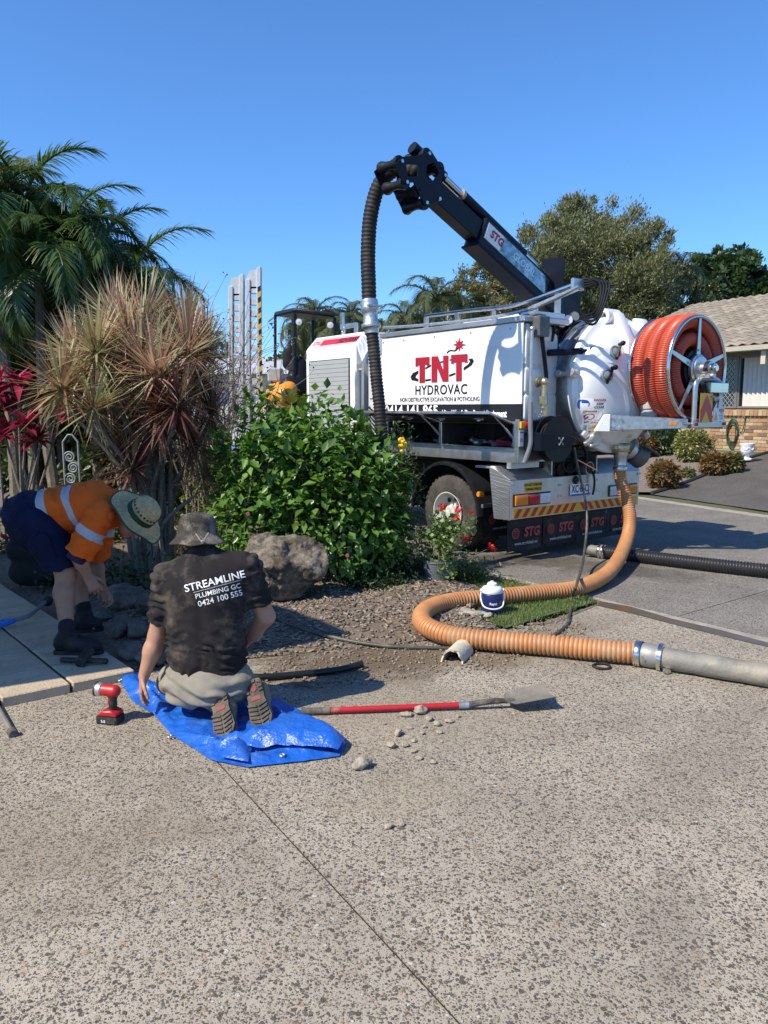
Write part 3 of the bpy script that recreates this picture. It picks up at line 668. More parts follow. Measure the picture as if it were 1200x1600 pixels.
# ---- rear bumper: sheet face with wings, tread-plate slopes and the pipe rack between them
m = MB()
m.box(X0, X1, 0, 0.03, 0.46, 0.87); m.box(X0, X1, 0.03, 0.2, 0.46, 0.475)
m.build('bumper', M_alu, truck, bevel=0.004)
m = MB()
m.prism([(0.002, 0.002, 0.46), (0.002, 0.002, 0.868), (-0.11, 0.16, 0.995), (-0.11, 0.20, 0.995), (-0.03, 0.20, 0.46)], (0.012, 0.008, 0)); m.build('bumper_wing', M_tread, truck)
m = MB()
m.prism([(X1 - 0.002, 0.002, 0.46), (X1 - 0.002, 0.002, 0.868), (X1 + 0.09, 0.16, 0.995), (X1 + 0.09, 0.20, 0.995), (X1 + 0.03, 0.20, 0.46)], (-0.012, 0.008, 0)); m.build('bumper_wing', M_tread, truck)
for x0, x1, xi in ((-0.005, 0.66, -0.10), (1.43, 2.205, 1.36)):
    m = MB(); xr = x1 - 0.10 if x0 < 0.5 else x1 + 0.08
    m.prism([(x0, 0.004, 0.872), (x1, 0.004, 0.872), (xr, 0.19, 1.0), (xi, 0.19, 1.0)], (0, 0.006, 0.008)); m.build('tread_step', M_tread, truck)
    m = MB(); m.box(min(xi, xr), max(xi, xr), 0.19, 0.42, 0.985, 1.005); m.build('tread_shelf', M_tread, truck, bevel=0.003)
m = MB(); m.box(0.67, 1.42, 0.30, 0.32, 0.72, 1.06); m.box(0.655, 0.672, 0.03, 0.42, 0.70, 1.08); m.box(1.418, 1.435, 0.03, 0.42, 0.70, 1.08); m.box(0.66, 1.43, 0.03, 0.42, 0.69, 0.705)
m.build('pipe_rack', M_alu, truck, bevel=0.003)
for x in (0.76, 0.92, 1.08, 1.24):
    m = MB(); m.tube([(x, 0.12, 0.93), (x, 0.297, 0.93)], 0.07, 18); m.build('tube_holder', M_ink, truck)
m = MB(); m.lathe([(0.062, 0), (0.075, 0.0), (0.075, 0.2), (0.062, 0.2), (0.062, 0.0)], (1.24, -0.02, 0.94), (0, 1, 0), 20, close=False); m.build('pipe_end', M_galv, truck)
# lights, strip, plate and stickers on the bumper face
def lamp_cluster(cols, corners):
    x0, x1, z0, z1 = corners; n = len(cols)
    ws = [0.36, 0.32, 0.32] if n == 3 else [1.0 / n] * n; x = x0
    b = MB(); b.box(x0 - 0.008, x1 + 0.008, -0.012, 0.002, z0 - 0.008, z1 + 0.008); hb = b.build('tail_lamp', M_ink, truck, bevel=0.004)
    for c, w in zip(cols, ws):
        l = MB(); l.box(x + 0.004, x + (x1 - x0) * w - 0.004, -0.028, -0.010, z0 + 0.004, z1 - 0.004); l.build('lens', c, hb, bevel=0.008, seg=2); x += (x1 - x0) * w
lamp_cluster([M_amber, M_lens_r, M_lens_w], (0.05, 0.60, 0.60, 0.715))
lamp_cluster([M_lens_w, M_lens_r, M_amber], (1.62, 2.14, 0.60, 0.715))
m = MB(); m.box(0.045, 2.165, -0.004, 0.001, 0.472, 0.570); strip = m.build('hazard_strip', M_rfl_y, truck)
n_st = 17
for k in range(n_st):
    x = 0.05 + k * 0.1245; d = 0.07 if k < 9 else -0.07
    if k == 8: continue
    xa, xb = x, x + 0.062
    q = [(xa, 0.476), (xb, 0.476), (xb + d, 0.566), (xa + d, 0.566)]
    q = [(min(max(a, 0.048), 2.16), b) for a, b in q]
    m = MB(); m.prism([(a, -0.004, b) for a, b in q], (0, -0.002, 0)); m.build('stripe', M_rfl_r, strip, smooth=False)
pl0, pl1 = RP(889, 783, 0)[0], RP(921, 765, 0)[0]
m = MB(); m.box(pl0, pl1, -0.012, -0.006, 0.64, 0.775); npl = m.build('number_plate', M_wht, truck, bevel=0.004)
m = MB(); m.box(pl0 + 0.004, pl1 - 0.004, -0.0135, -0.012, 0.644, 0.664); m.build('plate_band', M_blue, npl)
letter('plate_lettering', 'XC·86CJ', M_ink, npl, ((pl0 + pl1) / 2, -0.012, 0.718), (1, 0, 0), (0, 0, 1), 0.115, 0.002, sx=0.72)
m = MB(); m.box(0.21, 0.47, -0.003, 0.0005, 0.735, 0.835); stk = m.build('warning_sticker', M_rfl_y, truck)
letter('sticker_lettering', 'DO NOT OVERTAKE', M_ink, stk, (0.34, -0.003, 0.808), (1, 0, 0), (0, 0, 1), 0.036, 0.0012, sx=0.80)
letter('sticker_lettering', 'TURNING VEHICLE', M_ink, stk, (0.34, -0.003, 0.762), (1, 0, 0), (0, 0, 1), 0.036, 0.0012, sx=0.80)
m = MB()
for x, z in ((0.75, 0.78), (0.75, 0.66), (1.36, 0.80), (1.36, 0.68), (0.03, 0.83), (2.17, 0.83)): m.cyl((x, -0.008, z), (x, 0.0, z), 0.016, 10); m.cyl((x + 0.04, -0.008, z), (x + 0.04, 0, z), 0.012, 10)
m.build('bolts', M_galv, truck)
m = MB(); m.tube(spline([(1.29, -0.02, 0.90), (1.285, -0.05, 0.82), (1.30, -0.04, 0.72), (1.29, -0.03, 0.64)], 0.02), 0.012, 8); m.build('breakaway_cable', M_blk, truck)
m = MB(); m.lathe([(0.001, -0.03), (0.03, -0.028), (0.045, -0.01), (0.045, 0.0)], (1.02, 0, 0.82), (0, 1, 0), 14); m.build('plate_lamp', M_blk, truck)
# mud flaps with the maker's print
def globe(c, r, xd, yd, par, mt, lift=0.003):
    x = np.array(xd, float); y = np.array(yd, float); n = np.cross(x, y); c = np.array(c, float) + n * lift; m = MB()
    def band(pts, w):
        pts = np.array(pts); t = np.gradient(pts, axis=0); t /= np.maximum(np.linalg.norm(t, axis=1), 1e-6)[:, None]; s = np.stack([-t[:, 1], t[:, 0]], 1) * w / 2
        vs = [c + p[0] * x + p[1] * y for p in np.concatenate([pts + s, pts - s])]; k = len(pts); m.add(vs, [(i, i + 1, k + i + 1, k + i) for i in range(k - 1)])
    t = np.linspace(0, 2 * math.pi, 25); band(np.stack([r * np.cos(t), r * np.sin(t)], 1), r * 0.2)
    band(np.stack([r * 0.5 * np.cos(t), r * np.sin(t)], 1), r * 0.13)
    band([(0, -r), (0, r)], r * 0.14)
    for h in (-0.45, 0.0, 0.45): w = math.sqrt(1 - h * h) * r; band([(-w, h * r), (w, h * r)], r * 0.14)
    m.build('globe_emblem', mt, par, smooth=False)
def flap(x0, x1, y, z0, z1, sc=1.0):
    m = MB(); n = 8; vs = []; fs = []
    for i in range(n + 1):
        for j in range(7):
            u = i / n; w = j / 6; yy = y + 0.012 * math.sin(w * 3 + x0 * 5) * (1 - w) + 0.006 * math.sin(u * 7 + x0)
            vs.append((x0 + (x1 - x0) * u, yy, z0 + (z1 - z0) * w + (0.004 * math.sin(u * 9 + x0 * 3) if j == 0 else 0)))
    for i in range(n):
        for j in range(6): a = i * 7 + j; fs.append((a, a + 7, a + 8, a + 1))
    k = len(vs); vs += [(a, b + 0.008, c) for a, b, c in vs]; fs += [tuple(q + k for q in f[::-1]) for f in fs]
    m.add(vs, fs); f_ = m.build('mud_flap', M_rub, truck)
    xc, w, zt = (x0 + x1) / 2, (x1 - x0), z1
    globe((x0 + 0.2 * w, y - 0.012, zt - 0.15 * sc), 0.052 * sc, (1, 0, 0), (0, 0, 1), f_, M_logo_r)
    letter('flap_lettering', 'STG', M_logo_r, f_, (x0 + 0.66 * w, y - 0.012, zt - 0.15 * sc), (1, 0, 0), (0, 0, 1), 0.135 * sc, 0.006, sx=0.98, shear=0.12)
    letter('flap_lettering', 'www.stgglobal.net', M_logo_w, f_, (xc, y - 0.012, zt - 0.26 * sc), (1, 0, 0), (0, 0, 1), 0.048 * sc, 0.001, sx=1.0)
for k in range(4): flap(0.005 + k * 0.55, 0.545 + k * 0.55, 0.035, 0.115, 0.457)
flap(0.02, 0.60, 0.40, 0.22, 0.56, 0.95)
m = MB(); m.box(-0.01, 0.62, 0.385, 0.415, 0.545, 0.585); m.build('flap_hanger', M_alu, truck, bevel=0.004)

# ---- left side: tool locker with its two raised doors
LZ0, LZ1, LY0, LY1 = 1.05, 1.47, -0.06, 2.10
m = MB()
m.box(0.0, 0.55, LY0, LY1, LZ0, LZ0 + 0.03); m.box(0.0, 0.02, LY0, LY1, LZ0 + 0.03, 1.185); m.box(-0.012, 0.0, LY0 - 0.01, LY1, 1.185, 1.205)
m.box(0.0, 0.55, LY0, LY1, LZ1 - 0.02, LZ1)
for y in (LY0, 1.07, LY1 - 0.05): m.box(0.0, 0.04, y, y + 0.05, 1.205, LZ1 - 0.02)

m.build('tool_locker', M_alu, truck, bevel=0.004)
m = MB(); m.box(0.06, 0.525, LY0 + 0.03, LY1 - 0.03, LZ0 + 0.04, 1.195); m.box(0.52, 0.54, LY0, LY1, LZ0 + 0.03, LZ1 - 0.02); m.box(0.041, 0.52, LY0, LY0 + 0.02, LZ0 + 0.032, LZ1 - 0.022); m.box(0.041, 0.52, LY1 - 0.02, LY1, LZ0 + 0.032, LZ1 - 0.022); m.box(0.041, 0.515, 1.085, 1.105, 1.2, LZ1 - 0.022); m.build('locker_lining', mat('dark locker lining', (0.06, 0.06, 0.062), 0.5, vary=0.2), truck)
for y0, y1 in ((-0.03, 1.05), (1.09, 2.07)):
    m = MB(); hx, hz, fx, fz = -0.004, LZ1 - 0.012, -0.36, 1.572
    m.prism([(hx, y0, hz), (fx, y0, fz), (fx - 0.005, y0, fz - 0.03), (fx + 0.02, y0, fz - 0.028), (hx, y0, hz - 0.018)], (0, y1 - y0, 0))
    d = m.build('locker_door', M_alu, truck, bevel=0.003)
    pn = MB(); q = 0.05; pn.prism([(-0.05, y0 + q, 1.462), (-0.32, y0 + q, 1.530), (-0.32, y1 - q, 1.530), (-0.05, y1 - q, 1.462)], (-0.004, 0, -0.012)); pn.build('door_lining', M_blk, d)
    for yy in (y0 + 0.28, y1 - 0.22):
        l = MB(); l.bar((-0.22, yy - 0.05, 1.500), (-0.22, yy + 0.05, 1.506), 0.05, 0.03); l.cyl((-0.22, yy, 1.515), (-0.22, yy, 1.47), 0.022, 10); l.bar((-0.24, yy - 0.07, 1.49), (-0.18, yy + 0.07, 1.485), 0.018, 0.016); l.build('latch', M_galv, d)
    st = MB(); st.cyl((0.012, y0 + 0.025, 1.30), (-0.10, y0 + 0.025, 1.40), 0.012, 8); st.cyl((-0.10, y0 + 0.025, 1.40), (-0.26, y0 + 0.025, 1.52), 0.007, 8); st.build('gas_strut', M_galv, d)
# contents of the locker
rl = random.Random(12)
M_cont = [mat('blue plastic', (0.02, 0.09, 0.42), 0.4), mat('red rag', (0.38, 0.03, 0.05), 0.8), mat('pink strap', (0.42, 0.14, 0.16), 0.8), M_blk, M_silver, mat('pale rag', (0.45, 0.42, 0.38), 0.9)]
for name, y, x, s, mi, lab in (('tool_case', 1.20, 0.24, 0.15, 0, 'blue plastic case lying in the truck\'s open tool locker'), ('nozzle', 0.82, 0.20, 0.14, 3, 'black spray gun lying in the truck\'s open tool locker'),
                          ('rag', 0.42, 0.18, 0.13, 2, 'pink rag heap in the truck\'s open tool locker'), ('strap', 0.24, 0.2, 0.13, 1, 'red ratchet strap bunched in the truck\'s open tool locker'),
                          ('spanner', 0.62, 0.17, 0.12, 4, 'silver fitting lying in the truck\'s open tool locker'), ('cloth', 1.34, 0.2, 0.10, 5, 'pale cloth beside the blue case in the open locker'),
                          ('pouch', 1.62, 0.22, 0.14, 3, 'black pouch in the front half of the open tool locker'), ('lever', 0.08, 0.2, 0.11, 5, 'pale folded cloth at the rear end of the open locker')):
    f = Field((-s, -s, -0.02), (s, s, s), s / 16)
    for k in range(5): f.ell((rl.uniform(-.5, .5) * s, rl.uniform(-.5, .5) * s, rl.uniform(.1, .45) * s), np.array([rl.uniform(.2, .45), rl.uniform(.2, .45), rl.uniform(.12, .3)]) * s, 0.02)
    if name in ('nozzle', 'spanner', 'strap'): f.cone((-0.1, -0.09, 0.03), (0.05, 0.1, 0.06), 0.016, 0.02, 0.01); f.cone((0.05, 0.1, 0.06), (0.1, 0.02, 0.10), 0.015, 0.012, 0.01)
    f.plane((0, 0, 0.002), (0, 0, -1))
    o = link_mesh(name, f.mesh(name, wrinkle=lambda v, n: 0.006 * vnoise(v, 30, y)), M_cont[mi])
    q = street(x, y, 1.197); o.location = q; o.rotation_euler = (0, 0, rl.uniform(0, 6)); tag(o, lab, name.replace('_', ' '), 'things in the open tool locker')

# ---- left water tank behind the white sign panel
PY1 = SP(597, 527, 0)[1]; PZT = 2.44
f = MB()
prof = [1.475, 1.50, 1.72, 1.745, 1.765, 1.99, 2.015, 2.035, 2.28, 2.30, 2.435]
ins = [0.02, 0.0, 0.0, 0.02, 0.0, 0.0, 0.02, 0.0, 0.0, 0.0, 0.03]
vs = []; fs = []
for z, i in zip(prof, ins):
    q = [(0.03 + i, -0.14 + i), (0.28 - i, -0.14 + i), (0.34 - i, -0.08 + i), (0.64 - i, -0.02), (0.64 - i, 2.2 - i), (0.03 + i, 2.2 - i)]
    vs += [(a, b, z) for a, b in q]
for i in range(len(prof) - 1):
    for j in range(6): k = (j + 1) % 6; fs.append((i * 6 + j, i * 6 + k, (i + 1) * 6 + k, (i + 1) * 6 + j))
fs += [tuple(range(5, -1, -1)), tuple((len(prof) - 1) * 6 + j for j in range(6))]
f.add(vs, fs); f.build('water_tank', M_poly, truck, bevel=0.014, seg=2, sharp=50)
m = MB(); m.box(0.0, 0.018, -0.12, PY1, 1.642, PZT); panel = m.build('sign_panel', M_white, truck, bevel=0.003)
m = MB(); m.box(0.001, 0.018, -0.12, PY1, LZ1 + 0.002, 1.640); band = m.build('sign_band', M_ink, truck)
m = MB()
for y in (0.05, 0.62, 1.2, 1.75, 2.15): m.cyl((-0.004, y, 2.39), (0.002, y, 2.39), 0.011, 8)
m.build('rivets', M_galv, panel)
XD, YD = (0, -1, 0), (0, 0, 1)                                     # the sign reads towards the truck's rear
def on_panel(px, py): q = SP(px, py, 0); return (0.0, q[1], q[2])
def panel_text(s, px0, px1, py, h, mt, par, bold, lift=0.003, spacing=1.0):
    a, b = on_panel(px0, py), on_panel(px1, py); v, f = text_shape(s, h, bold, spacing=spacing); w = v[:, 0].max() - v[:, 0].min(); sx = abs(a[1] - b[1]) / w
    letter('sign_lettering', s, mt, par, ((a[0] + b[0]) / 2, (a[1] + b[1]) / 2, (a[2] + b[2]) / 2), XD, YD, h, bold, sx=sx, lift=lift, spacing=spacing)
# TNT in heavy slab letters
def poly_part(name, pts, mt, par, lift):
    m = MB(); q = [np.array(on_panel(*p)) + np.array([-lift, 0, 0]) for p in pts]; m.prism(q, (0.002, 0, 0)); return m.build(name, mt, par, smooth=False)
def zp(x, y): return (470 + x / 3.077, 460 + y / 3.077)            # pixel read off an enlarged view of the sign
sw = [[(566, 366), (540, 378), (528, 396), (534, 412), (566, 419), (566, 407), (552, 400), (556, 388), (566, 380)],
      [(600, 352), (626, 337), (626, 346), (600, 360)], [(600, 409), (626, 405), (626, 414), (600, 418)], [(672, 323), (686, 319), (686, 326), (672, 330)],
      [(714, 386), (744, 376), (744, 385), (714, 396)], [(806, 310), (826, 308), (833, 320), (822, 340), (784, 366), (784, 352), (806, 336), (815, 322)], [(716, 312), (726, 311), (726, 317), (716, 319)]]
for s in sw: poly_part('sign_swoosh', [zp(*p) for p in s], M_ink, panel, 0.004)
def slab(pts): poly_part('sign_lettering', [zp(*p) for p in pts], M_red, panel, 0.006)
slab([(553, 305), (620, 300), (620, 342), (607, 343), (607, 338), (598, 338), (598, 424), (572, 426), (572, 340), (565, 341), (565, 346), (553, 347)])
slab([(630, 299), (660, 297), (686, 365), (686, 295), (711, 293), (711, 419), (684, 420), (657, 352), (657, 422), (630, 423)])
slab([(724, 291), (803, 286), (803, 328), (790, 329), (790, 324), (775, 325), (775, 416), (748, 418), (748, 327), (737, 328), (737, 334), (724, 334)])
star = []; cx, cy = 763, 242
for k in range(16):
    a = math.pi * k / 8 - math.pi / 2; r = (34 if k in (0, 4) else 31 if k % 4 == 0 else 28) if k % 2 == 0 else 13; star.append(zp(cx + r * math.cos(a), cy + r * math.sin(a) * 1.1))
poly_part('sign_star', star, M_red, panel, 0.006)
fuse = [(704, 282), (712, 272), (724, 268), (738, 271), (750, 266), (757, 256)]
m = MB(); m.tube([np.array(on_panel(*zp(*p))) + np.array([-0.004, 0, 0]) for p in fuse], 0.006, 6); m.build('sign_fuse', M_ink, panel)
panel_text('HYDROVAC', *[zp(x, 0)[0] for x in (551, 800)], zp(0, 461)[1], 0.150, M_ink, panel, 0.003, spacing=1.1)
panel_text('NON DESTRUCTIVE EXCAVATION & POTHOLING', *[zp(x, 0)[0] for x in (478, 860)], zp(0, 506)[1], 0.066, M_ink, panel, 0.0015)
panel_text('0414 141 865', *[zp(x, 0)[0] for x in (405, 660)], zp(0, 560)[1], 0.16, M_wht, band, 0.004)
panel_text('Hire, Wet & Dry Rental Equipment', *[zp(x, 0)[0] for x in (680, 990)], zp(0, 574)[1], 0.10, M_wht, band, 0.003)
# top ledge, front frame corner, pipe work at the back of the tank
m = MB(); m.box(-0.02, 0.66, -0.15, PY1 + 0.02, 2.446, 2.50); m.build('top_ledge', M_tread, truck, bevel=0.006)
m = MB()
m.tube(spline([(0.12, -0.165, 2.36), (0.06, -0.185, 2.37), (0.05, -0.19, 2.33), (0.05, -0.19, 1.9), (0.055, -0.19, 1.63)], 0.04), 0.018, 10); m.sphere((0.06, -0.185, 2.37), 0.032); m.build('stand_pipe', M_alu, truck)
m = MB(); m.tube(spline([(0.055, -0.19, 1.66), (0.05, -0.20, 1.45), (0.06, -0.20, 1.25), (0.02, -0.16, 1.06)], 0.04), 0.024, 10); m.build('drain_hose', mat('grey hose', (0.17, 0.18, 0.20), 0.5), truck)
m = MB(); m.lathe([(0.055, 0), (0.055, 0.03), (0.035, 0.03), (0.035, 0.08)], (0.215, -0.14, 1.86), (0, -1, 0), 16); m.sphere((0.215, -0.225, 1.86), 0.045); m.cyl((0.215, -0.225, 1.86), (0.205, -0.225, 1.60), 0.033, 12); m.cyl((0.2, -0.225, 1.72), (0.2, -0.225, 1.64), 0.05, 6); m.bar((0.21, -0.26, 1.62), (0.20, -0.26, 1.52), 0.05, 0.03); m.build('outlet_valve', M_brass, truck)
m = MB()
for k in range(14):
    t = k / 13; c = np.array([0.06 + 0.15 * t, -0.23, 1.60 - 0.09 * math.sin(math.pi * t)]); m.tube([c + 0.012 * np.array([math.cos(a), 0.5 * (k % 2) * math.sin(a), math.sin(a)]) for a in np.linspace(0, 2 * math.pi, 8)[:-1]], 0.003, 5, closed=True)
m.build('chain', M_steel, truck)
m = MB(); m.box(0.02, 0.30, -0.05, 0.0, LZ0, 1.47); m.box(-0.01, 0.12, -0.10, -0.05, LZ0, 1.49); m.build('corner_post', M_alu, truck, bevel=0.004)
m = MB(); m.box(0.0, 0.10, -0.125, -0.10, 1.40, 1.47); bl = m.build('side_lamp', M_rfl_y, truck, bevel=0.004); l = MB(); l.lathe([(0.03, 0), (0.03, 0.02), (0.015, 0.03)], (0.075, -0.125, 1.435), (0, -1, 0), 14); l.build('lens', M_lens_r, bl)
m = MB(); m.box(0.0, 0.06, -0.104, -0.101, 1.22, 1.38); sl = m.build('safety_label', M_wht, truck); letter('label_lettering', 'DANGER', M_lens_r, sl, (0.03, -0.104, 1.36), (1, 0, 0), (0, 0, 1), 0.015, 0.001); letter('label_lettering', '≡', M_ink, sl, (0.03, -0.104, 1.28), (1, 0, 0), (0, 0, 1), 0.07)
m = MB(); m.box(0.0, 0.42, 0.0, 0.06, 0.99, 1.05); m.build('under_rail', M_tread, truck)
m = MB()
for x in (0.01, 0.055): m.cyl((x, -0.075, 1.10), (x, -0.05, 1.10), 0.018, 10)
m.build('cable_glands', M_blk, truck)

# ---- engine enclosure at the front of the body
EY0, EY1, EZ0, EZ1 = 2.72, SP(478, 545, 0)[1], 0.98, 2.40
m = MB()
m.prism([(0.0, EY0, EZ0), (2.15, EY0, EZ0), (2.15, EY0, 2.40), (1.98, EY0, 2.58), (0.17, EY0, 2.58), (0.0, EY0, EZ1)], (0, EY1 - EY0, 0)); eng = m.build('engine_enclosure', M_white, truck, bevel=0.015, seg=2)
gy0, gy1 = SP(547, 600, 0)[1], SP(484, 600, 0)[1]
m = MB(); m.box(-0.012, 0.004, gy0, gy1, 1.05, 2.245); m.build('panel_gasket', M_ink, eng)
for k in range(21):
    z = 1.06 + k * 0.056; b = MB(); b.prism([(-0.012, gy0 + 0.008, z), (-0.021, gy0 + 0.008, z + 0.002), (-0.018, gy0 + 0.008, z + 0.0545), (-0.012, gy0 + 0.008, z + 0.0545)], (0, gy1 - gy0 - 0.016, 0)); b.build('louvre', M_grey, eng)
# sloped cap with its maker's stripe
def cap(y, t): return (0.17 * t, y, 2.40 + 0.18 * t)
cx_ = np.array([0, -1, 0]); cy_ = np.array([0.17, 0, 0.18]); cy_ = cy_ / np.linalg.norm(cy_); cn = np.cross(cx_, cy_)
def cap_quad(name, y0, y1, t0, t1, mt, lift): m = MB(); m.prism([np.array(cap(y, t)) + cn * lift for y, t in ((y0, t0), (y1, t0), (y1, t1), (y0, t1))], cn * 0.002); return m.build(name, mt, eng, smooth=False)
cap_quad('maker_stripe', EY1 - 0.28, EY0 + 0.06, 0.25, 0.70, M_rfl_r, 0.001); cap_quad('maker_line', EY1 - 0.06, EY0 + 0.05, 0.16, 0.19, M_rfl_r, 0.001); cap_quad('maker_line', EY1 - 0.06, EY0 + 0.05, 0.76, 0.79, M_rfl_r, 0.001)
letter('maker_lettering', 'HDV3000', M_ink, eng, np.array(cap(EY0 + 0.30, 0.46)), cx_, cy_, 0.11, 0.002, lift=0.005, shear=0.15); letter('maker_lettering', 'STG', M_rfl_r, eng, np.array(cap(EY1 - 0.17, 0.46)), cx_, cy_, 0.10, 0.004, lift=0.003)
m = MB(); c = np.array([0.30, 3.45, 2.66]); m.tube([c + 0.05 * np.array([0.3 * math.cos(a), math.cos(a), math.sin(a)]) for a in np.linspace(0, 2 * math.pi, 14)[:-1]], 0.014, 8, closed=True); m.cyl((0.30, 3.45, 2.575), (0.30, 3.45, 2.615), 0.03, 10); m.build('lifting_eye', M_galv, truck)
m = MB(); m.box(0.0, 0.03, 2.60, 2.715, EZ0, 2.16); m.prism([(0.0, 2.60, 2.18), (0.0, 2.715, 2.40), (0.14, 2.715, 2.56), (0.14, 2.60, 2.40)], (0.03, -0.004, -0.01)); m.build('corner_guard', M_tread, truck)
m = MB(); m.tube(spline([(-0.002, 2.64, 2.08), (-0.06, 2.64, 2.05), (-0.06, 2.64, 1.75), (-0.06, 2.64, 1.52), (-0.002, 2.64, 1.48)], 0.03), 0.017, 10); m.build('grab_rail', M_galv, truck)
m = MB(); m.box(0.10, 2.1, 2.22, 2.60, 1.0, 2.25); m.box(0.085, 0.10, 2.26, 2.56, 1.72, 2.2); m.box(0.085, 0.10, 2.26, 2.56, 1.1, 1.66); m.build('cabinet', mat('pale grey cabinet', (0.55, 0.56, 0.56), 0.45, vary=0.06), truck, bevel=0.006)
m = MB()
for k in range(6): m.tube(spline([(0.09, 2.56, 1.62 - k * 0.05), (0.03, 2.48, 1.60 - k * 0.05), (0.04, 2.36, 1.55 - k * 0.06), (0.09, 2.26, 1.50 - k * 0.06)], 0.03), 0.011, 6)
m.build('hydraulic_lines', M_blk, truck)
m = MB(); m.box(0.6, 2.15, 1.2, 2.72, 1.05, 2.1); m.build('pump_housing', M_white, truck, bevel=0.02)

# ---- debris tank with its domed rear door
TC, TZ, TR, TY = 1.36, 1.85, 0.70, -0.20
m = MB(); m.lathe([(TR - 0.015, -0.02), (TR - 0.015, 1.25), (TR - 0.10, 1.36), (0.3, 1.42)], (TC, 0.02 + TY, TZ), (0, 1, 0), 56); m.build('debris_tank', M_galv, truck, sharp=30)
for y in (-0.15, 0.06, 0.12):
    m = MB(); m.lathe([(TR - 0.01, -0.014), (TR + 0.03, -0.014), (TR + 0.03, 0.014), (TR - 0.01, 0.014)], (TC, y, TZ), (0, 1, 0), 56, close=False); m.build('tank_ring', M_steel if y > 0 else M_galv, truck, sharp=30)
prof = [(TR + 0.035, 0.0), (TR + 0.04, 0.03), (TR + 0.03, 0.06), (TR - 0.02, 0.075), (TR - 0.035, 0.085)]
for a in np.linspace(0, 1, 12)[1:]: prof.append(((TR - 0.035) * math.cos(a * math.pi / 2) + 0.001, 0.085 + 0.25 * math.sin(a * math.pi / 2)))
m = MB(); m.lathe(prof, (TC, 0.03 + TY, TZ), (0, -1, 0), 64, close=False); door = m.build('tank_door', M_white, truck, sharp=45)
def dome(x, z, lift=0.0):                                           # point on the dome
    r2 = ((x - TC) ** 2 + (z - TZ) ** 2) / (TR - 0.035) ** 2; return np.array([x, 0.03 + TY - 0.085 - 0.25 * math.sqrt(max(0, 1 - r2)) - lift - (0.016 if lift > 0 else 0), z])
def on_dome(px, py):
    y = -0.35
    for _ in range(30): q = RP(px, py, y); y = 0.6 * y + 0.4 * dome(q[0], q[2])[1]
    return q[0], q[2]
def dome_n(x, z):
    e = 1e-3; a = dome(x + e, z) - dome(x - e, z); b = dome(x, z + e) - dome(x, z - e); n = np.cross(a, b); return n / np.linalg.norm(n)
# stiffening ribs pressed into the door, hinge arms
for pts, r in (([(0.86, 1.92), (1.02, 1.90), (1.16, 1.78), (1.24, 1.58), (1.28, 1.36)], 0.035), ([(1.72, 2.38), (1.70, 2.1), (1.66, 1.8), (1.62, 1.5)], 0.035)):
    m = MB(); m.tube(spline([dome(x, z, -0.008) for x, z in pts], 0.03), r, 10); m.build('door_rib', M_white, door, sharp=60)
m = MB(); m.prism([(1.18, -0.22, 2.62), (1.18, -0.34, 2.60), (1.18, -0.50, 2.30), (1.18, -0.51, 2.05), (1.18, -0.40, 2.05), (1.18, -0.25, 2.44)], (0.13, 0, 0)); m.build('hinge_arm', M_white, door, bevel=0.03, seg=2)
m = MB(); m.prism([(1.60, -0.22, 2.58), (1.60, -0.34, 2.56), (1.60, -0.50, 2.26), (1.60, -0.49, 2.05), (1.60, -0.38, 2.05), (1.60, -0.25, 2.40)], (0.13, 0, 0)); m.build('hinge_arm', M_white, door, bevel=0.03, seg=2)
m = MB(); m.lathe([(0.045, 0), (0.085, 0), (0.085, 0.22), (0.045, 0.22), (0.045, 0)], (1.10, -0.22, 2.56), (1, 0, 0), 20, close=False); m.build('hinge_barrel', M_white, door)
m = MB(); m.box(1.78, 2.16, 0.02, 0.75, 1.9, 2.50); m.build('filter_housing', M_white, truck, bevel=0.12, seg=4)
m = MB(); m.prism([(0.80, -0.30, 2.22), (1.02, -0.37, 2.26), (1.02, -0.42, 2.04), (0.78, -0.29, 2.06)], (0.0, -0.06, 0.0)); m.build('ram_bracket', M_white, door, bevel=0.02)
m = MB(); m.cyl((0.40, -0.10, 2.16), (0.76, -0.24, 2.185), 0.035, 14); m.cyl((0.76, -0.24, 2.185), (0.86, -0.29, 2.19), 0.02, 10); m.cyl((0.85, -0.33, 2.19), (0.85, -0.20, 2.19), 0.045, 14); m.build('door_ram', M_navy, truck)
m = MB(); m.cyl((0.85, -0.34, 2.19), (0.85, -0.33, 2.19), 0.02, 10); m.build('ram_pin', M_steel, truck)
def porthole(x, z):
    c = dome(x, z); n = -dome_n(x, z) if dome_n(x, z)[1] > 0 else dome_n(x, z)
    m = MB(); m.lathe([(0.07, 0.0), (0.07, 0.045), (0.055, 0.05), (0.05, 0.03)], c - n * 0.02, n, 20); r = m.build('porthole', M_silver, door)
    g = MB(); g.lathe([(0.052, 0.03), (0.045, 0.052), (0.025, 0.064), (0.001, 0.068)], c - n * 0.02, n, 18, close=False); g.build('glass', M_glass, r)
    a, b, _ = basis(n); h = MB(); h.bar(c + n * 0.045 - a * 0.02 - b * 0.085, c + n * 0.05 + a * 0.05 + b * 0.075, 0.022, 0.02); h.cyl(c + n * 0.03 + a * 0.05 + b * 0.075, c + n * 0.085 + a * 0.05 + b * 0.075, 0.02, 10); h.sphere(c + n * 0.09 + a * 0.05 + b * 0.075, 0.027); h.build('clamp', M_blk, r)
porthole(*on_dome(960, 551)); porthole(*on_dome(947, 587))
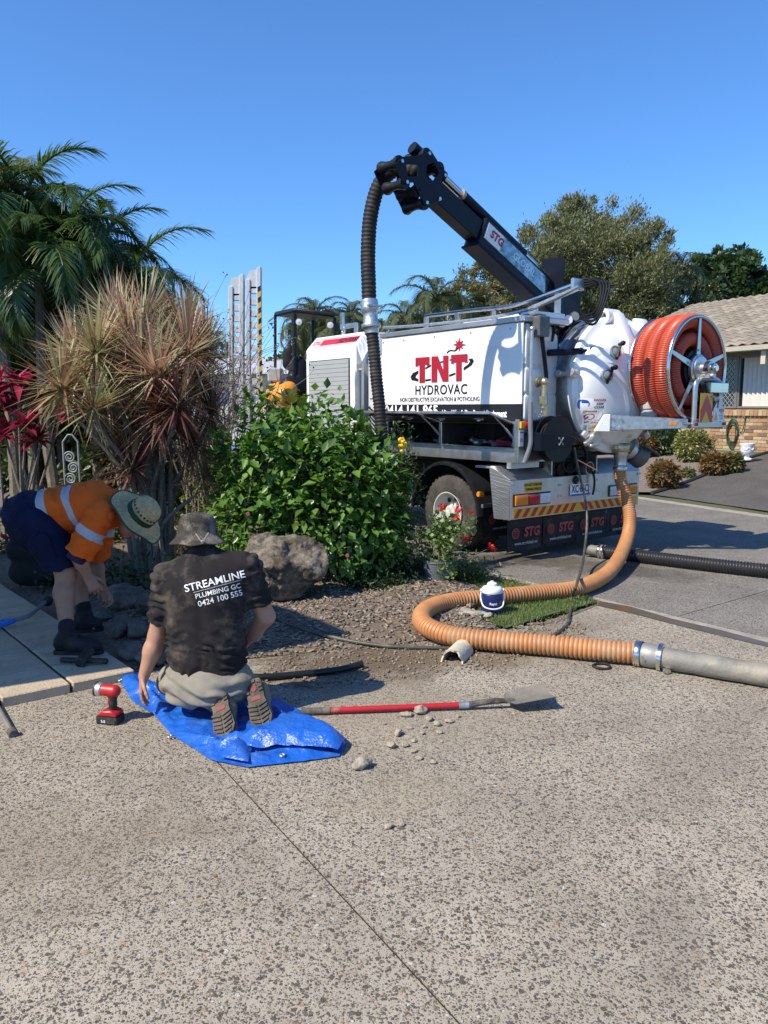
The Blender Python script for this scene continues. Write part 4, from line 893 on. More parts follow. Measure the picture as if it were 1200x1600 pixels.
def dome_sticker(px, py, w, h, mt, nm='warning_sticker', par=None, lift=0.002):
    x, z = on_dome(px + 5, py); n = 5; vs = []; fs = []
    for i in range(n + 1):
        for j in range(n + 1): vs.append(dome(x - w / 2 + w * i / n, z - h / 2 + h * j / n, lift))
    for i in range(n):
        for j in range(n): a = i * (n + 1) + j; fs.append((a, a + n + 1, a + n + 2, a + 1))
    m = MB(); m.add(vs, fs); return m.build(nm, mt, par or door), x, z
def dome_text(s, x, z, size, mt, par, lift=0.004):
    v, f = text_shape(s, size, 0.001); w = [dome(x + q[0], z + q[1], lift) for q in v]; m = MB(); m.add(w, f); m.build('sticker_lettering', mt, par, smooth=False)
s1, x, z = dome_sticker(919, 632, 0.27, 0.125, M_wht)
def blob(x, z, r, mt, par, lift=0.0035): m = MB(); vs = [dome(x, z, lift)] + [dome(x + r * math.cos(a), z + r * math.sin(a), lift) for a in np.linspace(0, 2 * math.pi, 21)[:-1]]; m.add(vs, [(0, i, i % 20 + 1) for i in range(1, 21)]); m.build('sticker_symbol', mt, par)
blob(x - 0.075, z, 0.05, M_blue, s1); dome_text('DANGER', x + 0.06, z + 0.045, 0.03, M_lens_r, s1); dome_text('KEEP', x + 0.065, z + 0.005, 0.032, M_ink, s1); dome_text('CLEAR', x + 0.065, z - 0.03, 0.032, M_ink, s1)
s2, x, z = dome_sticker(913, 652, 0.10, 0.16, M_wht); dome_text('DANGER', x, z + 0.06, 0.02, M_lens_r, s2); blob(x, z + 0.005, 0.034, M_lens_r, s2); blob(x, z + 0.005, 0.026, M_wht, s2, 0.0045); dome_text('/', x, z + 0.005, 0.06, M_lens_r, s2, 0.006); dome_text('≡≡', x, z - 0.055, 0.04, M_ink, s2)
s3, x, z = dome_sticker(919, 668, 0.10, 0.13, M_wht); dome_text('DANGER', x, z + 0.05, 0.02, M_lens_r, s3)
m = MB(); m.add([dome(x - 0.03, z - 0.02, 0.004), dome(x + 0.03, z - 0.02, 0.004), dome(x, z + 0.03, 0.004)], [(0, 1, 2)]); m.build('sticker_symbol', M_rfl_y, s3); dome_text('≡≡', x, z - 0.045, 0.03, M_ink, s3)
# closing clamps round the rim
def rimpt(deg, r, y): a = math.radians(deg); return np.array([TC + r * math.cos(a), y + TY, TZ + r * math.sin(a)])
for deg in (172, 225, 315, 8):
    m = MB(); m.bar(rimpt(deg, TR + 0.03, 0.22), rimpt(deg, TR + 0.05, -0.08), 0.07, 0.05); m.cyl(rimpt(deg, TR + 0.02, -0.05), rimpt(deg, TR + 0.11, -0.05), 0.05, 14); m.cyl(rimpt(deg, TR + 0.02, 0.12), rimpt(deg, TR + 0.09, 0.12), 0.04, 12); m.build('door_clamp', M_silver, truck, bevel=0.006)
m = MB(); c = rimpt(232, TR + 0.02, -0.12)
m.lathe([(0.03, -0.03), (0.075, -0.03), (0.08, 0), (0.075, 0.03), (0.03, 0.03)], c, (0, -1, 0), 18); m.bar(c + np.array([-0.05, -0.03, 0.02]), c + np.array([-0.22, -0.05, -0.05]), 0.045, 0.04); m.cyl(c + np.array([-0.18, -0.08, -0.07]), c + np.array([-0.05, -0.08, -0.05]), 0.02, 10); m.build('clamp_lever', M_silver, truck, bevel=0.006)
# black water hose reel on its bracket
rc = np.array([0.40, -0.20, 1.29])
m = MB(); m.lathe([(0.05, -0.05), (0.225, -0.05), (0.235, -0.045), (0.235, -0.038), (0.14, -0.03), (0.14, 0.05), (0.235, 0.06), (0.235, 0.07), (0.05, 0.07)], rc, (0, -1, 0), 40); reel2 = m.build('water_reel', M_blk, truck)
m = MB(); 
for k in range(4): m.tube([rc + np.array([math.cos(a) * (0.165), -0.02 + 0.024 * k, math.sin(a) * 0.165]) for a in np.linspace(0, 2 * math.pi, 33)[:-1]], 0.013, 6, closed=True)
m.build('wound_hose', M_rub, reel2)
m = MB(); m.prism([(0.12, -0.30, 1.36), (0.12, -0.30, 1.18), (0.52, -0.30, 1.22), (0.62, -0.30, 1.26), (0.62, -0.30, 1.30), (0.5, -0.30, 1.33)], (0, -0.012, 0)); m.box(0.08, 0.14, -0.31, -0.05, 1.18, 1.36); m.build('reel_bracket', M_navy, truck, bevel=0.004)
m = MB()
for dx, dz in ((-0.03, 0.03), (0.03, 0.03), (-0.03, -0.03), (0.03, -0.03), (0, 0)): m.cyl((0.38 + dx, -0.318, 1.27 + dz), (0.38 + dx, -0.311, 1.27 + dz), 0.009, 8)
m.bar((0.35, -0.316, 1.31), (0.42, -0.316, 1.23), 0.012, 0.004); m.bar((0.42, -0.316, 1.31), (0.35, -0.316, 1.23), 0.012, 0.004); m.build('bracket_bolts', M_galv, truck)
# discharge valve and the capped outlet below the door
m = MB(); c = np.array([1.40, -0.30, 1.22])
m.lathe([(0.07, 0.16), (0.07, 0.10), (0.11, 0.10), (0.11, 0.07), (0.075, 0.06), (0.075, 0.0)], c, (0, 0, 1), 20); m.lathe([(0.105, 0.0), (0.105, -0.09)], c, (0, 0, 1), 8); m.bar(c + (-0.13, 0, -0.04), c + (0.13, -0.02, -0.05), 0.06, 0.05)
m.build('discharge_valve', M_brass, truck, bevel=0.006)
m = MB(); m.lathe([(0.085, 0.0), (0.085, -0.03), (0.072, -0.05), (0.066, -0.16), (0.08, -0.17), (0.08, -0.20)], c + np.array([0, 0, -0.09]), (0, 0, 1), 20); m.build('hose_coupling', M_alu, truck, bevel=0.004)
m = MB(); d = np.array([0.75, -0.35, -0.55]); d /= np.linalg.norm(d); b0 = np.array([1.46, -0.22, 1.24]); m.lathe([(0.09, 0), (0.09, 0.14), (0.13, 0.14), (0.13, 0.18), (0.10, 0.19), (0.10, 0.22)], b0, d, 20); m.build('outlet_pipe', M_alu, truck)
m = MB(); m.lathe([(0.115, 0.22), (0.125, 0.24), (0.125, 0.36), (0.10, 0.38)], b0, d, 22); m.bar(b0 + d * 0.25 + np.array([-0.02, -0.12, 0.10]), b0 + d * 0.40 + np.array([0.12, -0.1, 0.06]), 0.05, 0.02); m.build('outlet_cap', mat('dark grey alloy', (0.12, 0.12, 0.12), 0.5, 0.5, vary=0.2), truck, bevel=0.008)
m = MB(); m.cyl((0.98, -0.02, 1.06), (1.24, -0.10, 0.93), 0.008, 6); m.build('stay_rod', M_steel, truck)
for k, (x, z) in enumerate(((0.95, 1.02), (1.12, 1.08))):
    m = MB(); m.tube([np.array([x, 0.03, z]) + 0.11 * np.array([math.cos(a), 0.1 * math.sin(2 * a), math.sin(a)]) for a in np.linspace(0, 2 * math.pi, 26)[:-1]], 0.016, 8, closed=True); m.build('air_line', M_blk, truck)
m = MB(); m.box(0.62, 0.72, 0.05, 0.5, 1.05, 1.5); m.box(1.95, 2.05, 0.05, 0.5, 1.05, 1.6); m.box(0.6, 2.1, 0.3, 0.5, 1.047, 1.2); m.build('tank_saddle', M_blk, truck)

# ---- pipe work between water tank and debris tank
rl = random.Random(5)
m = MB()
for k in range(9):
    a = np.array([0.40 + rl.uniform(0, 0.18), -0.02 + rl.uniform(-0.04, 0.1), 2.30 + rl.uniform(-0.05, 0.1)]); b = np.array([0.55 + rl.uniform(0, 0.25), 0.06 + rl.uniform(-0.06, 0.1), 2.30 + rl.uniform(-0.1, 0.15)])
    m.tube(spline([a, (a + b) / 2 + np.array([0, -0.06, 0.10 + rl.uniform(0, 0.08)]), b, b + np.array([0.02, 0.03, -0.25])], 0.03), rl.choice((0.011, 0.014, 0.018)), 7)
m.build('hydraulic_hoses', M_blk, truck)
m = MB()
for k in range(5): x = 0.42 + 0.035 * k; m.tube(spline([(x, 0.06, 2.34), (x + 0.01, 0.02, 2.0), (x + 0.03, 0.02, 1.6), (x + 0.02, 0.05, 1.2)], 0.06), 0.013, 7)
m.build('hydraulic_hoses', M_blk, truck)
m = MB(); m.box(0.36, 0.62, 0.05, 0.6, 1.05, 2.40); m.build('valve_frame', M_navy, truck)
for k in range(3):
    c = np.array([0.66 + 0.13 * k, -0.02 + 0.02 * k, 2.47 + 0.045 * k]); m = MB(); m.lathe([(0.05, 0), (0.056, 0.01), (0.056, 0.035), (0.05, 0.04)], c, (-0.35, -0.9, 0.2), 20); g = m.build('gauge', M_blk, truck); f_ = MB(); f_.lathe([(0.048, 0.041), (0.001, 0.042)], c, (-0.35, -0.9, 0.2), 18, close=False); f_.build('dial', M_wht if k < 2 else M_glass, g)
m = MB(); m.box(0.12, 0.30, -0.16, 0.02, 2.50, 2.53); m.box(0.10, 0.26, -0.24, -0.10, 2.30, 2.50); m.build('control_box', mat('smoky control box', (0.10, 0.10, 0.10), 0.3), truck, bevel=0.01)
m = MB(); m.box(0.15, 0.62, -0.12, 0.06, 2.505, 2.56); m.box(0.62, 0.66, -0.03, 0.03, 2.5, 2.78); m.build('rail_mount', M_alu, truck, bevel=0.004)
m = MB(); m.tube(spline([(0.22, -0.17, 2.30), (0.24, -0.19, 2.1), (0.30, -0.17, 1.9), (0.36, -0.10, 1.75), (0.42, 0.0, 1.66)], 0.04), 0.022, 8); m.build('cable_loom', M_blk, truck)
m = MB(); m.box(1.0, 1.3, 0.25, 0.35, 2.55, 2.60); m.build('beacon', M_amber, truck, bevel=0.015)

# ---- red suction hose on its stainless reel, carried by an arm on the tank door
RCX, RCZ, RF, RB = 1.735, 2.005, -0.95, -0.50
reel = MB()
for y in (RF, RB): reel.tube([(RCX + 0.53 * math.cos(a), y, RCZ + 0.53 * math.sin(a)) for a in np.linspace(0, 2 * math.pi, 65)[:-1]], 0.021, 10, closed=True)
rl_ = reel.build('hose_reel', M_steel, truck, sharp=60)
for y in (RF, RB):
    for k in range(5):
        a = math.radians(90 + 72 * k + (0 if y == RF else 20)); d = np.array([math.cos(a), 0, math.sin(a)]); c = np.array([RCX, y, RCZ]); b = MB(); t = np.array([-math.sin(a), 0, math.cos(a)])
        b.prism([c + d * 0.12 - t * 0.034, c + d * 0.515 - t * 0.018, c + d * 0.515 + t * 0.018, c + d * 0.12 + t * 0.034], (0, -0.008, 0)); b.cyl(c + d * 0.19 + np.array([0, -0.008, 0]), c + d * 0.19 + np.array([0, -0.018, 0]), 0.012, 8); b.build('spoke', M_alu, rl_)
m = MB(); m.lathe([(0.20, 0.02), (0.20, 0.44)], (RCX, RF + 0.0, RCZ), (0, 1, 0), 32); m.build('drum', M_blk, rl_)
m = MB(); m.lathe([(0.15, 0.01), (0.15, -0.02), (0.125, -0.03), (0.125, -0.05), (0.10, -0.055), (0.06, -0.06), (0.06, -0.10), (0.045, -0.11)], (RCX, RF, RCZ), (0, 1, 0), 36); m.build('hub', M_alu, rl_)
m = MB(); m.lathe([(0.075, -0.11), (0.075, -0.16), (0.05, -0.165), (0.05, -0.20), (0.03, -0.205), (0.03, -0.22)], (RCX, RF, RCZ), (0, 1, 0), 28); m.build('bearing', M_steel, rl_)
# wound hose: three turns outside, three inside
turns = []
ys_o = np.linspace(RF + 0.085, RB - 0.085, 3)
def coil_pts(y0, y1, r, a0, a1, n): return [(RCX + r * math.cos(a), y0 + (y1 - y0) * i / n, RCZ + r * math.sin(a)) for i, a in enumerate(np.linspace(a0, a1, n + 1))]
pts = []
for i, y in enumerate(ys_o[::-1]):
    a0 = math.radians(-115); pts += coil_pts(y, y, 0.492 - 0.012 * (i == 0), a0, a0 - 2 * math.pi * 0.94, 26)
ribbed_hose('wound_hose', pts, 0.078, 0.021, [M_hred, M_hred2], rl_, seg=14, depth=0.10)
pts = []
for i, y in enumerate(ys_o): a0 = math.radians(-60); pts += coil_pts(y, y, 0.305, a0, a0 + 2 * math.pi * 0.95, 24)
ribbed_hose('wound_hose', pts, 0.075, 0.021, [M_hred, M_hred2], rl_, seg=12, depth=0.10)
c = RP(1014, 645, -0.62); m = MB(); m.lathe([(0.080, 0.13), (0.088, 0.11), (0.088, 0.04), (0.075, 0.03), (0.085, 0.0), (0.092, -0.02), (0.085, -0.05), (0.09, -0.08), (0.088, -0.10)], c, (0, 0.1, 1), 20); m.build('hose_cuff', mat('grey rubber cuff', (0.36, 0.345, 0.32), 0.6, vary=0.15, scale=9), rl_)
# carrier arm and deck
A = RP(957, 668, -0.42); B = np.array([1.56, -0.92, 1.445])
m = MB(); m.prism([(0.93, -0.43, 1.55), (1.02, -0.46, 1.36), (0.86, -0.30, 1.36)], (0.02, -0.02, 0.0))
arm_d = B - np.array([1.0, -0.45, 1.46])
m = MB()
p0 = np.array([0.96, -0.43, 1.46]); p1 = np.array([1.58, -0.955, 1.445]); dd = (p1 - p0) / np.linalg.norm(p1 - p0); nn = np.cross(dd, (0, 0, 1)); nn /= np.linalg.norm(nn)
m.prism([p0 + (0, 0, 0.075), p1 + (0, 0, 0.05), p1 - (0, 0, 0.05), p0 - (0, 0, 0.09)], nn * 0.05); m.build('carrier_arm', M_galv, truck, bevel=0.006)
m = MB(); q0 = p0 - dd * 0.14; m.prism([q0 + dd * 0.10 + (0, 0, 0.08), p0 + dd * 0.02 + (0, 0, 0.08), p0 + dd * 0.02 - (0, 0, 0.10), q0 - (0, 0, 0.10)], nn * 0.07); m.build('arm_bracket', M_white, truck, bevel=0.006)
m = MB()
for u in (0.05, 0.13):
    for w in (-0.05, 0.04): c = p0 + dd * u + np.array([0, 0, w]); m.cyl(c + nn * 0.0, c - nn * 0.02, 0.016, 6); m.cyl(c, c + nn * 0.07, 0.016, 6)
m.build('arm_bolts', M_galv, truck)
m = MB(); m.box(1.50, 2.20, -1.02, -0.36, 1.435, 1.455); m.box(1.56, 2.20, -1.04, -1.02, 1.40, 1.47); m.box(2.18, 2.20, -1.02, -0.36, 1.38, 1.46); m.box(1.2, 1.5, -0.5, -0.36, 1.435, 1.455); m.build('reel_deck', M_alu, truck, bevel=0.004)
m = MB(); m.box(1.0, 1.06, -0.36, -0.18, 1.38, 1.46); m.box(1.1, 2.0, -0.37, -0.20, 1.36, 1.43); m.build('deck_beam', M_galv, truck)
for x, mt in ((1.44, M_amber), (1.62, M_lens_r), (2.16, M_lens_r)):
    y = -1.042 if x > 1.5 else None
    if y is None: c = p0 + dd * 0.66 - nn * 0.0; b = MB(); b.bar(c - dd * 0.035 + nn * 0.052, c + dd * 0.035 + nn * 0.052, 0.008, 0.035); 
    else: b = MB(); b.box(x - 0.028, x + 0.028, y - 0.006, y + 0.002, 1.42, 1.452)
    b.build('reflector', mt, truck)
# reel stand: bent stainless frame with the box beam over it
m = MB(); m.tube(spline([(1.60, RF - 0.07, 1.46), (1.60, RF - 0.07, 1.80), (1.63, RF - 0.07, 1.87), (1.72, RF - 0.07, 1.90), (1.95, RF - 0.07, 1.90), (2.06, RF - 0.07, 1.87), (2.09, RF - 0.07, 1.80), (2.09, RF - 0.07, 1.46)], 0.03), 0.032, 4); m.build('reel_stand', M_alu, truck, bevel=0.003, sharp=60)
m = MB(); m.box(1.80, 2.14, RF - 0.13, RF - 0.06, 1.76, 1.865); m.build('stand_beam', M_steel, truck, bevel=0.006)
m = MB(); m.cyl((RCX, RF - 0.2, 1.93), (RCX, RF - 0.05, 1.93), 0.03, 12); m.box(RCX - 0.06, RCX + 0.06, RF - 0.17, RF - 0.08, 1.90, 1.94); m.build('bearing_foot', M_galv, truck, bevel=0.006)
sgn = MB(); sy = -1.055; sx0, sx1, sz0, sz1 = 1.655, 1.885, 1.455, 1.755
sgn.box(sx0, sx1, sy, sy + 0.006, sz0, sz1); sg = sgn.build('chevron_board', M_rfl_y, truck); w = sx1 - sx0; xm = (sx0 + sx1) / 2
m = MB(); m.prism([(sx0, sy - 0.002, sz0), (sx0 + 0.03, sy - 0.002, sz0), (xm, sy - 0.002, sz0 + 0.13), (sx1 - 0.03, sy - 0.002, sz0), (sx1, sy - 0.002, sz0), (sx1, sy - 0.002, sz0 + 0.12), (xm, sy - 0.002, sz1 - 0.015), (sx0, sy - 0.002, sz0 + 0.12)], (0, -0.002, 0)); m.build('chevron', M_rfl_r, sg, smooth=False)
m = MB(); m.box(1.915, 2.125, sy, sy + 0.005, 1.465, 1.60); dl = m.build('danger_label', M_wht, truck)
m = MB(); m.prism([(1.925, sy - 0.001, 1.475), (2.0, sy - 0.001, 1.475), (1.962, sy - 0.001, 1.57)], (0, -0.001, 0)); m.build('warning_triangle', M_rfl_y, dl, smooth=False)
m = MB(); m.box(2.02, 2.12, sy - 0.002, sy, 1.565, 1.593); m.build('danger_band', M_lens_r, dl); letter('label_lettering', 'DANGER', M_wht, dl, (2.07, sy - 0.001, 1.579), (1, 0, 0), (0, 0, 1), 0.024)
for k, s in enumerate(('KEEP', 'HANDS', 'CLEAR')): letter('label_lettering', s, M_ink, dl, (2.065, sy, 1.55 - 0.028 * k), (1, 0, 0), (0, 0, 1), 0.024)
m = MB(); m.sphere((1.92, sy - 0.01, 1.70), 0.03); m.bar((1.85, sy, 1.72), (2.0, sy, 1.71), 0.03, 0.02); m.build('work_lamp', M_silver, truck)

# ---- rails along the roof of the tank
def rail(px_list, a, r, nm='hand_rail', mt=M_steel): m = MB(); m.tube(spline([SP(x, y, a) for x, y in px_list], 0.05), r, 9); return m.build(nm, mt, truck)
rail([(664, 494), (735, 485), (793, 479), (826, 470), (880, 451), (905, 441)], 0.35, 0.022)
rail([(600, 512), (660, 508), (760, 497), (822, 484), (868, 466), (904, 448)], 0.15, 0.017, mt=M_galv)
m = MB(); m.bar(SP(812, 490, 0.2), SP(904, 450, 0.3), 0.05, 0.035); m.build('rail_arm', M_galv, truck)
for px, py in ((666, 500), (715, 492), (773, 490), (836, 480)):
    q = SP(px, py, 0.35); m = MB(); m.box(0.33, 0.37, q[1] - 0.03, q[1] + 0.03, 2.50, q[2] + 0.03); m.build('rail_post', M_alu, truck, bevel=0.004)
m = MB(); q = SP(904, 444, 0.35); m.box(0.25, 0.42, q[1] - 0.02, q[1] + 0.02, q[2] - 0.06, q[2] + 0.05); m.build('rail_bracket', M_alu, truck, bevel=0.01)
m = MB()
for k in range(4): m.tube(spline([q + (0.05, 0, 0.06 - 0.03 * k), q + (0.12 + 0.02 * k, -0.16 - 0.02 * k, 0.0), q + (0.1, -0.14, -0.25 - 0.04 * k), q + (0.0 + 0.1, 0.05, -0.30)], 0.03), 0.013, 7)
m.build('boom_hoses', M_blk, truck)
for k in range(3): y = 1.9 - 0.55 * k; m = MB(); m.sphere((0.9, y, 2.50), 0.16, 16, 8, (1.0, 1.1, 0.55)); m.build('tank_hatch', M_alu if k == 0 else M_white, truck)
m = MB(); m.box(0.66, 1.5, 0.3, 2.2, 2.1, 2.47); m.cyl((0.75, 1.5, 2.6), (0.75, 0.5, 2.62), 0.05, 12); m.cyl((0.62, 1.3, 2.53), (0.62, 0.3, 2.53), 0.02, 8); m.build('roof_deck', M_white, truck, bevel=0.02)
q = SP(550, 505, 0.3); m = MB(); m.box(0.28, 0.32, q[1] - 0.12, q[1] + 0.26, q[2] - 0.06, q[2]); m.box(0.28, 0.32, q[1] + 0.20, q[1] + 0.26, q[2], q[2] + 0.16); m.box(0.28, 0.32, q[1] - 0.12, q[1] - 0.07, 2.3, q[2] - 0.06); m.build('boom_rest', M_alu, truck, bevel=0.003)

# ---- boom
Bb = SP(880, 488, 1.05); Bt = SP(656, 280, -1.12)
bd = (Bt - Bb) / np.linalg.norm(Bt - Bb); bl_ = np.cross(bd, (0, 0, 1)); bl_ /= np.linalg.norm(bl_); bu = np.cross(bl_, bd); L = np.linalg.norm(Bt - Bb)
def bp_(t, a, u): return Bb + bd * t + bl_ * a + bu * u
def bbox(name, t0, t1, a0, a1, u0, u1, mt, par=None, bevel=0.008):
    m = MB(); m.prism([bp_(t0, a0, u0), bp_(t0, a1, u0), bp_(t0, a1, u1), bp_(t0, a0, u1)], bd * (t1 - t0)); return m.build(name, mt, par or truck, bevel=bevel)
m = MB(); m.cyl((1.05, 0.42, 2.2), (1.05, 0.42, 2.62), 0.24, 28); m.box(0.83, 1.27, 0.20, 0.62, 2.62, 2.92); m.build('boom_pedestal', M_navy, truck, bevel=0.015)
boom = bbox('boom', -0.12, L * 0.66, -0.10, 0.10, -0.15, 0.13, M_navy)
bbox('boom_flange', 0.15, L * 0.665, -0.115, 0.115, -0.175, -0.152, M_navy, boom)
bbox('boom_extension', L * 0.662, L * 0.93, -0.075, 0.075, -0.11, 0.09, M_navy, boom)
m = MB(); m.cyl(bp_(L * 0.36, 0, 0.185), bp_(L * 0.78, 0, 0.185), 0.052, 18); m.build('boom_cylinder', M_navy, boom)
m = MB(); m.cyl(bp_(0.05, 0, 0.18), bp_(L * 0.355, 0, 0.185), 0.036, 16); m.build('cylinder_rod', M_steel, boom); m = MB(); m.cyl(bp_(L * 0.785, 0, 0.185), bp_(L * 0.90, 0, 0.185), 0.036, 14); m.build('cylinder_rod', M_steel, boom)
m = MB(); m.lathe([(0.056, 0), (0.056, 0.03)], bp_(L * 0.78, 0, 0.185), bd, 18); m.build('cylinder_gland', mat('bronze gland', (0.45, 0.38, 0.28), 0.4, 0.7), boom)
m = MB(); m.cyl(bp_(L * 0.90, 0, 0.185), bp_(L * 1.08, 0, 0.19), 0.055, 16); m.build('hose_guide_tube', M_navy, boom)
side_s = -1 if bl_[1] > 0 else 1         # the boom's face towards the kerb
u_ = side_s * 0.102
m = MB(); m.prism([bp_(L * 0.20, u_, -0.07), bp_(L * 0.645, u_, -0.07), bp_(L * 0.645, u_, 0.10), bp_(L * 0.20, u_, 0.10)], bl_ * side_s * 0.003); pl = m.build('boom_sign', mat('mirror film', (0.26, 0.28, 0.28), 0.08, 0.9, vary=0.6, scale=14), boom)  # dark mottled tone of the film stands in for mirrored trees
m = MB(); m.prism([bp_(L * 0.54, u_ * 1.035, -0.065), bp_(L * 0.64, u_ * 1.035, -0.065), bp_(L * 0.64, u_ * 1.035, 0.095), bp_(L * 0.54, u_ * 1.035, 0.095)], bl_ * side_s * 0.002); m.build('sign_field', M_wht, pl)
nrm = bl_ * side_s; tx = -bd; ty = np.cross(nrm, tx)
letter('sign_lettering', 'STG', M_red, pl, bp_(L * 0.575, u_ * 1.035, 0.02), tx, ty, 0.11, 0.005, lift=0.004, shear=0.15)
letter('sign_lettering', 'GLOBAL', M_alu, pl, bp_(L * 0.38, u_, 0.02), tx, ty, 0.10, 0.002, lift=0.004, shear=0.15)
# hose head: two cheek plates with windows, saddle rollers between them
HP = [(0.80, -0.16), (0.86, 0.13), (1.06, 0.19), (1.17, 0.06), (1.32, -0.06), (1.36, -0.16), (1.22, -0.25), (1.12, -0.17), (0.93, -0.27)]
for s in (-1, 1):
    bm = bmesh.new()
    def ring2(pts): return [bm.verts.new(bp_(L * 0.02 + t * 1.0 + (L - 1.0) * 1.0 - 0.02, s * 0.13, u)) for t, u in pts]
    outer = ring2(HP); holes = [ring2([(0.93, -0.03), (0.90, 0.08), (0.99, 0.12), (1.05, 0.05), (1.02, -0.05)]), ring2([(1.10, -0.10), (1.13, 0.0), (1.26, -0.09), (1.20, -0.17)])]
    ed = []
    for r in [outer] + holes: ed += [bm.edges.new((r[i], r[(i + 1) % len(r)])) for i in range(len(r))]
    bmesh.ops.triangle_fill(bm, use_beauty=True, edges=ed, normal=tuple(bl_))
    ext = bmesh.ops.extrude_face_region(bm, geom=bm.faces[:]); vv = [e for e in ext['geom'] if isinstance(e, bmesh.types.BMVert)]
    for v in vv: v.co += Vector(bl_ * s * 0.014)
    bmesh.ops.recalc_face_normals(bm, faces=bm.faces[:]); me = bpy.data.meshes.new('cheek_plate'); bm.to_mesh(me); bm.free(); link_mesh('cheek_plate', me, M_navy, boom)
off = L - 1.0
for t, u in ((1.34, -0.10), (1.10, 0.15), (0.92, 0.14), (1.22, -0.22), (0.95, -0.24), (1.06, -0.18)):
    m = MB(); a0 = bp_(off + t, -0.125, u); m.lathe([(0.055, 0.0), (0.058, 0.02), (0.042, 0.07), (0.036, 0.125), (0.042, 0.18), (0.058, 0.23), (0.055, 0.25)], a0, bl_, 16); m.lathe([(0.012, -0.03), (0.012, 0.28)], a0, bl_, 8); m.build('roller', M_blk, boom)
m = MB()
for t, u in ((1.34, -0.10), (1.10, 0.15), (0.86, 0.10), (1.22, -0.22), (0.95, -0.24), (0.83, -0.12)):
    for s in (-1, 1): m.cyl(bp_(off + t, s * 0.144, u), bp_(off + t, s * 0.158, u), 0.016, 8)
m.build('roller_bolts', M_steel, boom)
m = MB(); m.box(0, 0.012, 0, 0.30, 0, 0.34); q = SP(862, 432, 0.75); m.v = [(q[0] + v[0], q[1] + v[1] - 0.16, q[2] + v[2] - 0.17 + 0.10 * v[1]) for v in m.v]; m.build('boom_shield', M_navy, truck)
# boom hose: out of the head and hanging beside the truck, with its coupling and lower length
hose_px = [(650, 268, -1.19), (625, 262, -1.26), (603, 275, -1.33), (588, 300, -1.39), (578, 345, -1.43), (575, 400, -1.45), (576, 440, -1.46), (577, 480, -1.46)]
ribbed_hose('boom_hose', [bp_(off + 0.70, 0, 0.0), bp_(off + 0.95, 0, 0.0)] + [SP(x, y, a) for x, y, a in hose_px], 0.070, 0.036, [M_rub, M_rub], truck, seg=16, depth=0.08)
c0, c1 = SP(577, 474, -1.46), SP(581, 522, -1.46); ax = c0 - c1; hl = np.linalg.norm(ax)
m = MB(); m.lathe([(r_ * 0.9, h_ * 0.92) for r_, h_ in [(0.075, 0.0), (0.078, 0.05), (0.10, 0.06), (0.10, 0.10), (0.078, 0.11), (0.072, 0.20), (0.092, 0.23), (0.092, 0.27), (0.088, 0.28), (0.092, 0.31), (0.088, 0.34)]], c1, ax, 22); m.bar(c1 + ax * 0.9 + (-0.08, -0.08, 0), c1 + ax * 0.9 + (0.08, -0.08, 0), 0.03, 0.02); m.build('hose_coupling', M_galv, truck, bevel=0.003)
ribbed_hose('boom_hose', [SP(x, y, a) for x, y, a in ((580, 512, -1.46), (584, 545, -1.46), (588, 590, -1.46), (593, 635, -1.47), (597, 690, -1.48), (600, 735, -1.49), (601, 770, -1.49))], 0.058, 0.032, [M_rub, M_rub], truck, seg=16, depth=0.10)
# ================================================================== PLANTS
def leaves(name, P, D, N, L, W, mt, parent=None, fold=0.25, droop=0.0, kind=None, origin=(0, 0, 0)):
    """many leaves as one mesh: P base points, D directions, N face normals, L lengths, W widths (five points a leaf, folded at the midrib)"""
    P = np.asarray(P, float); n = len(P)
    D = np.asarray(D, float); D = D / np.linalg.norm(D, axis=1)[:, None]
    S = np.cross(D, N); S /= np.maximum(np.linalg.norm(S, axis=1), 1e-6)[:, None]; Nn = np.cross(S, D)
    L = np.broadcast_to(L, (n,))[:, None]; W = np.broadcast_to(W, (n,))[:, None]
    m = P + D * L * 0.45 - Nn * W * fold * 0.5; t = P + D * L - Nn * L * droop; l = P + D * L * 0.42 + S * W * 0.5 + Nn * W * fold * 0.3; r = P + D * L * 0.42 - S * W * 0.5 + Nn * W * fold * 0.3
    v = np.stack([P, r, t, l, m], 1).reshape(-1, 3) - np.asarray(origin, float)
    b = np.arange(n)[:, None] * 5; f = np.concatenate([b + np.array([[0, 1, 2, 4]]), b + np.array([[0, 4, 2, 3]])])
    o = link_mesh(name, mesh_np(name, v, f), mt, parent)
    if kind: o['kind'] = kind
    return o
def rhombs(name, P, D, N, L, W, mt, parent=None, kind=None, origin=(0, 0, 0)):
    P = np.asarray(P, float); n = len(P); D = D / np.linalg.norm(D, axis=1)[:, None]; S = np.cross(D, N); S /= np.maximum(np.linalg.norm(S, axis=1), 1e-6)[:, None]
    L = np.broadcast_to(L, (n,))[:, None]; W = np.broadcast_to(W, (n,))[:, None]
    v = np.stack([P, P + D * L * 0.5 - S * W * 0.5, P + D * L, P + D * L * 0.5 + S * W * 0.5], 1).reshape(-1, 3) - np.asarray(origin, float)
    f = np.arange(n * 4).reshape(n, 4); o = link_mesh(name, mesh_np(name, v, f), mt, parent)
    if kind: o['kind'] = kind
    return o
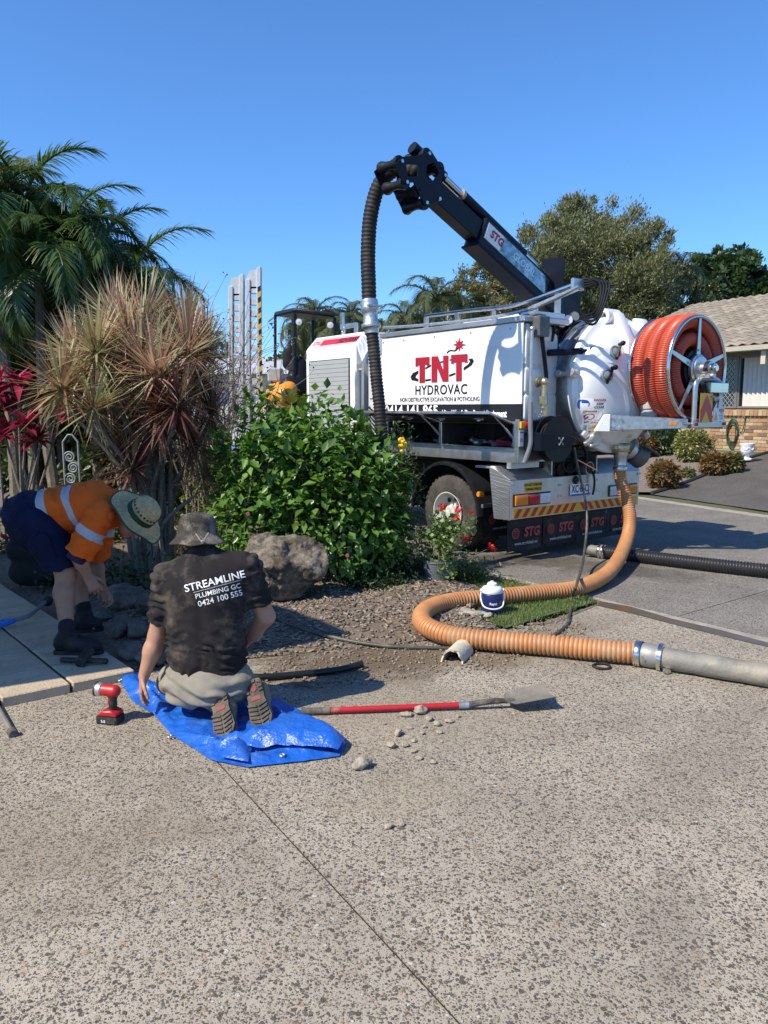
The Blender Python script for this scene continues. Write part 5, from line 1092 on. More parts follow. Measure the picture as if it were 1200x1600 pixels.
def blades_np(P, D, L, W, droop, seg=4, fold=0.0):
    """strap leaves: returns verts, quads"""
    P = np.asarray(P, float); n = len(P); D = D / np.linalg.norm(D, axis=1)[:, None]; L = np.broadcast_to(L, (n,)); W = np.broadcast_to(W, (n,)); droop = np.broadcast_to(droop, (n,))
    S = np.cross(D, np.array([0, 0, 1.0])); bad = np.linalg.norm(S, axis=1) < 0.05; S[bad] = np.array([1.0, 0, 0]); S /= np.linalg.norm(S, axis=1)[:, None]
    vs = []
    for k in range(seg + 1):
        t = k / seg; c = P + D * (L * t)[:, None]; c[:, 2] -= droop * L * t * t
        w = W * (0.55 + 0.9 * t - 1.45 * t * t if t < 0.7 else (1 - t) / 0.3 * 0.47) * 0.5
        w = np.maximum(w, 0.0006)
        vs += [c + S * w[:, None], c - S * w[:, None]]
    v = np.stack(vs, 1).reshape(-1, 3); b = np.arange(n)[:, None] * (2 * (seg + 1))
    f = np.concatenate([b + np.array([[2 * k, 2 * k + 1, 2 * k + 3, 2 * k + 2]]) for k in range(seg)])
    return v, f
def rand_dirs(r, n): v = r.normal(size=(n, 3)); return v / np.linalg.norm(v, axis=1)[:, None]
rs = np.random.default_rng(11)
M_bark = mat('grey brown bark', (0.13, 0.105, 0.08), 0.9, vary=0.35, scale=18, bump=0.8, bscale=60)
M_cane = mat('pale grey cane', (0.20, 0.175, 0.145), 0.85, vary=0.3, scale=24, bump=0.6, bscale=90)
M_stem = mat('green stem', (0.07, 0.08, 0.03), 0.7, vary=0.3)

# ---- hibiscus bush behind the boulder: three hundred single leaves in front, the rest joined
M_hib = leaf_mat('glossy hibiscus leaf', (0.04, 0.105, 0.016), (0.15, 0.27, 0.045), 0.36, 0.28)
def bush_points(c, rad, n, r, fill=0.75, lump=0.22, seed=0.0, zmin=0.03):
    out = []
    while len(out) < n:
        d = rand_dirs(r, 1)[0]; k = r.uniform(fill, 1.0) ** 0.5
        s = 1 + lump * mnoise.fractal((d[0] * 2.2 + seed, d[1] * 2.2, d[2] * 2.2), 1, 2, 3)
        p = np.asarray(c) + d * np.asarray(rad) * k * s
        if p[2] > zmin: out.append((p, d))
    return out
hib = thing('hibiscus_bush', (-0.62, 7.0, 0.05), 'dense glossy green hibiscus bush rising behind the boulder', 'bush')
hb = np.array(hib.location); HC = np.array([-0.62, 7.0, 0.90]); HR = np.array([0.90, 0.70, 0.96])
m = MB()
for k in range(26):
    d = rand_dirs(rs, 1)[0]; d[2] = abs(d[2]) + 0.15; e = HC + d / np.linalg.norm(d) * HR * 0.7
    b0 = np.array([-0.62 + rs.uniform(-.25, .25), 7.0 + rs.uniform(-.25, .25), 0.0]); m.tube(spline([b0, (b0 + e) / 2 + (0, 0, 0.15), e], 0.15), np.linspace(0.016, 0.005, len(spline([b0, (b0 + e) / 2 + (0, 0, 0.15), e], 0.15))), 5)
m.build('stems', M_bark, hib, world=True)['kind'] = 'stuff'
HB = [((-0.98, 7.0, 0.82), (0.60, 0.62, 0.86), 3600), ((-0.52, 6.92, 0.76), (0.58, 0.60, 0.84), 3100), ((-0.14, 6.95, 0.64), (0.38, 0.48, 0.74), 2200)]
pts = []
for j_, (c_, r_, n_) in enumerate(HB): pts += bush_points(c_, r_, n_, rs, 0.30, 0.42, 4.0 + j_)
for k in range(46):                                                   # upright shoots breaking the outline
    c_, r_, _ = HB[k % 3]; d = rand_dirs(rs, 1)[0]; d[2] = abs(d[2]) + 0.3; q = np.array(c_) + d / np.linalg.norm(d) * np.array(r_) * 0.98
    h = rs.uniform(0.06, 0.26)
    for i in range(14): pts.append((q + np.array([rs.normal() * 0.02, rs.normal() * 0.02, h * i / 13 - 0.1]), np.array([rs.normal(), rs.normal(), 0.5])))
P = np.array([p for p, d in pts]); D0 = np.array([d for p, d in pts])
Dd = D0 * 0.7 + rand_dirs(rs, len(P)) * 0.75 + np.array([0, 0, -0.12]); Dd /= np.linalg.norm(Dd, axis=1)[:, None]
Nn = np.array([0, 0, 1.0]) + D0 * 0.7 + rand_dirs(rs, len(P)) * 0.45; Ls = rs.uniform(0.05, 0.125, len(P)); Ws = Ls * rs.uniform(0.5, 0.66, len(P))
score = -(P[:, 1] - 7.0) * 0.9 + 0.4 * (P[:, 2]) - 0.12 * np.abs(P[:, 0] + 0.6) + 0.5 * D0[:, 2] + 6 * (Ls - 0.08) + rs.normal(size=len(P)) * 0.15
front = np.argsort(-score)[:300]; rest = np.setdiff1d(np.arange(len(P)), front)
leaves('foliage', P[rest], Dd[rest], Nn[rest], Ls[rest], Ws[rest], M_hib, hib, 0.3, 0.12, 'stuff', hb)
proto = []
for k in range(3): o = leaves('leaf', [(0, 0, 0)], [(0, 1, 0)], [(0, 0, 1)], 1.0, [0.56, 0.62, 0.5][k], M_hib, None, 0.35, 0.10 + 0.08 * k); proto.append(o.data); bpy.data.objects.remove(o)
for i in front:
    o = link_mesh('leaf', proto[i % 3], None, hib); y = Dd[i]; x = np.cross(y, Nn[i]); x /= np.linalg.norm(x); z = np.cross(x, y)
    Mx = Matrix(((x[0], y[0], z[0], 0), (x[1], y[1], z[1], 0), (x[2], y[2], z[2], 0), (0, 0, 0, 1)))
    o.matrix_local = Matrix.Translation(Vector(P[i] - hb)) @ Mx @ Matrix.Scale(Ls[i] * 1.12, 4)
M_flow = mat('dusky pink bloom', (0.30, 0.05, 0.08), 0.7)
for px, py in ((388, 803), (464, 817), (543, 868), (497, 800)):
    q = at_depth(px, py, 6.30 if px > 500 else 6.36); f = MB()
    for k in range(6): a = k * 1.05; f.sphere(q + np.array([0.009 * math.cos(a), -0.01, 0.009 * math.sin(a)]), 0.010, 7, 5, (1, 0.7, 1))
    f.build('bloom', M_flow, hib, world=True)

# yellow-flowered shrub beside it
M_yl = leaf_mat('small olive leaf', (0.04, 0.075, 0.018), (0.10, 0.13, 0.03), 0.45, 0.25)
ysh = thing('yellow_flower_shrub', (0.10, 7.15, 0.04), 'small-leaved shrub with one yellow flower head by the boom hose', 'shrub'); yo = np.array(ysh.location)
pts = bush_points((0.12, 7.15, 0.72), (0.26, 0.26, 0.74), 2300, rs, 0.3, 0.35, 9.0); P = np.array([p for p, d in pts]); D0 = np.array([d for p, d in pts])
leaves('foliage', P, D0 * 0.6 + rand_dirs(rs, len(P)), np.array([0, 0, 1.0]) + rand_dirs(rs, len(P)) * 0.5, rs.uniform(0.03, 0.06, len(P)), rs.uniform(0.012, 0.022, len(P)), M_yl, ysh, 0.2, 0.1, 'stuff', yo)
m = MB()
for k in range(9): e = np.array([0.12 + rs.uniform(-.2, .2), 7.15 + rs.uniform(-.2, .2), rs.uniform(0.9, 1.42)]); m.tube([yo, (yo + e) / 2 + (0, 0, 0.1), e], [0.01, 0.008, 0.004], 5)
m.build('stems', M_bark, ysh, world=True)['kind'] = 'stuff'
q = at_depth(630, 693, 7.0); m = MB()
for k in range(26): m.sphere(q + rs.normal(size=3) * np.array([0.018, 0.018, 0.026]), rs.uniform(0.011, 0.018), 6, 4)
m.build('flower_head', mat('yellow petals', (0.78, 0.50, 0.015), 0.6), ysh, world=True)

# ---- dracaena: canes with rosettes of narrow striped leaves
def strap_mat(name, c1, c2, c3, rough=0.5, trans=0.25):
    m = leaf_mat(name, c1, c2, rough, trans); N = m.node_tree.nodes; L = m.node_tree.links
    mx = [n for n in N if n.type == 'MIX'][0]; geo = [n for n in N if n.type == 'NEW_GEOMETRY'][0]
    w = N.new('ShaderNodeMath'); w.operation = 'MULTIPLY'; w.inputs[1].default_value = 7.31; L.new(geo.outputs['Random Per Island'], w.inputs[0]); fr = N.new('ShaderNodeMath'); fr.operation = 'FRACT'; L.new(w.outputs[0], fr.inputs[0])
    th = N.new('ShaderNodeMath'); th.operation = 'GREATER_THAN'; th.inputs[1].default_value = 0.62; L.new(fr.outputs[0], th.inputs[0])
    m2 = N.new('ShaderNodeMix'); m2.data_type = 'RGBA'; L.new(th.outputs[0], m2.inputs['Factor']); L.new(mx.outputs['Result'], m2.inputs['A']); m2.inputs['B'].default_value = (*c3, 1)
    for l in list(mx.outputs['Result'].links):
        if l.to_node != m2: L.new(m2.outputs['Result'], l.to_socket)
    return m
M_dra = [strap_mat('pink edged dracaena leaf', (0.32, 0.16, 0.12), (0.44, 0.31, 0.21), (0.48, 0.48, 0.28)), strap_mat('green dracaena leaf', (0.25, 0.25, 0.11), (0.44, 0.42, 0.22), (0.33, 0.16, 0.11)), strap_mat('wine dracaena leaf', (0.10, 0.035, 0.035), (0.20, 0.085, 0.065), (0.22, 0.17, 0.10))]
def rosette(n, ln, w, seed, down=0.25):
    r = np.random.default_rng(seed); u = r.uniform(size=n); el = np.where(u < 0.72, r.uniform(0.05, 1.45, n), r.uniform(-0.85, 0.05, n)); az = np.arange(n) * 2.39996 + r.uniform(-.3, .3, n)
    D = np.stack([np.cos(el) * np.cos(az), np.cos(el) * np.sin(az), np.sin(el)], 1)
    P = D * 0.012 + np.stack([np.zeros(n), np.zeros(n), r.uniform(-0.13, 0.02, n)], 1)
    return blades_np(P, D, ln * r.uniform(0.72, 1.08, n), w * r.uniform(0.8, 1.2, n), r.uniform(0.0, 0.28, n) * np.cos(el), 4)
dra = thing('dracaena', (*on_ground(240, 905)[:2], 0.06), 'tall multi-stemmed dracaena with spiky pink and khaki leaf heads', 'dracaena'); do = np.array(dra.location)
heads = [(98, 602, 6.7, 1, .62), (150, 548, 6.8, 1, .60), (199, 520, 7.1, 0, .62), (245, 585, 6.7, 0, .64), (294, 548, 6.9, 0, .62), (277, 629, 6.6, 2, .58), (147, 634, 6.55, 1, .46), (246, 640, 6.8, 2, .58), (180, 505, 7.4, 0, .6), (288, 512, 7.3, 1, .58), (225, 500, 7.3, 0, .6),
         (208, 730, 6.8, 2, .5), (205, 665, 7.1, 2, .55), (300, 690, 7.0, 2, .5), (120, 560, 7.3, 0, .6), (260, 545, 7.2, 2, .62), (310, 590, 7.2, 0, .55), (318, 745, 7.0, 1, .36), (170, 590, 7.0, 0, .6), (220, 555, 6.9, 0, .6), (320, 545, 7.2, 1, .55), (190, 700, 7.2, 2, .5), (255, 690, 7.3, 2, .55), (130, 610, 7.2, 2, .5), (330, 640, 7.3, 2, .5)]
ros = [[mesh_np('rosette', *rosette(n, 1.0, w, 70 + 10 * k + j)) for j in range(2)] for k, (n, w) in enumerate(((170, 0.046), (155, 0.050), (170, 0.046)))]
for k in range(3):
    for me in ros[k]: me.materials.append(M_dra[k])
for i, (px, py, Y, kd, ln) in enumerate(heads):
    q = at_depth(px, py, Y); b = do + np.array([rs.uniform(-.17, .17), rs.uniform(-.16, .2), 0.0]); c = MB()
    mid = b * 0.5 + q * 0.5; mid[:2] = b[:2] * 0.75 + q[:2] * 0.25 + rs.uniform(-.04, .04, 2)
    ln_ = spline([b, mid, q * 0.85 + b * 0.15 + np.array([0, 0, -0.02]), q + (0, 0, -0.03)], 0.08); c.tube(ln_, np.linspace(0.026, 0.013, len(ln_)) * (1 + 0.10 * (np.arange(len(ln_)) % 2)), 7); c.build('cane', M_cane, dra, world=True)
    o = link_mesh('rosette', ros[kd][i % 2], None, dra); o.location = Vector(q - do); o.rotation_euler = (rs.uniform(-.35, .35), rs.uniform(-.35, .35), rs.uniform(0, 6)); ln *= 0.93; o.scale = (ln, ln, ln)
m = MB()
for k in range(9): b = do + np.array([rs.uniform(-.16, .2), rs.uniform(-.2, .1), 0]); t = b + np.array([rs.uniform(-.1, .12), rs.uniform(-.05, .1), rs.uniform(0.5, 1.0)]); c = MB(); c.tube(spline([b, (b + t) / 2, t], 0.1), 0.02, 7); c.build('cane', M_cane, dra, world=True)

# ---- red ti plants at the left edge
M_ti = leaf_mat('crimson ti leaf', (0.085, 0.008, 0.022), (0.30, 0.028, 0.06), 0.35, 0.2); M_ti2 = leaf_mat('pink ti leaf', (0.30, 0.02, 0.07), (0.48, 0.07, 0.14), 0.35, 0.25)
ti = thing('ti_plant', (*on_ground(28, 790)[:2], 0.05), 'crimson-leaved ti plant at the edge of the paved path', 'ti plant'); to = np.array(ti.location); to_y = 8.3
ti.location = (at_depth(28, 790, 8.3)[0], 8.3, 0.05); to = np.array(ti.location)
for i, (px, py, big) in enumerate(((28, 600, 1), (12, 636, 1), (70, 628, .8), (40, 664, 1), (82, 612, .8), (8, 680, .9), (55, 690, .8), (-8, 610, 1), (95, 648, .6))):
    q = at_depth(px, py, 8.3 + rs.uniform(-.25, .25)); c = MB(); b = to + np.array([rs.uniform(-.2, .25), rs.uniform(-.2, .2), -0.02]); ln_ = spline([b, (b * 0.4 + q * 0.6) + (0, 0, -0.05), q], 0.12); c.tube(ln_, 0.013, 6); c.build('cane', M_cane, ti, world=True)
    n = 22; az = np.arange(n) * 2.4; el = rs.uniform(-0.3, 1.25, n); D = np.stack([np.cos(el) * np.cos(az), np.cos(el) * np.sin(az), np.sin(el)], 1)
    for j in range(n): leaves('leaf', [q], [D[j]], [np.array([0, 0, 1.0]) + 0.2 * D[j]], rs.uniform(0.22, 0.36) * big, rs.uniform(0.075, 0.10), M_ti2 if (j % 4 == 0 and i < 2) else M_ti, ti, 0.35, 0.3, None, to)

# ---- palms: arching feather fronds on slim ringed stems
def frond_mesh(name, ln, seed, arch, leaflet=0.46, n=44, w=0.032, upv=0.45, hang=0.35):
    """frond along +y from the origin, arching down"""
    r = np.random.default_rng(seed); t = np.linspace(0, 1, 13); an = 0.0; c = [np.zeros(3)]
    ang0 = math.radians(62); 
    for k in range(1, 13): a = ang0 - arch * (k / 12) ** 1.3; c.append(c[-1] + ln / 12 * np.array([0.03 * math.sin(seed + k), math.cos(a), math.sin(a)]))
    c = np.array(c); m = MB(); m.tube(c, np.linspace(0.02, 0.004, 13), 5)
    s = np.linspace(0, 1, 13); V_, F_ = [np.array(m.v)], []; nv = len(m.v); quads = [f for f in m.f if len(f) == 4]; F_.append(np.array(quads))
    u = np.linspace(0.16, 0.995, n); B = np.stack([np.interp(u, s, c[:, k]) for k in range(3)], 1); T = np.stack([np.interp(u, s, np.gradient(c[:, k])) for k in range(3)], 1); T /= np.linalg.norm(T, axis=1)[:, None]
    for sd in (-1, 1):
        S = np.cross(T, np.array([1.0, 0, 0])); up = np.where((S[:, 2] > 0)[:, None], S, -S)
        D = T * (0.35 + 0.75 * u[:, None]) + np.array([sd * 1.0, 0, 0]) * (1.05 - 0.5 * u[:, None]) + up * upv + r.normal(size=(n, 3)) * 0.07
        v, f = blades_np(B, D, leaflet * (0.55 + 0.9 * u - 1.05 * u * u) * r.uniform(0.85, 1.1, n) * 1.25, w * r.uniform(0.8, 1.15, n), r.uniform(hang * 0.5, hang * 1.5, n), 3)
        V_.append(v); F_.append(f + nv); nv += len(v)
    return mesh_np(name, np.concatenate(V_), np.concatenate(F_))
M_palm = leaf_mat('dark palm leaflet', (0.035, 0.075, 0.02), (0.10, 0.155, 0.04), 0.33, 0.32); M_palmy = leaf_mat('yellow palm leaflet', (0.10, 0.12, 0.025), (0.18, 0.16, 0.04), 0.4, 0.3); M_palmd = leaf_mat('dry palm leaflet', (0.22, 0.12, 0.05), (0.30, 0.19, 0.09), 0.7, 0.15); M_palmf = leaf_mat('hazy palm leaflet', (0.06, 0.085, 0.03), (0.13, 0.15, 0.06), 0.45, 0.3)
fm = [frond_mesh('frond', 1.0, 3 + k, [1.9, 2.2, 1.6, 2.6][k], 0.29, 60, 0.022, 0.35, 0.6) for k in range(4)]
fmd = [frond_mesh('frond', 1.0, 20 + k, 2.4, 0.21, 44, 0.016, 0.1, 0.9) for k in range(2)]
for me in fm: me.materials.append(M_palm)
for me in fmd: me.materials.append(M_palmd)
fmy = [m_.copy() for m_ in fm[:2]]
for me in fmy: me.materials.clear(); me.materials.append(M_palmy)
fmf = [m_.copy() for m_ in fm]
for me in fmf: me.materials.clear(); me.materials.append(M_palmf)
M_ring = mat('ringed palm stem', (0.16, 0.14, 0.10), 0.8, vary=0.3, scale=10, bump=0.5, bscale=30)
def palm(base, top, n, ln, label, group, meshes, seed, dead=1, tilt=(0.15, 1.75), young=1):
    r = np.random.default_rng(seed); base = np.array(base, float); top = np.array(top, float); p = thing('palm', base, label, 'palm', group); m = MB(); c = spline([base, base * 0.5 + top * 0.5 + np.array([r.uniform(-.1, .1), 0, 0]), top], 0.12)
    m.tube(c, np.linspace(0.075, 0.045, len(c)) * (1 + 0.10 * (np.arange(len(c)) % 2)), 8); m.build('trunk', M_ring, p, world=True)
    for k in range(n):
        e = meshes[k % len(meshes)]; t = k / max(1, n - 1)
        if k < young: e = fmy[k % 2] if meshes is fm else e
        if k >= n - dead: e = fmd[k % 2]
        o = link_mesh('frond', e, None, p); o.location = Vector(top - base); o.rotation_euler = (-(tilt[0] + (tilt[1] - tilt[0]) * t) + 0.55 + r.uniform(-.15, .15), r.uniform(-.12, .12), k * 2.39996 + r.uniform(-.3, .3)); s = ln * r.uniform(0.85, 1.12); o.scale = (s * r.uniform(0.9, 1.15), s, s)
    return p
PG = 'palms in the clump behind the dracaena'
plist = [((-20, 340), 9.6, 1.35, 'palm of the clump leaning out to the left, behind the ti plant', 0), ((38, 325), 10.3, 1.3, 'tallest palm of the clump, fronds fanned above the dracaena', 1), ((108, 372), 10.0, 1.2, 'mid-height palm in the heart of the clump behind the dracaena', 1),
         ((155, 408), 10.8, 1.25, 'palm with a drying brown frond on the twiggy-shrub side of the clump', 2), ((60, 420), 9.4, 1.25, 'shorter palm in front of the clump, above the ti plant', 0), ((206, 450), 10.2, 1.2, 'low palm arching over the dracaena towards the ramps', 1), ((10, 455), 10.2, 1.4, 'low palm filling the shade under the tall palms', 1), ((128, 480), 11.2, 1.35, 'low palm at the back of the clump beneath the mid-height palm', 0)]
for i, ((px, py), Y, ln, lab, dead) in enumerate(plist):
    q = at_depth(px, py, Y); palm((q[0] * 0.85 + rs.uniform(-.2, .2) - 0.4, Y + rs.uniform(-.2, .2), 0.0), q, 22, ln, lab, PG, fm, 40 + i, dead, young=2)
BG = 'palms across the street behind the truck'
for i, (px, py, Y, ln, lab) in enumerate(((492, 492, 24, 1.15, 'far palm showing just above the excavator canopy'), (548, 496, 25, 1.2, 'far palm half hidden by the hanging boom hose'), (468, 512, 26, 1.1, 'far palm low on the ramp side of the excavator canopy'), (522, 515, 23, 1.0, 'far palm low between the canopy and the engine enclosure'), (680, 470, 20, 1.15, 'far palm with upright fronds behind the sign panel'), (632, 500, 21, 1.0, 'far palm low behind the roof rails of the tank'), (1062, 425, 27, 1.2, 'pale far palm between the big tree and the round-leaved tree'), (720, 480, 22, 0.9, 'far palm tucked against the small olive tree'))):
    q = at_depth(px, py, Y); palm((q[0], Y, terrain(q[0], Y)), q, 18, ln, lab, BG, fmf, 80 + i, 0, young=0)

# ---- leafy trees beyond the street
def limb_tree(name, base, clumps, leaf, n_leaf, L_, W_, label, cat='tree', group=None, up=0.4, trunk_r=0.16, seed=1, spread=0.9, flat=1.0):
    """clumps: (centre, radius) of foliage; limbs run from the trunk to each clump"""
    r = np.random.default_rng(seed); base = np.array(base, float); t = thing(name, base, label, cat, group)
    cs = np.array([c for c, _ in clumps]); mid = cs.mean(0); mid = np.array([base[0] * 0.6 + mid[0] * 0.4, base[1] * 0.6 + mid[1] * 0.4, base[2] + (cs[:, 2].min() - base[2]) * 0.75])
    m = MB(); m.tube(spline([base - (0, 0, 0.05), (base + mid) / 2 + np.array([0.1, 0, 0]), mid], 0.3), trunk_r, 8); m.build('trunk', M_bark, t, world=True)
    lm = MB()
    for c, rad in clumps:
        c = np.array(c); q = spline([mid, mid * 0.45 + c * 0.55 + r.normal(size=3) * 0.2, c], 0.35); lm.tube(q, np.linspace(trunk_r * 0.55, 0.02, len(q)), 5)
        for k in range(4): e = c + rand_dirs(r, 1)[0] * rad * 0.8; lm.tube([c, (c + e) / 2 + r.normal(size=3) * 0.05, e], [0.02, 0.014, 0.006], 4)
    lm.build('limbs', M_bark, t, world=True)['kind'] = 'stuff'
    P = []; D = []; tot = sum(rad ** 2 for _, rad in clumps)
    for c, rad in clumps:
        k = int(n_leaf * rad ** 2 / tot); nsub = max(6, int(18 * rad)); sub = rand_dirs(r, nsub) * (r.uniform(0.35, 1, (nsub, 1)) ** 0.4) * rad * np.array([1, 1, 0.8 * flat]); si = r.integers(0, nsub, k)
        o = r.normal(size=(k, 3)) * rad * 0.17 * spread; P.append(np.array(c) + sub[si] + o); D.append(sub[si] / rad * 0.6 + rand_dirs(r, k) * 0.8 + np.array([0, 0, up]))
    P = np.concatenate(P); D = np.concatenate(D); rhombs('crown', P, D, rand_dirs(r, len(P)), L_ * r.uniform(0.6, 1.25, len(P)), W_ * r.uniform(0.7, 1.2, len(P)), leaf, t, None, base)
    return t
def px_clumps(lst, Y, seed, jit=1.5):
    r = np.random.default_rng(seed); return [(at_depth(px, py, Y + r.uniform(-jit, jit)), rp * Y / FPX) for px, py, rp in lst]
M_oak = leaf_mat('olive paperbark leaf', (0.10, 0.115, 0.045), (0.22, 0.225, 0.105), 0.55, 0.25); M_fig = leaf_mat('dark round leaf', (0.020, 0.048, 0.016), (0.06, 0.10, 0.03), 0.35, 0.2); M_oak2 = leaf_mat('yellowish olive leaf', (0.12, 0.125, 0.045), (0.25, 0.225, 0.10), 0.55, 0.3)
big = [(900, 350, 34), (940, 345, 32), (862, 372, 34), (985, 365, 34), (1015, 385, 26), (905, 395, 48), (960, 400, 46), (840, 400, 28), (1010, 425, 36), (865, 430, 42), (930, 445, 52), (990, 460, 48), (1045, 455, 36), (880, 480, 46), (1080, 470, 30), (1040, 495, 40), (950, 500, 50), (1100, 490, 22), (895, 325, 16), (1035, 380, 14), (915, 320, 14), (880, 345, 18), (1000, 500, 40), (850, 500, 40), (1070, 505, 30), (820, 470, 26), (1085, 520, 26), (800, 452, 28), (788, 490, 30), (835, 436, 26)]
limb_tree('paperbark_tree', (8.6, 28.0, 0.6), [(c, r * 1.25) for c, r in px_clumps(big, 27.5, 5)], M_oak, 110000, 0.15, 0.045, 'large olive-grey paperbark tree towering behind the hose reel', trunk_r=0.3, seed=2, up=0.75)
sm = [(745, 445, 24), (720, 460, 20), (775, 455, 24), (760, 480, 30), (725, 490, 24), (800, 490, 26), (742, 428, 12), (700, 485, 14), (785, 500, 26)]
limb_tree('olive_tree', (3.1, 25.0, 0.3), [(c, r * 1.4) for c, r in px_clumps(sm, 24.5, 6, 0.8)], M_oak2, 24000, 0.12, 0.045, 'small yellowish olive tree under the truck\'s boom', trunk_r=0.14, seed=3, up=0.3)
fig = [(1120, 415, 20), (1150, 405, 20), (1100, 430, 18), (1165, 425, 22), (1135, 445, 28), (1190, 440, 16), (1100, 455, 20), (1160, 398, 12), (1128, 398, 10), (1168, 404, 9), (1210, 430, 20), (1095, 408, 8), (1180, 460, 24), (1215, 455, 22)]
limb_tree('umbrella_tree', (14.2, 30.0, 0.6), px_clumps(fig, 30, 7, 1.0), M_fig, 9000, 0.26, 0.15, 'dark round-leaved tree behind the tiled roof', trunk_r=0.18, seed=4, up=0.1, spread=1.1)
# hedges and trees closing the view behind the garden, the excavator and the truck
M_hedge = leaf_mat('dark hedge leaf', (0.03, 0.065, 0.018), (0.085, 0.125, 0.035), 0.45, 0.2)  # one dark green shared by hedges, far trees and shrubs
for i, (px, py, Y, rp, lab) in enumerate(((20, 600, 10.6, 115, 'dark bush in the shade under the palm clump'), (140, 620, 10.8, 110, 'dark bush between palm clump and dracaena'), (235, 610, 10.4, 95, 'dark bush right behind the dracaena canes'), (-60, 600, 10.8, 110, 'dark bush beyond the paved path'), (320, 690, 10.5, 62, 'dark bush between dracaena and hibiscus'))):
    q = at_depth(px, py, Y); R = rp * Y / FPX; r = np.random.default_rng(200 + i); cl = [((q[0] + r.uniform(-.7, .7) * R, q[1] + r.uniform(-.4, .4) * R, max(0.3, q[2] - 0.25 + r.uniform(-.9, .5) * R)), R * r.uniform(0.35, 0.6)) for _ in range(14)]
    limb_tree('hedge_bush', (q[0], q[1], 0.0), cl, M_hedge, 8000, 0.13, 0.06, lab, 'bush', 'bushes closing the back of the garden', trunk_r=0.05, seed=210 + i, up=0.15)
FT = [(450, 560, 33, 46), (380, 590, 34, 44), (310, 575, 36, 44), (535, 545, 34, 42), (610, 550, 32, 44), (250, 580, 38, 50), (680, 540, 30, 40), (170, 560, 38, 60), (60, 560, 40, 70), (-40, 560, 40, 70), (1260, 480, 36, 70)]
labs = ['far tree behind the excavator canopy', 'far tree between the ramps and the excavator', 'far tree behind the bare twiggy shrub', 'far tree above the engine enclosure', 'far tree behind the boom hose', 'far tree past the dracaena heads', 'far tree beyond the sign panel', 'far tree seen through the palm clump', 'far tree behind the palm clump', 'far tree left of the palm clump, beyond the garden', 'far tree behind the tiled house']
for i, (px, py, Y, rp) in enumerate(FT):
    q = at_depth(px, py, Y); R = rp * Y / FPX; r = np.random.default_rng(300 + i); cl = [((q[0] + r.uniform(-1, 1) * R, q[1] + r.uniform(-.5, .5) * R, max(0.8, q[2] + r.uniform(-.9, .75) * R)), R * r.uniform(0.35, 0.55)) for _ in range(9)]
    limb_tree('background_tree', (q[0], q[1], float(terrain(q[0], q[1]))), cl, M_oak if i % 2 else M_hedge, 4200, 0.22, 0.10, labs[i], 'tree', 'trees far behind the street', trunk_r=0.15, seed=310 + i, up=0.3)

# ---- bare twiggy shrub in front of the ramps
tw = thing('twiggy_shrub', (*at_depth(318, 800, 8.6)[:2], 0.05), 'nearly leafless twiggy shrub with dark seed heads by the dracaena', 'shrub'); two = np.array(tw.location)
m = MB(); tips = []
def twig(p, d, ln, r0, lev):
    e = p + d * ln; mid = p + d * ln * 0.5 + rs.normal(size=3) * ln * 0.05; m.tube([p, mid, e], [r0, r0 * 0.8, r0 * 0.6], 4)
    if lev == 0: tips.append(e); return
    for k in range(3 if lev > 1 else 2):
        nd = d + rs.normal(size=3) * 0.36 + np.array([0, 0, 0.10]); nd /= np.linalg.norm(nd); twig(p + d * ln * rs.uniform(0.45, 1.0), nd, ln * rs.uniform(0.55, 0.85), r0 * 0.6, lev - 1)
for k in range(17): d = np.array([rs.uniform(-.24, .34), rs.uniform(-.2, .2), 1.0]); twig(two + np.array([rs.uniform(-.2, .2), rs.uniform(-.2, .2), 0]), d / np.linalg.norm(d), rs.uniform(1.0, 1.4), 0.015, 3)
m.build('twigs', mat('grey twig', (0.21, 0.165, 0.14), 0.9, vary=0.3), tw, world=True)
tp = np.array(tips); rep = np.repeat(tp, 3, 0) + rs.normal(size=(len(tp) * 3, 3)) * 0.025
leaves('seed_heads', rep, rand_dirs(rs, len(rep)), rand_dirs(rs, len(rep)), rs.uniform(0.02, 0.045, len(rep)), 0.022, leaf_mat('withered leaf', (0.05, 0.028, 0.03), (0.13, 0.085, 0.06), 0.8, 0.1), tw, 0.3, 0.1, 'stuff', two)

# ---- low plants
def clump(name, px, py, Y, n, rad, h, mt, L_, W_, label, cat='plant', group=None, seed=0, upd=0.6):
    r = np.random.default_rng(seed); q = at_depth(px, py, Y); z0 = 0.05; c = thing(name, (q[0], q[1], z0), label, cat, group); P = np.stack([r.normal(size=n) * rad * 0.5, r.normal(size=n) * rad * 0.45, np.abs(r.normal(size=n)) * h * 0.5], 1) + np.array([q[0], q[1], z0])
    D = rand_dirs(r, n) + np.array([0, 0, upd]); o = leaves('foliage', P, D, np.array([0, 0, 1.0]) + rand_dirs(r, n) * 0.6, L_ * r.uniform(0.6, 1.2, n), W_ * r.uniform(0.7, 1.2, n), mt, c, 0.25, 0.2, 'stuff', (q[0], q[1], z0)); return c
M_lime = leaf_mat('lime leaf', (0.10, 0.16, 0.025), (0.24, 0.26, 0.05), 0.4, 0.35); M_dkg = leaf_mat('dark ground leaf', (0.018, 0.04, 0.014), (0.05, 0.085, 0.022), 0.5, 0.2)
GP = 'low plants in the front garden'
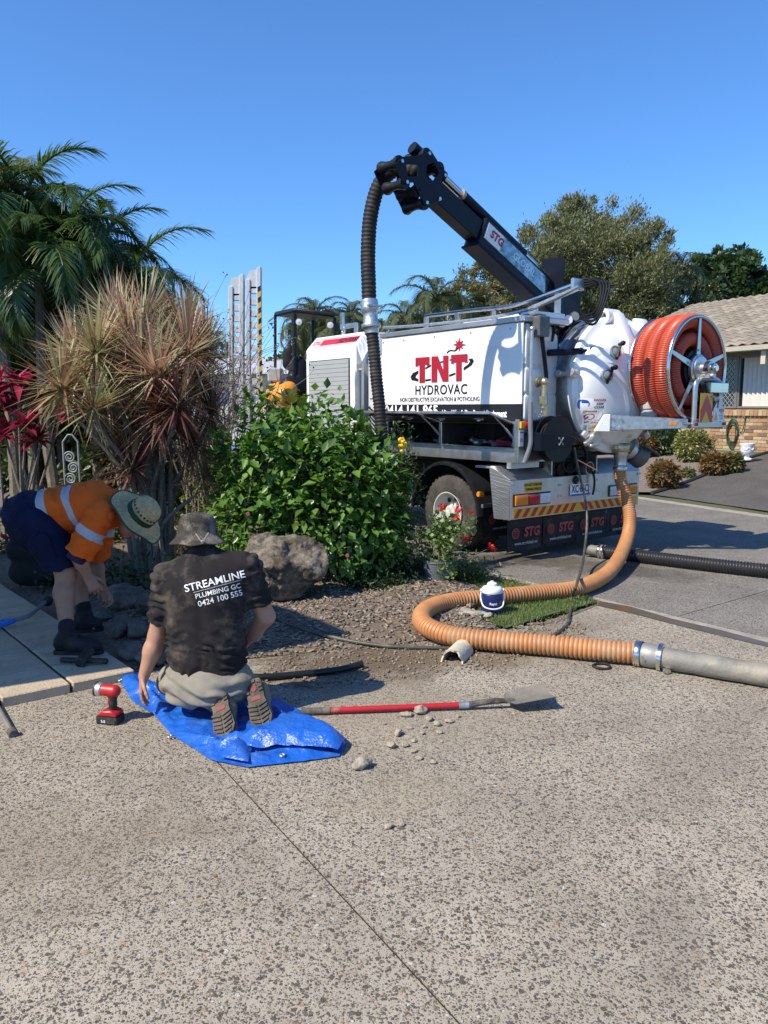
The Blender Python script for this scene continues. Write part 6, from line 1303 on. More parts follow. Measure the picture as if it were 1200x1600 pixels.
for i, a in enumerate(((130, 850, 6.6, 700, 0.34, 0.32, M_dkg, 0.06, 0.03, 'dark leafy ground plant with daisies behind the bending worker'), (190, 880, 6.3, 600, 0.3, 0.26, M_dkg, 0.06, 0.03, 'dark ground plant between dracaena canes and garden rocks'), (150, 720, 9.0, 700, 0.4, 0.55, M_lime, 0.10, 0.045, 'lime green leafy plant behind the orange shirt'), (105, 700, 9.6, 600, 0.5, 0.6, M_hedge, 0.09, 0.04, 'green fine-leaved plant around the white garden ornament'), (340, 720, 8.6, 800, 0.45, 1.2, M_lime, 0.09, 0.045, 'yellow-green climber at the foot of the twiggy shrub'), (300, 810, 7.6, 500, 0.3, 0.4, M_dra[1], 0.30, 0.018, 'tufted strappy plant beside the dracaena canes'), (262, 820, 7.8, 400, 0.25, 0.45, M_lime, 0.09, 0.04, 'lime plant with an orange flower beside the canes'), (655, 905, 6.95, 700, 0.30, 0.20, M_dkg, 0.05, 0.025, 'low green plant left of the geranium pot'), (735, 895, 6.95, 500, 0.20, 0.16, M_yl, 0.05, 0.02, 'low feathery plant right of the geranium pot'), (590, 900, 6.55, 500, 0.28, 0.12, M_dkg, 0.06, 0.03, 'low leaves under the hibiscus near the mulch'), (10, 835, 8.2, 500, 0.35, 0.28, M_dkg, 0.06, 0.03, 'low plant with crimson flowers beside the paved path'), (345, 905, 6.6, 500, 0.3, 0.35, M_hib, 0.09, 0.05, 'broad-leaved plant between canes and boulder'))):
    c = clump('garden_plant', *a[:9], a[9], 'plant', GP, 400 + i)
    base = np.array(c.location)
    if i == 0:
        f = MB(); q = at_depth(156, 868, 6.15) - np.array([0, 0, 0]); 
        for k in range(9): an = k * 0.698; f.add([q, q + 0.04 * np.array([math.cos(an - .22), -0.2, math.sin(an - .22)]), q + 0.05 * np.array([math.cos(an), -0.1, math.sin(an)]), q + 0.04 * np.array([math.cos(an + .22), -0.2, math.sin(an + .22)])], [(0, 1, 2, 3)])
        f.build('daisy', M_wht, c, world=True); f = MB(); f.sphere(q + (0, -0.008, 0), 0.013, 8, 6); f.build('daisy_eye', mat('dark eye', (0.03, 0.03, 0.10), 0.6), c, world=True)
        f = MB(); f.tube([q, q + (0.01, 0.03, -0.3)], 0.003, 4); f.build('flower_stalk', M_stem, c, world=True)
    if i == 10:
        f = MB(); 
        for k in range(16): f.sphere(base + np.array([rs.uniform(-.3, .3), rs.uniform(-.35, .1), rs.uniform(0.08, 0.3)]), 0.025, 6, 4)
        f.build('flowers', mat('crimson flower', (0.40, 0.01, 0.05), 0.6), c, world=True)['kind'] = 'stuff'
    if i == 6: f = MB(); q = at_depth(267, 788, 7.5); f.sphere(q, 0.03, 8, 5); f.sphere(q + (0.02, 0, 0.02), 0.02, 8, 5); f.tube([q, base], 0.004, 4); f.build('flower', mat('orange flower', (0.65, 0.16, 0.05), 0.6), c, world=True)
# across the street
def shrub_far(px, py, hpx, mt, lab, seed, n=1500, L_=0.10, W_=0.05):
    q = on_terrain(px, py); d = q[1]; R = hpx * d / FPX * 0.5; r = np.random.default_rng(seed); pts = bush_points((q[0], q[1], q[2] + R * 0.95), (R * 1.1, R, R), n, r, 0.25, 0.3, seed, q[2]); P = np.array([p for p, _ in pts]); D0 = np.array([d_ for _, d_ in pts]); t = thing('neighbour_shrub', q, lab, 'shrub', 'shrubs in the bed across the street')
    leaves('foliage', P, D0 + rand_dirs(r, n) * 0.7, np.array([0, 0, 1.0]) + rand_dirs(r, n) * 0.6, L_ * r.uniform(.6, 1.2, n), W_, mt, t, 0.25, 0.1, 'stuff', q)
    m = MB(); 
    for k in range(5): m.tube([q, q + np.array([r.uniform(-.6, .6) * R, r.uniform(-.4, .4) * R, R * 1.2])], [0.015, 0.006], 4)
    m.build('stems', M_bark, t, world=True)['kind'] = 'stuff'
M_var = leaf_mat('cream variegated leaf', (0.09, 0.12, 0.025), (0.42, 0.40, 0.16), 0.45, 0.25); M_rust = leaf_mat('rusty leaf', (0.14, 0.075, 0.03), (0.28, 0.19, 0.07), 0.5, 0.25)
shrub_far(1083, 722, 52, M_var, 'round cream-and-green shrub, largest in the bed by the house', 501, 2200); shrub_far(1115, 742, 36, M_rust, 'rusty-leaved shrub against the round cream shrub', 502); shrub_far(1143, 738, 30, M_oak2, 'olive shrub next to the white urn', 503); shrub_far(1036, 764, 44, M_rust, 'low rusty shrub at the bed corner by the kerb', 504); shrub_far(1032, 712, 56, M_hedge, 'dark green shrub behind the hose reel arm', 505, 2200); shrub_far(1075, 748, 16, M_oak2, 'tiny ground plant in front of the cream shrub', 506, 300); shrub_far(1005, 716, 40, M_rust, 'reddish shrub behind the truck\'s outlet cap', 507)

# ---- lawn blades and mulch chips
def scatter(poly, n, seed, near=True):
    r = np.random.default_rng(seed); A = np.array(poly); lo, hi = A.min(0), A.max(0); out = []
    while len(out) < n:
        p = r.uniform(lo, hi)
        if inside(poly, *p): out.append(p)
    return np.array(out)
g = scatter(LAWN, 17000, 61); r = np.random.default_rng(62); n = len(g); g = g + r.normal(size=(n, 2)) * 0.035
v, f = blades_np(np.column_stack([g, np.full(n, 0.015)]), rand_dirs(r, n) * 0.55 + np.array([0, 0, 1.0]), r.uniform(0.022, 0.06, n), r.uniform(0.004, 0.007, n), r.uniform(0.1, 0.5, n), 2)
tag(link_mesh('grass', mesh_np('grass', v, f), leaf_mat('grass blade', (0.07, 0.13, 0.025), (0.20, 0.24, 0.07), 0.6, 0.3)), 'short green and straw-coloured grass of the small lawn patch', 'grass', kind='stuff')
CH = [p for p in DRV[:6]] + [tuple(on_ground(800, 985)[:2]), tuple(on_ground(740, 930)[:2]), (0.2, 7.2), (-1.2, 7.6), (-2.2, 7.6), (-2.5, 6.6), (-1.75, 5.3)]
g = scatter(CH, 6000, 63); r = np.random.default_rng(64); n = len(g)
far = np.array([garden_z(x, y) for x, y in g]); keep = far > -0.2; g = g[keep]; far = far[keep]; n = len(g)
an = r.uniform(0, 6.28, n); D = np.stack([np.cos(an), np.sin(an), r.normal(size=n) * 0.25], 1)
def chips(P, D, L_, W_, T_, mt, name, lab, cat):
    n = len(P); D = D / np.linalg.norm(D, axis=1)[:, None]; S = np.cross(D, np.array([0, 0, 1.0])); S /= np.linalg.norm(S, axis=1)[:, None]; N = np.cross(S, D); L_, W_, T_ = (np.broadcast_to(q, (n,))[:, None] for q in (L_, W_, T_))
    b = [P - D * L_ / 2 - S * W_ / 2, P + D * L_ / 2 - S * W_ * 0.35, P + D * L_ / 2 + S * W_ * 0.3, P - D * L_ / 2 + S * W_ / 2]; t = [q + N * T_ for q in b]
    v = np.stack(b + t, 1).reshape(-1, 3); k = np.arange(n)[:, None] * 8; f = np.concatenate([k + np.array([q]) for q in ((4, 5, 6, 7), (0, 4, 7, 3), (1, 2, 6, 5), (0, 1, 5, 4), (3, 7, 6, 2))]); return tag(link_mesh(name, mesh_np(name, v, f), mt), lab, cat, kind='stuff')
M_chip = leaf_mat('bark chip', (0.085, 0.06, 0.042), (0.33, 0.27, 0.205), 0.9, 0.0)
chips(np.column_stack([g, far + 0.004]), D, np.minimum(0.10, 0.016 + r.exponential(0.018, n)), r.uniform(0.006, 0.02, n), r.uniform(0.002, 0.009, n), M_chip, 'mulch', 'loose grey-brown bark mulch over the garden bed', 'mulch')
SP_ = [tuple(on_ground(*p)[:2]) for p in ((400, 1075), (520, 1075), (760, 1050), (930, 985), (880, 960), (700, 985), (560, 1010), (420, 1030))]
g = scatter(SP_, 900, 65); n = len(g); r = np.random.default_rng(66); an = r.uniform(0, 6.28, n)
chips(np.column_stack([g, np.full(n, 0.004)]), np.stack([np.cos(an), np.sin(an), r.normal(size=n) * 0.3], 1), r.uniform(0.006, 0.022, n), r.uniform(0.005, 0.014, n), r.uniform(0.003, 0.010, n), leaf_mat('spilled crumb', (0.12, 0.085, 0.055), (0.30, 0.24, 0.17), 0.9, 0.0), 'spilled_soil', 'crumbs of soil and bark spilled on the driveway edge', 'soil')
# ================================================================== PEOPLE
M_skin = mat('weathered skin', (0.40, 0.21, 0.13), 0.55, vary=0.10, scale=14, bump=0.15, bscale=150, dirt=(0.30, 0.16, 0.11), dscale=9, dcut=(0.55, 0.8))
M_skin2 = mat('tanned skin', (0.34, 0.175, 0.115), 0.55, vary=0.10, scale=14, bump=0.15, bscale=150)
M_hair = mat('short dark hair', (0.035, 0.025, 0.018), 0.8, vary=0.3, scale=60, bump=0.6, bscale=200)
def unit(v): v = np.asarray(v, float); return v / np.linalg.norm(v)
def add_hand(f, wrist, d, n, size=1.0, curl=0.5, thumb=1, k=0.006):
    """palm and five fingers: d = direction of the fingers, n = palm-side normal, thumb = side (+1/-1)"""
    d = unit(d); n = unit(np.asarray(n) - d * np.dot(n, d)); s = np.cross(d, n) * thumb; W = np.asarray(wrist, float); S = size
    pc = W + d * 0.05 * S
    f.cone(W, W + d * 0.075 * S, 0.022 * S, 0.024 * S, 0.015, (n, 0.62)); 
    for o in (-0.024, 0.0, 0.024): f.cone(W + d * 0.02 * S + s * o * 0.6 * S, W + d * 0.085 * S + s * o * S, 0.017 * S, 0.013 * S, 0.012)
    for j, (o, ln) in enumerate(((0.031, 0.074), (0.0105, 0.082), (-0.0105, 0.077), (-0.031, 0.060))):
        b = W + d * (0.086 - 0.004 * abs(j - 1.3)) * S + s * o * S; c = b; dd = d + s * o * 1.3; dd = unit(dd); a = curl * (0.55 + 0.12 * j)
        for q, (fr, r) in enumerate(((0.45, 0.0092), (0.32, 0.0084), (0.23, 0.0076))):
            ca, sa = math.cos(a), math.sin(a); e = c + (dd * ca + n * sa) * ln * fr * S; f.cone(c, e, r * S, r * 0.93 * S, 0.004); c = e; a += curl * (0.75 + 0.05 * j)
    c = W + d * 0.022 * S + s * 0.024 * S
    for ln, r, aw in ((0.042, 0.0125, 0.75), (0.032, 0.0105, 0.45), (0.026, 0.009, 0.2)):
        e = c + unit(d + s * aw + n * (0.35 + 0.5 * curl)) * ln * S; f.cone(c, e, r * S, r * 0.9 * S, 0.006); c = e
def add_head(f, c, up, fwd, s=1.0):
    up = unit(up); fwd = unit(np.asarray(fwd) - up * np.dot(fwd, up)); sd = np.cross(fwd, up); R = np.stack([sd, fwd, up]); c = np.asarray(c, float)
    f.ell(c + up * 0.03 * s, np.array([0.074, 0.094, 0.092]) * s, 0.02, R); f.ell(c - up * 0.045 * s + fwd * 0.025 * s, np.array([0.058, 0.066, 0.066]) * s, 0.03, R)
    f.cone(c + fwd * 0.090 * s + up * 0.015 * s, c + fwd * 0.112 * s - up * 0.025 * s, 0.008 * s, 0.015 * s, 0.012)          # nose
    f.cone(c + fwd * 0.086 * s + up * 0.028 * s - sd * 0.04 * s, c + fwd * 0.086 * s + up * 0.028 * s + sd * 0.04 * s, 0.010 * s, 0.010 * s, 0.015)   # brow
    for o in (-0.004, 0.010): f.cone(c + fwd * 0.088 * s - up * (0.055 + o) * s - sd * 0.02 * s, c + fwd * 0.088 * s - up * (0.055 + o) * s + sd * 0.02 * s, 0.006 * s, 0.006 * s, 0.004)
    f.ell(c + fwd * 0.07 * s - up * 0.09 * s, np.array([0.025, 0.022, 0.02]) * s, 0.02, R)
    for q in (-1, 1): f.ell(c + sd * q * 0.078 * s - fwd * 0.005 * s - up * 0.005 * s, np.array([0.012, 0.022, 0.034]) * s, 0.008, R)
    return sd
def face_bits(c, up, fwd, s, par, eye=True):
    up = unit(up); fwd = unit(np.asarray(fwd) - up * np.dot(fwd, up)); sd = np.cross(fwd, up); c = np.asarray(c, float)
    for q in (-1, 1):
        e = MB(); p = c + fwd * 0.082 * s + sd * q * 0.032 * s + up * 0.010 * s; e.sphere(p, 0.012 * s, 10, 8); o = e.build('eye', M_wht, par, world=True); i = MB(); i.sphere(p + fwd * 0.008 * s, 0.006 * s, 8, 6); i.build('iris', M_ink, o, world=True)
        b = MB(); b.tube([p + up * 0.022 * s + sd * (-0.016) * s + fwd * 0.008, p + up * 0.026 * s + fwd * 0.010, p + up * 0.022 * s + sd * 0.016 * s + fwd * 0.006], 0.004 * s, 5); b.build('eyebrow', M_hair, par, world=True)
def cloth_part(name, f, mt, root, wr=None, it=1): return link_mesh(name, f.mesh(name, np.array(root.location), wr, it), mt, root)
def project_text(root, shirt, target_mat, s, p0, p1, hpx, bold, name='shirt_lettering'):
    """print laid on the cloth: the line of text runs between two photo pixels and is dropped onto the shirt surface"""
    v, fc = text_shape(s, 1.0, bold); bm = bmesh.new(); vs = [bm.verts.new(q) for q in v]
    for q in fc:
        try: bm.faces.new([vs[i] for i in q])
        except ValueError: pass
    x0, x1 = v[:, 0].min(), v[:, 0].max()
    for x in np.linspace(x0, x1, 50)[1:-1]: bmesh.ops.bisect_plane(bm, geom=bm.verts[:] + bm.edges[:] + bm.faces[:], plane_co=(x, 0, 0), plane_no=(1, 0, 0))
    for y in (-0.25, 0.0, 0.25): bmesh.ops.bisect_plane(bm, geom=bm.verts[:] + bm.edges[:] + bm.faces[:], plane_co=(0, y, 0), plane_no=(0, 1, 0))
    me = shirt.data; off = Vector(root.location); tree = BVHTree.FromPolygons([tuple(q.co + off) for q in me.vertices], [tuple(p.vertices) for p in me.polygons])
    a = np.array(p0, float); b = np.array(p1, float); ax = b - a; ay = np.array([ax[1], -ax[0]]) / np.linalg.norm(ax) * hpx; last = None
    for q in bm.verts:
        t = (q.co.x - x0) / (x1 - x0); px = a + ax * t + ay * q.co.y; r = Vector(ray(*px)).normalized(); h = tree.ray_cast(Vector(CAMP), r)
        if h[0] is not None: last = h[3]; pos = h[0] - r * 0.003
        else: pos = Vector(CAMP) + r * ((last or 4.0) - 0.003)
        q.co = pos - off
    o = bpy.data.meshes.new(name); bm.to_mesh(o); bm.free(); return link_mesh(name, o, target_mat, root)

# ------------------------------------------------------------------ kneeling worker in the dark polo shirt
K = dict(pel=at_depth(326, 1062, 3.84), wai=at_depth(325, 1005, 3.85), che=at_depth(323, 935, 3.86), nek=at_depth(316, 870, 3.88), hed=at_depth(309, 846, 3.92),
         shL=at_depth(263, 905, 3.88), shR=at_depth(384, 888, 3.88), elL=at_depth(246, 992, 3.90), wrL=at_depth(225, 1056, 3.86), elR=at_depth(416, 963, 3.92), wrR=at_depth(368, 1018, 4.15),
         knL=np.array([*at_depth(266, 1105, 4.10)[:2], 0.085]), anL=at_depth(338, 1098, 3.78), knR=np.array([*at_depth(352, 1100, 4.25)[:2], 0.085]), anR=at_depth(388, 1082, 3.86))
K['hiL'] = K['pel'] + (-0.10, 0.02, -0.03); K['hiR'] = K['pel'] + (0.10, 0.02, -0.02)
kneel = thing('person', (K['pel'][0], K['pel'][1], 0.0), 'kneeling person in a dark printed polo shirt and bucket hat on the blue tarp', 'person')
f = Field((-1.55, 3.45, 0.0), (-0.38, 4.62, 1.15), 0.0055)
Fd = (0, 1, 0.15)
f.chain([K['pel'], K['wai'], K['che']], [0.145, 0.135, 0.145], 0.04, (Fd, 0.62)); f.cone(K['shL'], K['shR'], 0.06, 0.06, 0.05); f.cone(K['che'], K['nek'], 0.12, 0.065, 0.04, (Fd, 0.7)); f.cone(K['nek'] - (0, 0, 0.02), K['hed'], 0.058, 0.056, 0.02)
add_head(f, K['hed'] + (0, 0.01, 0.012), (-0.03, 0.12, 1), (-0.25, 1, -0.15))
for a, b, c in (('shL', 'elL', 'wrL'), ('shR', 'elR', 'wrR')):
    A, B, C_ = K[a], K[b], K[c]; f.cone(A, B, 0.056, 0.046, 0.03); f.cone(B, B * 0.6 + C_ * 0.4, 0.045, 0.046, 0.02); f.cone(B * 0.65 + C_ * 0.35, C_, 0.046, 0.029, 0.02, None)
add_hand(f, K['wrL'], (-0.12, -0.12, -1), (0.75, 0.1, 0.0), 0.98, 0.38, thumb=1)
add_hand(f, K['wrR'], (-0.2, 0.5, -0.6), (0, -0.3, -1), 0.98, 0.7, thumb=-1)
for h, k_, a in (('hiL', 'knL', 'anL'), ('hiR', 'knR', 'anR')):
    A, B, C_ = K[h], K[k_], K[a]; f.cone(A, B, 0.085, 0.060, 0.03); f.cone(B, B * 0.6 + C_ * 0.4, 0.056, 0.058, 0.02); f.cone(B * 0.6 + C_ * 0.4, C_, 0.058, 0.038, 0.02)
cloth_part('body', f, M_skin, kneel)
# shirt
f = Field((-1.42, 3.48, 0.1), (-0.45, 4.3, 1.05), 0.0065)
f.chain([K['pel'] + (0, 0.0, 0.045), K['wai'] + (-0.01, 0, 0), K['che']], [0.192, 0.196, 0.222], 0.05, (Fd, 0.60)); f.cone(K['nek'] - (0.0, 0, 0.035), K['shL'], 0.075, 0.082, 0.05); f.cone(K['nek'] - (0.0, 0, 0.035), K['shR'], 0.075, 0.082, 0.05); f.cone(K['shL'] + (0.03, 0, -0.01), K['shR'] + (-0.03, 0, -0.01), 0.078, 0.078, 0.06); f.cone(K['che'], K['nek'] - (0, 0, 0.03), 0.16, 0.085, 0.06, (Fd, 0.66))
eL = K['shL'] * 0.28 + K['elL'] * 0.72; eR = K['shR'] * 0.30 + K['elR'] * 0.70
f.cone(K['shL'], eL, 0.074, 0.068, 0.03); f.cone(K['shR'], eR, 0.074, 0.068, 0.03)
f.cone(K['nek'] - (0, 0, 0.02), K['nek'] + (0, 0.005, 0.028), 0.072, 0.068, 0.015)
for e, a in ((eL, K['shL']), (eR, K['shR'])):                      # open sleeve ends
    d = unit(e - a); sl, q = f._sub(e - 0.16, e + 0.16); t = (q - e) @ d; ax = np.linalg.norm((q - e) - t[..., None] * d, axis=-1); near = (t > 0.01) & (ax < 0.12) & (np.abs(q[..., 0] - e[0]) < 0.13); f.F[sl] = np.where(near, np.maximum(f.F[sl], t - 0.01), f.F[sl])
sl, q = f._sub(f.lo, f.lo + f.h * f.dim); f.F = np.maximum(f.F, (K['pel'][2] - 0.035 + 0.0 - q[..., 2])[:f.F.shape[0], :f.F.shape[1], :f.F.shape[2]]); del q
def wr_k(v, n):
    low = np.clip((0.62 - v[:, 2]) / 0.25, 0, 1); arm = np.clip((np.abs(v[:, 0] - K['che'][0]) - 0.17) / 0.05, 0, 1)
    return 0.008 * low * np.sin(v[:, 2] * 95 + 9 * vnoise(v, 6, 2.0, 3) + 14 * v[:, 0]) * np.clip(0.5 + vnoise(v, 6, 5.0), 0, 1) + 0.0035 * vnoise(v, (7, 7, 10), 1.0, 2) + 0.006 * arm * np.sin(v[:, 2] * 130 + 5 * vnoise(v, 9, 3.0)) + 0.006 * np.exp(-((v[:, 0] - K['che'][0]) / 0.03) ** 2) * -1
M_polo = mat('dusty dark polo cloth', (0.020, 0.017, 0.018), 0.9, vary=0.2, scale=10, bump=0.3, bscale=320, dirt=(0.135, 0.112, 0.085), dscale=5.2, dcut=(0.50, 0.74), spec=0.2)
shirt = cloth_part('polo_shirt', f, M_polo, kneel, wr_k)
m = MB(); m.lathe([(0.078, 0.0), (0.082, -0.012), (0.070, 0.022), (0.062, 0.042), (0.058, 0.042), (0.066, 0.0)], K['nek'] + (0, 0.01, 0.0), (-0.02, 0.22, 1), 28, sy=1.0, close=False); m.build('collar', mat('black collar', (0.012, 0.012, 0.015), 0.85, spec=0.2), kneel, world=True)
for s, a, b, h, bo in (('STREAMLINE', (288.5, 920.5), (382.5, 897), 16.5, 0.012), ('PLUMBING GC', (305.5, 932.5), (376, 915), 10.5, 0.008), ('0424 100 555', (309.5, 944.5), (378.5, 926), 12.5, 0.010)): project_text(kneel, shirt, M_wht, s, a, b, h, bo)
project_text(kneel, shirt, M_wht, '_', (301, 922.5), (376.5, 902.5), 9, 0.0, 'shirt_rule')
# shorts
f = Field((-1.5, 3.45, 0.0), (-0.45, 4.5, 0.5), 0.0065); f.ell(K['pel'] + (0, 0.0, -0.02), (0.19, 0.165, 0.125), 0.04); 
for h, k_ in (('hiL', 'knL'), ('hiR', 'knR')): f.cone(K[h] + (0, 0.0, 0.02), K[h] * 0.36 + K[k_] * 0.64 + (0, 0, 0.035), 0.112, 0.092, 0.03)
f.cone(K['hiL'] + (-0.02, -0.03, 0.01), K['hiR'] + (0.02, -0.02, 0.01), 0.115, 0.115, 0.03)
f.plane((0, 0, 0.075), (0, 0, -1)); f.plane(K['pel'] + (0, 0, 0.105), (0, 0, 1))
M_short = mat('stone cotton shorts', (0.25, 0.225, 0.18), 0.9, vary=0.12, scale=9, bump=0.3, bscale=260, dirt=(0.12, 0.10, 0.075), dscale=4, dcut=(0.5, 0.75), spec=0.2)
cloth_part('shorts', f, M_short, kneel, lambda v, n: 0.010 * np.sin(v[:, 2] * 75 + v[:, 0] * 22 + 5 * vnoise(v, 6, 8.0)) * np.clip(0.6 + vnoise(v, 5, 9), 0, 1) + 0.006 * vnoise(v, 11, 4.0))
# knee pad, socks, boots
M_tan = mat('muddy tan boot leather', (0.235, 0.165, 0.095), 0.8, vary=0.2, scale=14, bump=0.4, bscale=90, dirt=(0.16, 0.125, 0.085), dscale=7, dcut=(0.45, 0.7)); M_sole = mat('dusty black boot sole', (0.05, 0.044, 0.037), 0.85, vary=0.3, scale=20, dirt=(0.155, 0.12, 0.085), dscale=8, dcut=(0.45, 0.65)); M_sole_r = mat('rust red sole insert', (0.21, 0.05, 0.035), 0.8, vary=0.2, dirt=(0.16, 0.12, 0.09), dscale=14)
def boot_kneeling(toe, heel, n, ankle, shin):
    """boot with toes tucked on the ground: sole faces -n"""
    toe = np.asarray(toe, float); heel = np.asarray(heel, float); d = unit(toe - heel); n = unit(np.asarray(n, float) - d * np.dot(n, d)); s = np.cross(d, n); L = np.linalg.norm(toe - heel)
    f = Field(np.minimum(np.minimum(toe, heel), shin) - 0.14, np.maximum(np.maximum(toe, heel), shin) + 0.14, 0.006)
    f.cone(heel + d * 0.045 + n * 0.055, heel + d * 0.10 + n * 0.055, 0.045, 0.048, 0.03); f.cone(heel + d * 0.1 + n * 0.05, toe - d * 0.05 + n * 0.045, 0.048, 0.046, 0.03, (n, 0.9)); f.cone(heel + d * 0.06 + n * 0.06, ankle, 0.05, 0.052, 0.03); f.cone(ankle, shin, 0.053, 0.056, 0.02)
    f.plane(heel + n * 0.014, -n)
    b = cloth_part('boot', f, M_tan, kneel, lambda v, q: 0.004 * vnoise(v, 22, 6.0))
    def P(u, w, h=0.0): return heel + d * (u * L) + s * (w * 1.2) - n * h
    out = [(0.0, -0.022), (0.02, -0.036), (0.18, -0.042), (0.40, -0.037), (0.62, -0.046), (0.80, -0.050), (0.93, -0.036), (1.0, -0.014), (1.0, 0.014), (0.93, 0.036), (0.80, 0.050), (0.62, 0.046), (0.40, 0.037), (0.18, 0.042), (0.02, 0.036), (0.0, 0.022)]
    m = MB(); m.prism([P(u, w) + n * 0.016 for u, w in out], -n * 0.018); so = m.build('sole', M_sole, b, world=False); 
    so.data.transform(Matrix.Translation(-Vector(kneel.location)))
    def lug(poly, mt=M_sole, h=0.009): q = MB(); q.prism([P(u, w, 0.001) for u, w in poly], -n * h); o = q.build('lug', mt, so); o.data.transform(Matrix.Translation(-Vector(kneel.location)))
    lug([(0.03, -0.020), (0.06, -0.033), (0.11, -0.036), (0.08, -0.018)]); lug([(0.03, 0.020), (0.08, 0.018), (0.11, 0.036), (0.06, 0.033)]); lug([(0.02, -0.014), (0.02, 0.014), (0.07, 0.012), (0.07, -0.012)])
    for k in range(2): u = 0.14 + 0.075 * k; lug([(u, -0.040), (u + 0.05, -0.040), (u + 0.06, -0.022), (u + 0.01, -0.022)]); lug([(u, 0.040), (u + 0.01, 0.022), (u + 0.06, 0.022), (u + 0.05, 0.040)])
    lug([(0.11, -0.012), (0.15, 0.0), (0.11, 0.012), (0.22, 0.014), (0.26, 0.0), (0.22, -0.014)], M_sole_r, 0.005); lug([(0.34, -0.022), (0.34, 0.022), (0.43, 0.022), (0.43, -0.022)], M_sole_r, 0.004)
    for k in range(6):
        u = 0.48 + 0.083 * k; w = 0.043 if k < 4 else 0.034
        lug([(u + 0.045, -0.004), (u - 0.005, -w), (u + 0.035, -w), (u + 0.082, -0.004)]); lug([(u + 0.045, 0.004), (u + 0.082, 0.004), (u + 0.035, w), (u - 0.005, w)])
boot_kneeling(on_ground(353, 1153, 0.012), at_depth(340, 1079, 3.74), (0, 1, 0.10), at_depth(338, 1096, 3.82), K['anL'] * 0.55 + K['knL'] * 0.45 + (0, 0, 0.02))
boot_kneeling(on_ground(412, 1138, 0.012), at_depth(393, 1062, 3.80), (0, 1, 0.10), at_depth(388, 1078, 3.89), K['anR'] * 0.55 + K['knR'] * 0.45 + (0, 0, 0.02))
f = Field(K['anL'] - 0.35, K['anL'] + 0.35, 0.007); a, b = K['anL'] * 0.55 + K['knL'] * 0.45, K['anL'] * 0.42 + K['knL'] * 0.58; f.cone(a, b, 0.062, 0.060, 0.01); cloth_part('sock', f, mat('black sock', (0.015, 0.015, 0.017), 0.95), kneel)
f = Field(K['knL'] - 0.2, K['knL'] + 0.2, 0.007); f.ell(K['knL'] + (-0.005, 0.02, 0.0), (0.072, 0.078, 0.072), 0.01); f.plane((0, 0, 0.014), (0, 0, -1)); cloth_part('knee_pad', f, M_blk, kneel)
# bucket hat
def hat_lathe(name, prof, c, axis, mt, root, seg=40, wave=0.0, up=(0, 1, 0), sy=1.0):
    m = MB(); m.lathe(prof, (0, 0, 0), (0, 0, 1), seg, sy=sy, close=False); a, b, d = basis(axis, up); V_ = np.array(m.v)
    r = np.hypot(V_[:, 0], V_[:, 1]); th = np.arctan2(V_[:, 1], V_[:, 0]); V_[:, 2] += wave * (np.clip(r - 0.10, 0, 1) / 0.06) * (np.sin(2 * th + 0.6) + 0.5 * np.sin(5 * th)) + 0.004 * np.array([mnoise.noise((q[0] * 18, q[1] * 18, q[2] * 18)) for q in V_])
    m.v = [tuple(np.asarray(c) + a * q[0] + b * q[1] + d * q[2]) for q in V_]; return m.build(name, mt, root, world=True, sharp=60)
M_hatk = mat('dusty charcoal hat', (0.050, 0.044, 0.038), 0.95, vary=0.3, scale=12, bump=0.5, bscale=140, dirt=(0.22, 0.19, 0.15), dscale=9, dcut=(0.46, 0.62), spec=0.15)
hc = K['hed'] + np.array([0.0, 0.0, 0.02])
hk = hat_lathe('bucket_hat', [(0.142, -0.034), (0.144, -0.030), (0.118, -0.002), (0.101, 0.016), (0.098, 0.024), (0.096, 0.06), (0.090, 0.095), (0.075, 0.118), (0.045, 0.128), (0.001, 0.131), (0.001, 0.126), (0.07, 0.112), (0.088, 0.06), (0.094, 0.016), (0.138, -0.036)], hc, (-0.04, 0.16, 1), M_hatk, kneel, wave=0.006)
M_cord = mat('grey cord', (0.32, 0.30, 0.27), 0.8)
q = at_depth(316, 845, 3.785); m = MB(); m.tube(spline([q + (-0.035, 0.012, 0.035), q + (-0.01, 0.0, 0.005), q + (0.0, 0.0, -0.012)], 0.01), 0.0028, 5); m.tube(spline([q + (0.03, 0.012, 0.04), q + (0.012, 0.0, 0.01), q + (0.002, 0.0, -0.014)], 0.01), 0.0028, 5); m.sphere(q + (0, 0, -0.002), 0.007, 8, 6); m.build('cord', M_cord, hk, world=True)
m = MB(); m.tube(spline([K['hed'] + (-0.085, 0.02, 0.0), K['hed'] + (-0.088, 0.0, -0.05), K['hed'] + (-0.07, 0.03, -0.09), K['hed'] + (-0.04, 0.07, -0.10)], 0.02), 0.003, 5); m.build('chin_cord', M_cord, hk, world=True)
f = Field(K['hed'] - 0.16, K['hed'] + 0.18, 0.006); f.ell(K['hed'] + (0, 0.004, 0.034), (0.080, 0.099, 0.094), 0.01); f.plane(K['hed'] + (0, 0, -0.02), (0, 0.3, -1)); f.plane(K['hed'] + (0, 0.04, 0), (0, 1, 0.3)); cloth_part('hair', f, M_hair, kneel)
face_bits(K['hed'] + (0, 0.01, 0.012), (-0.03, 0.12, 1), (-0.25, 1, -0.15), 1.0, kneel)

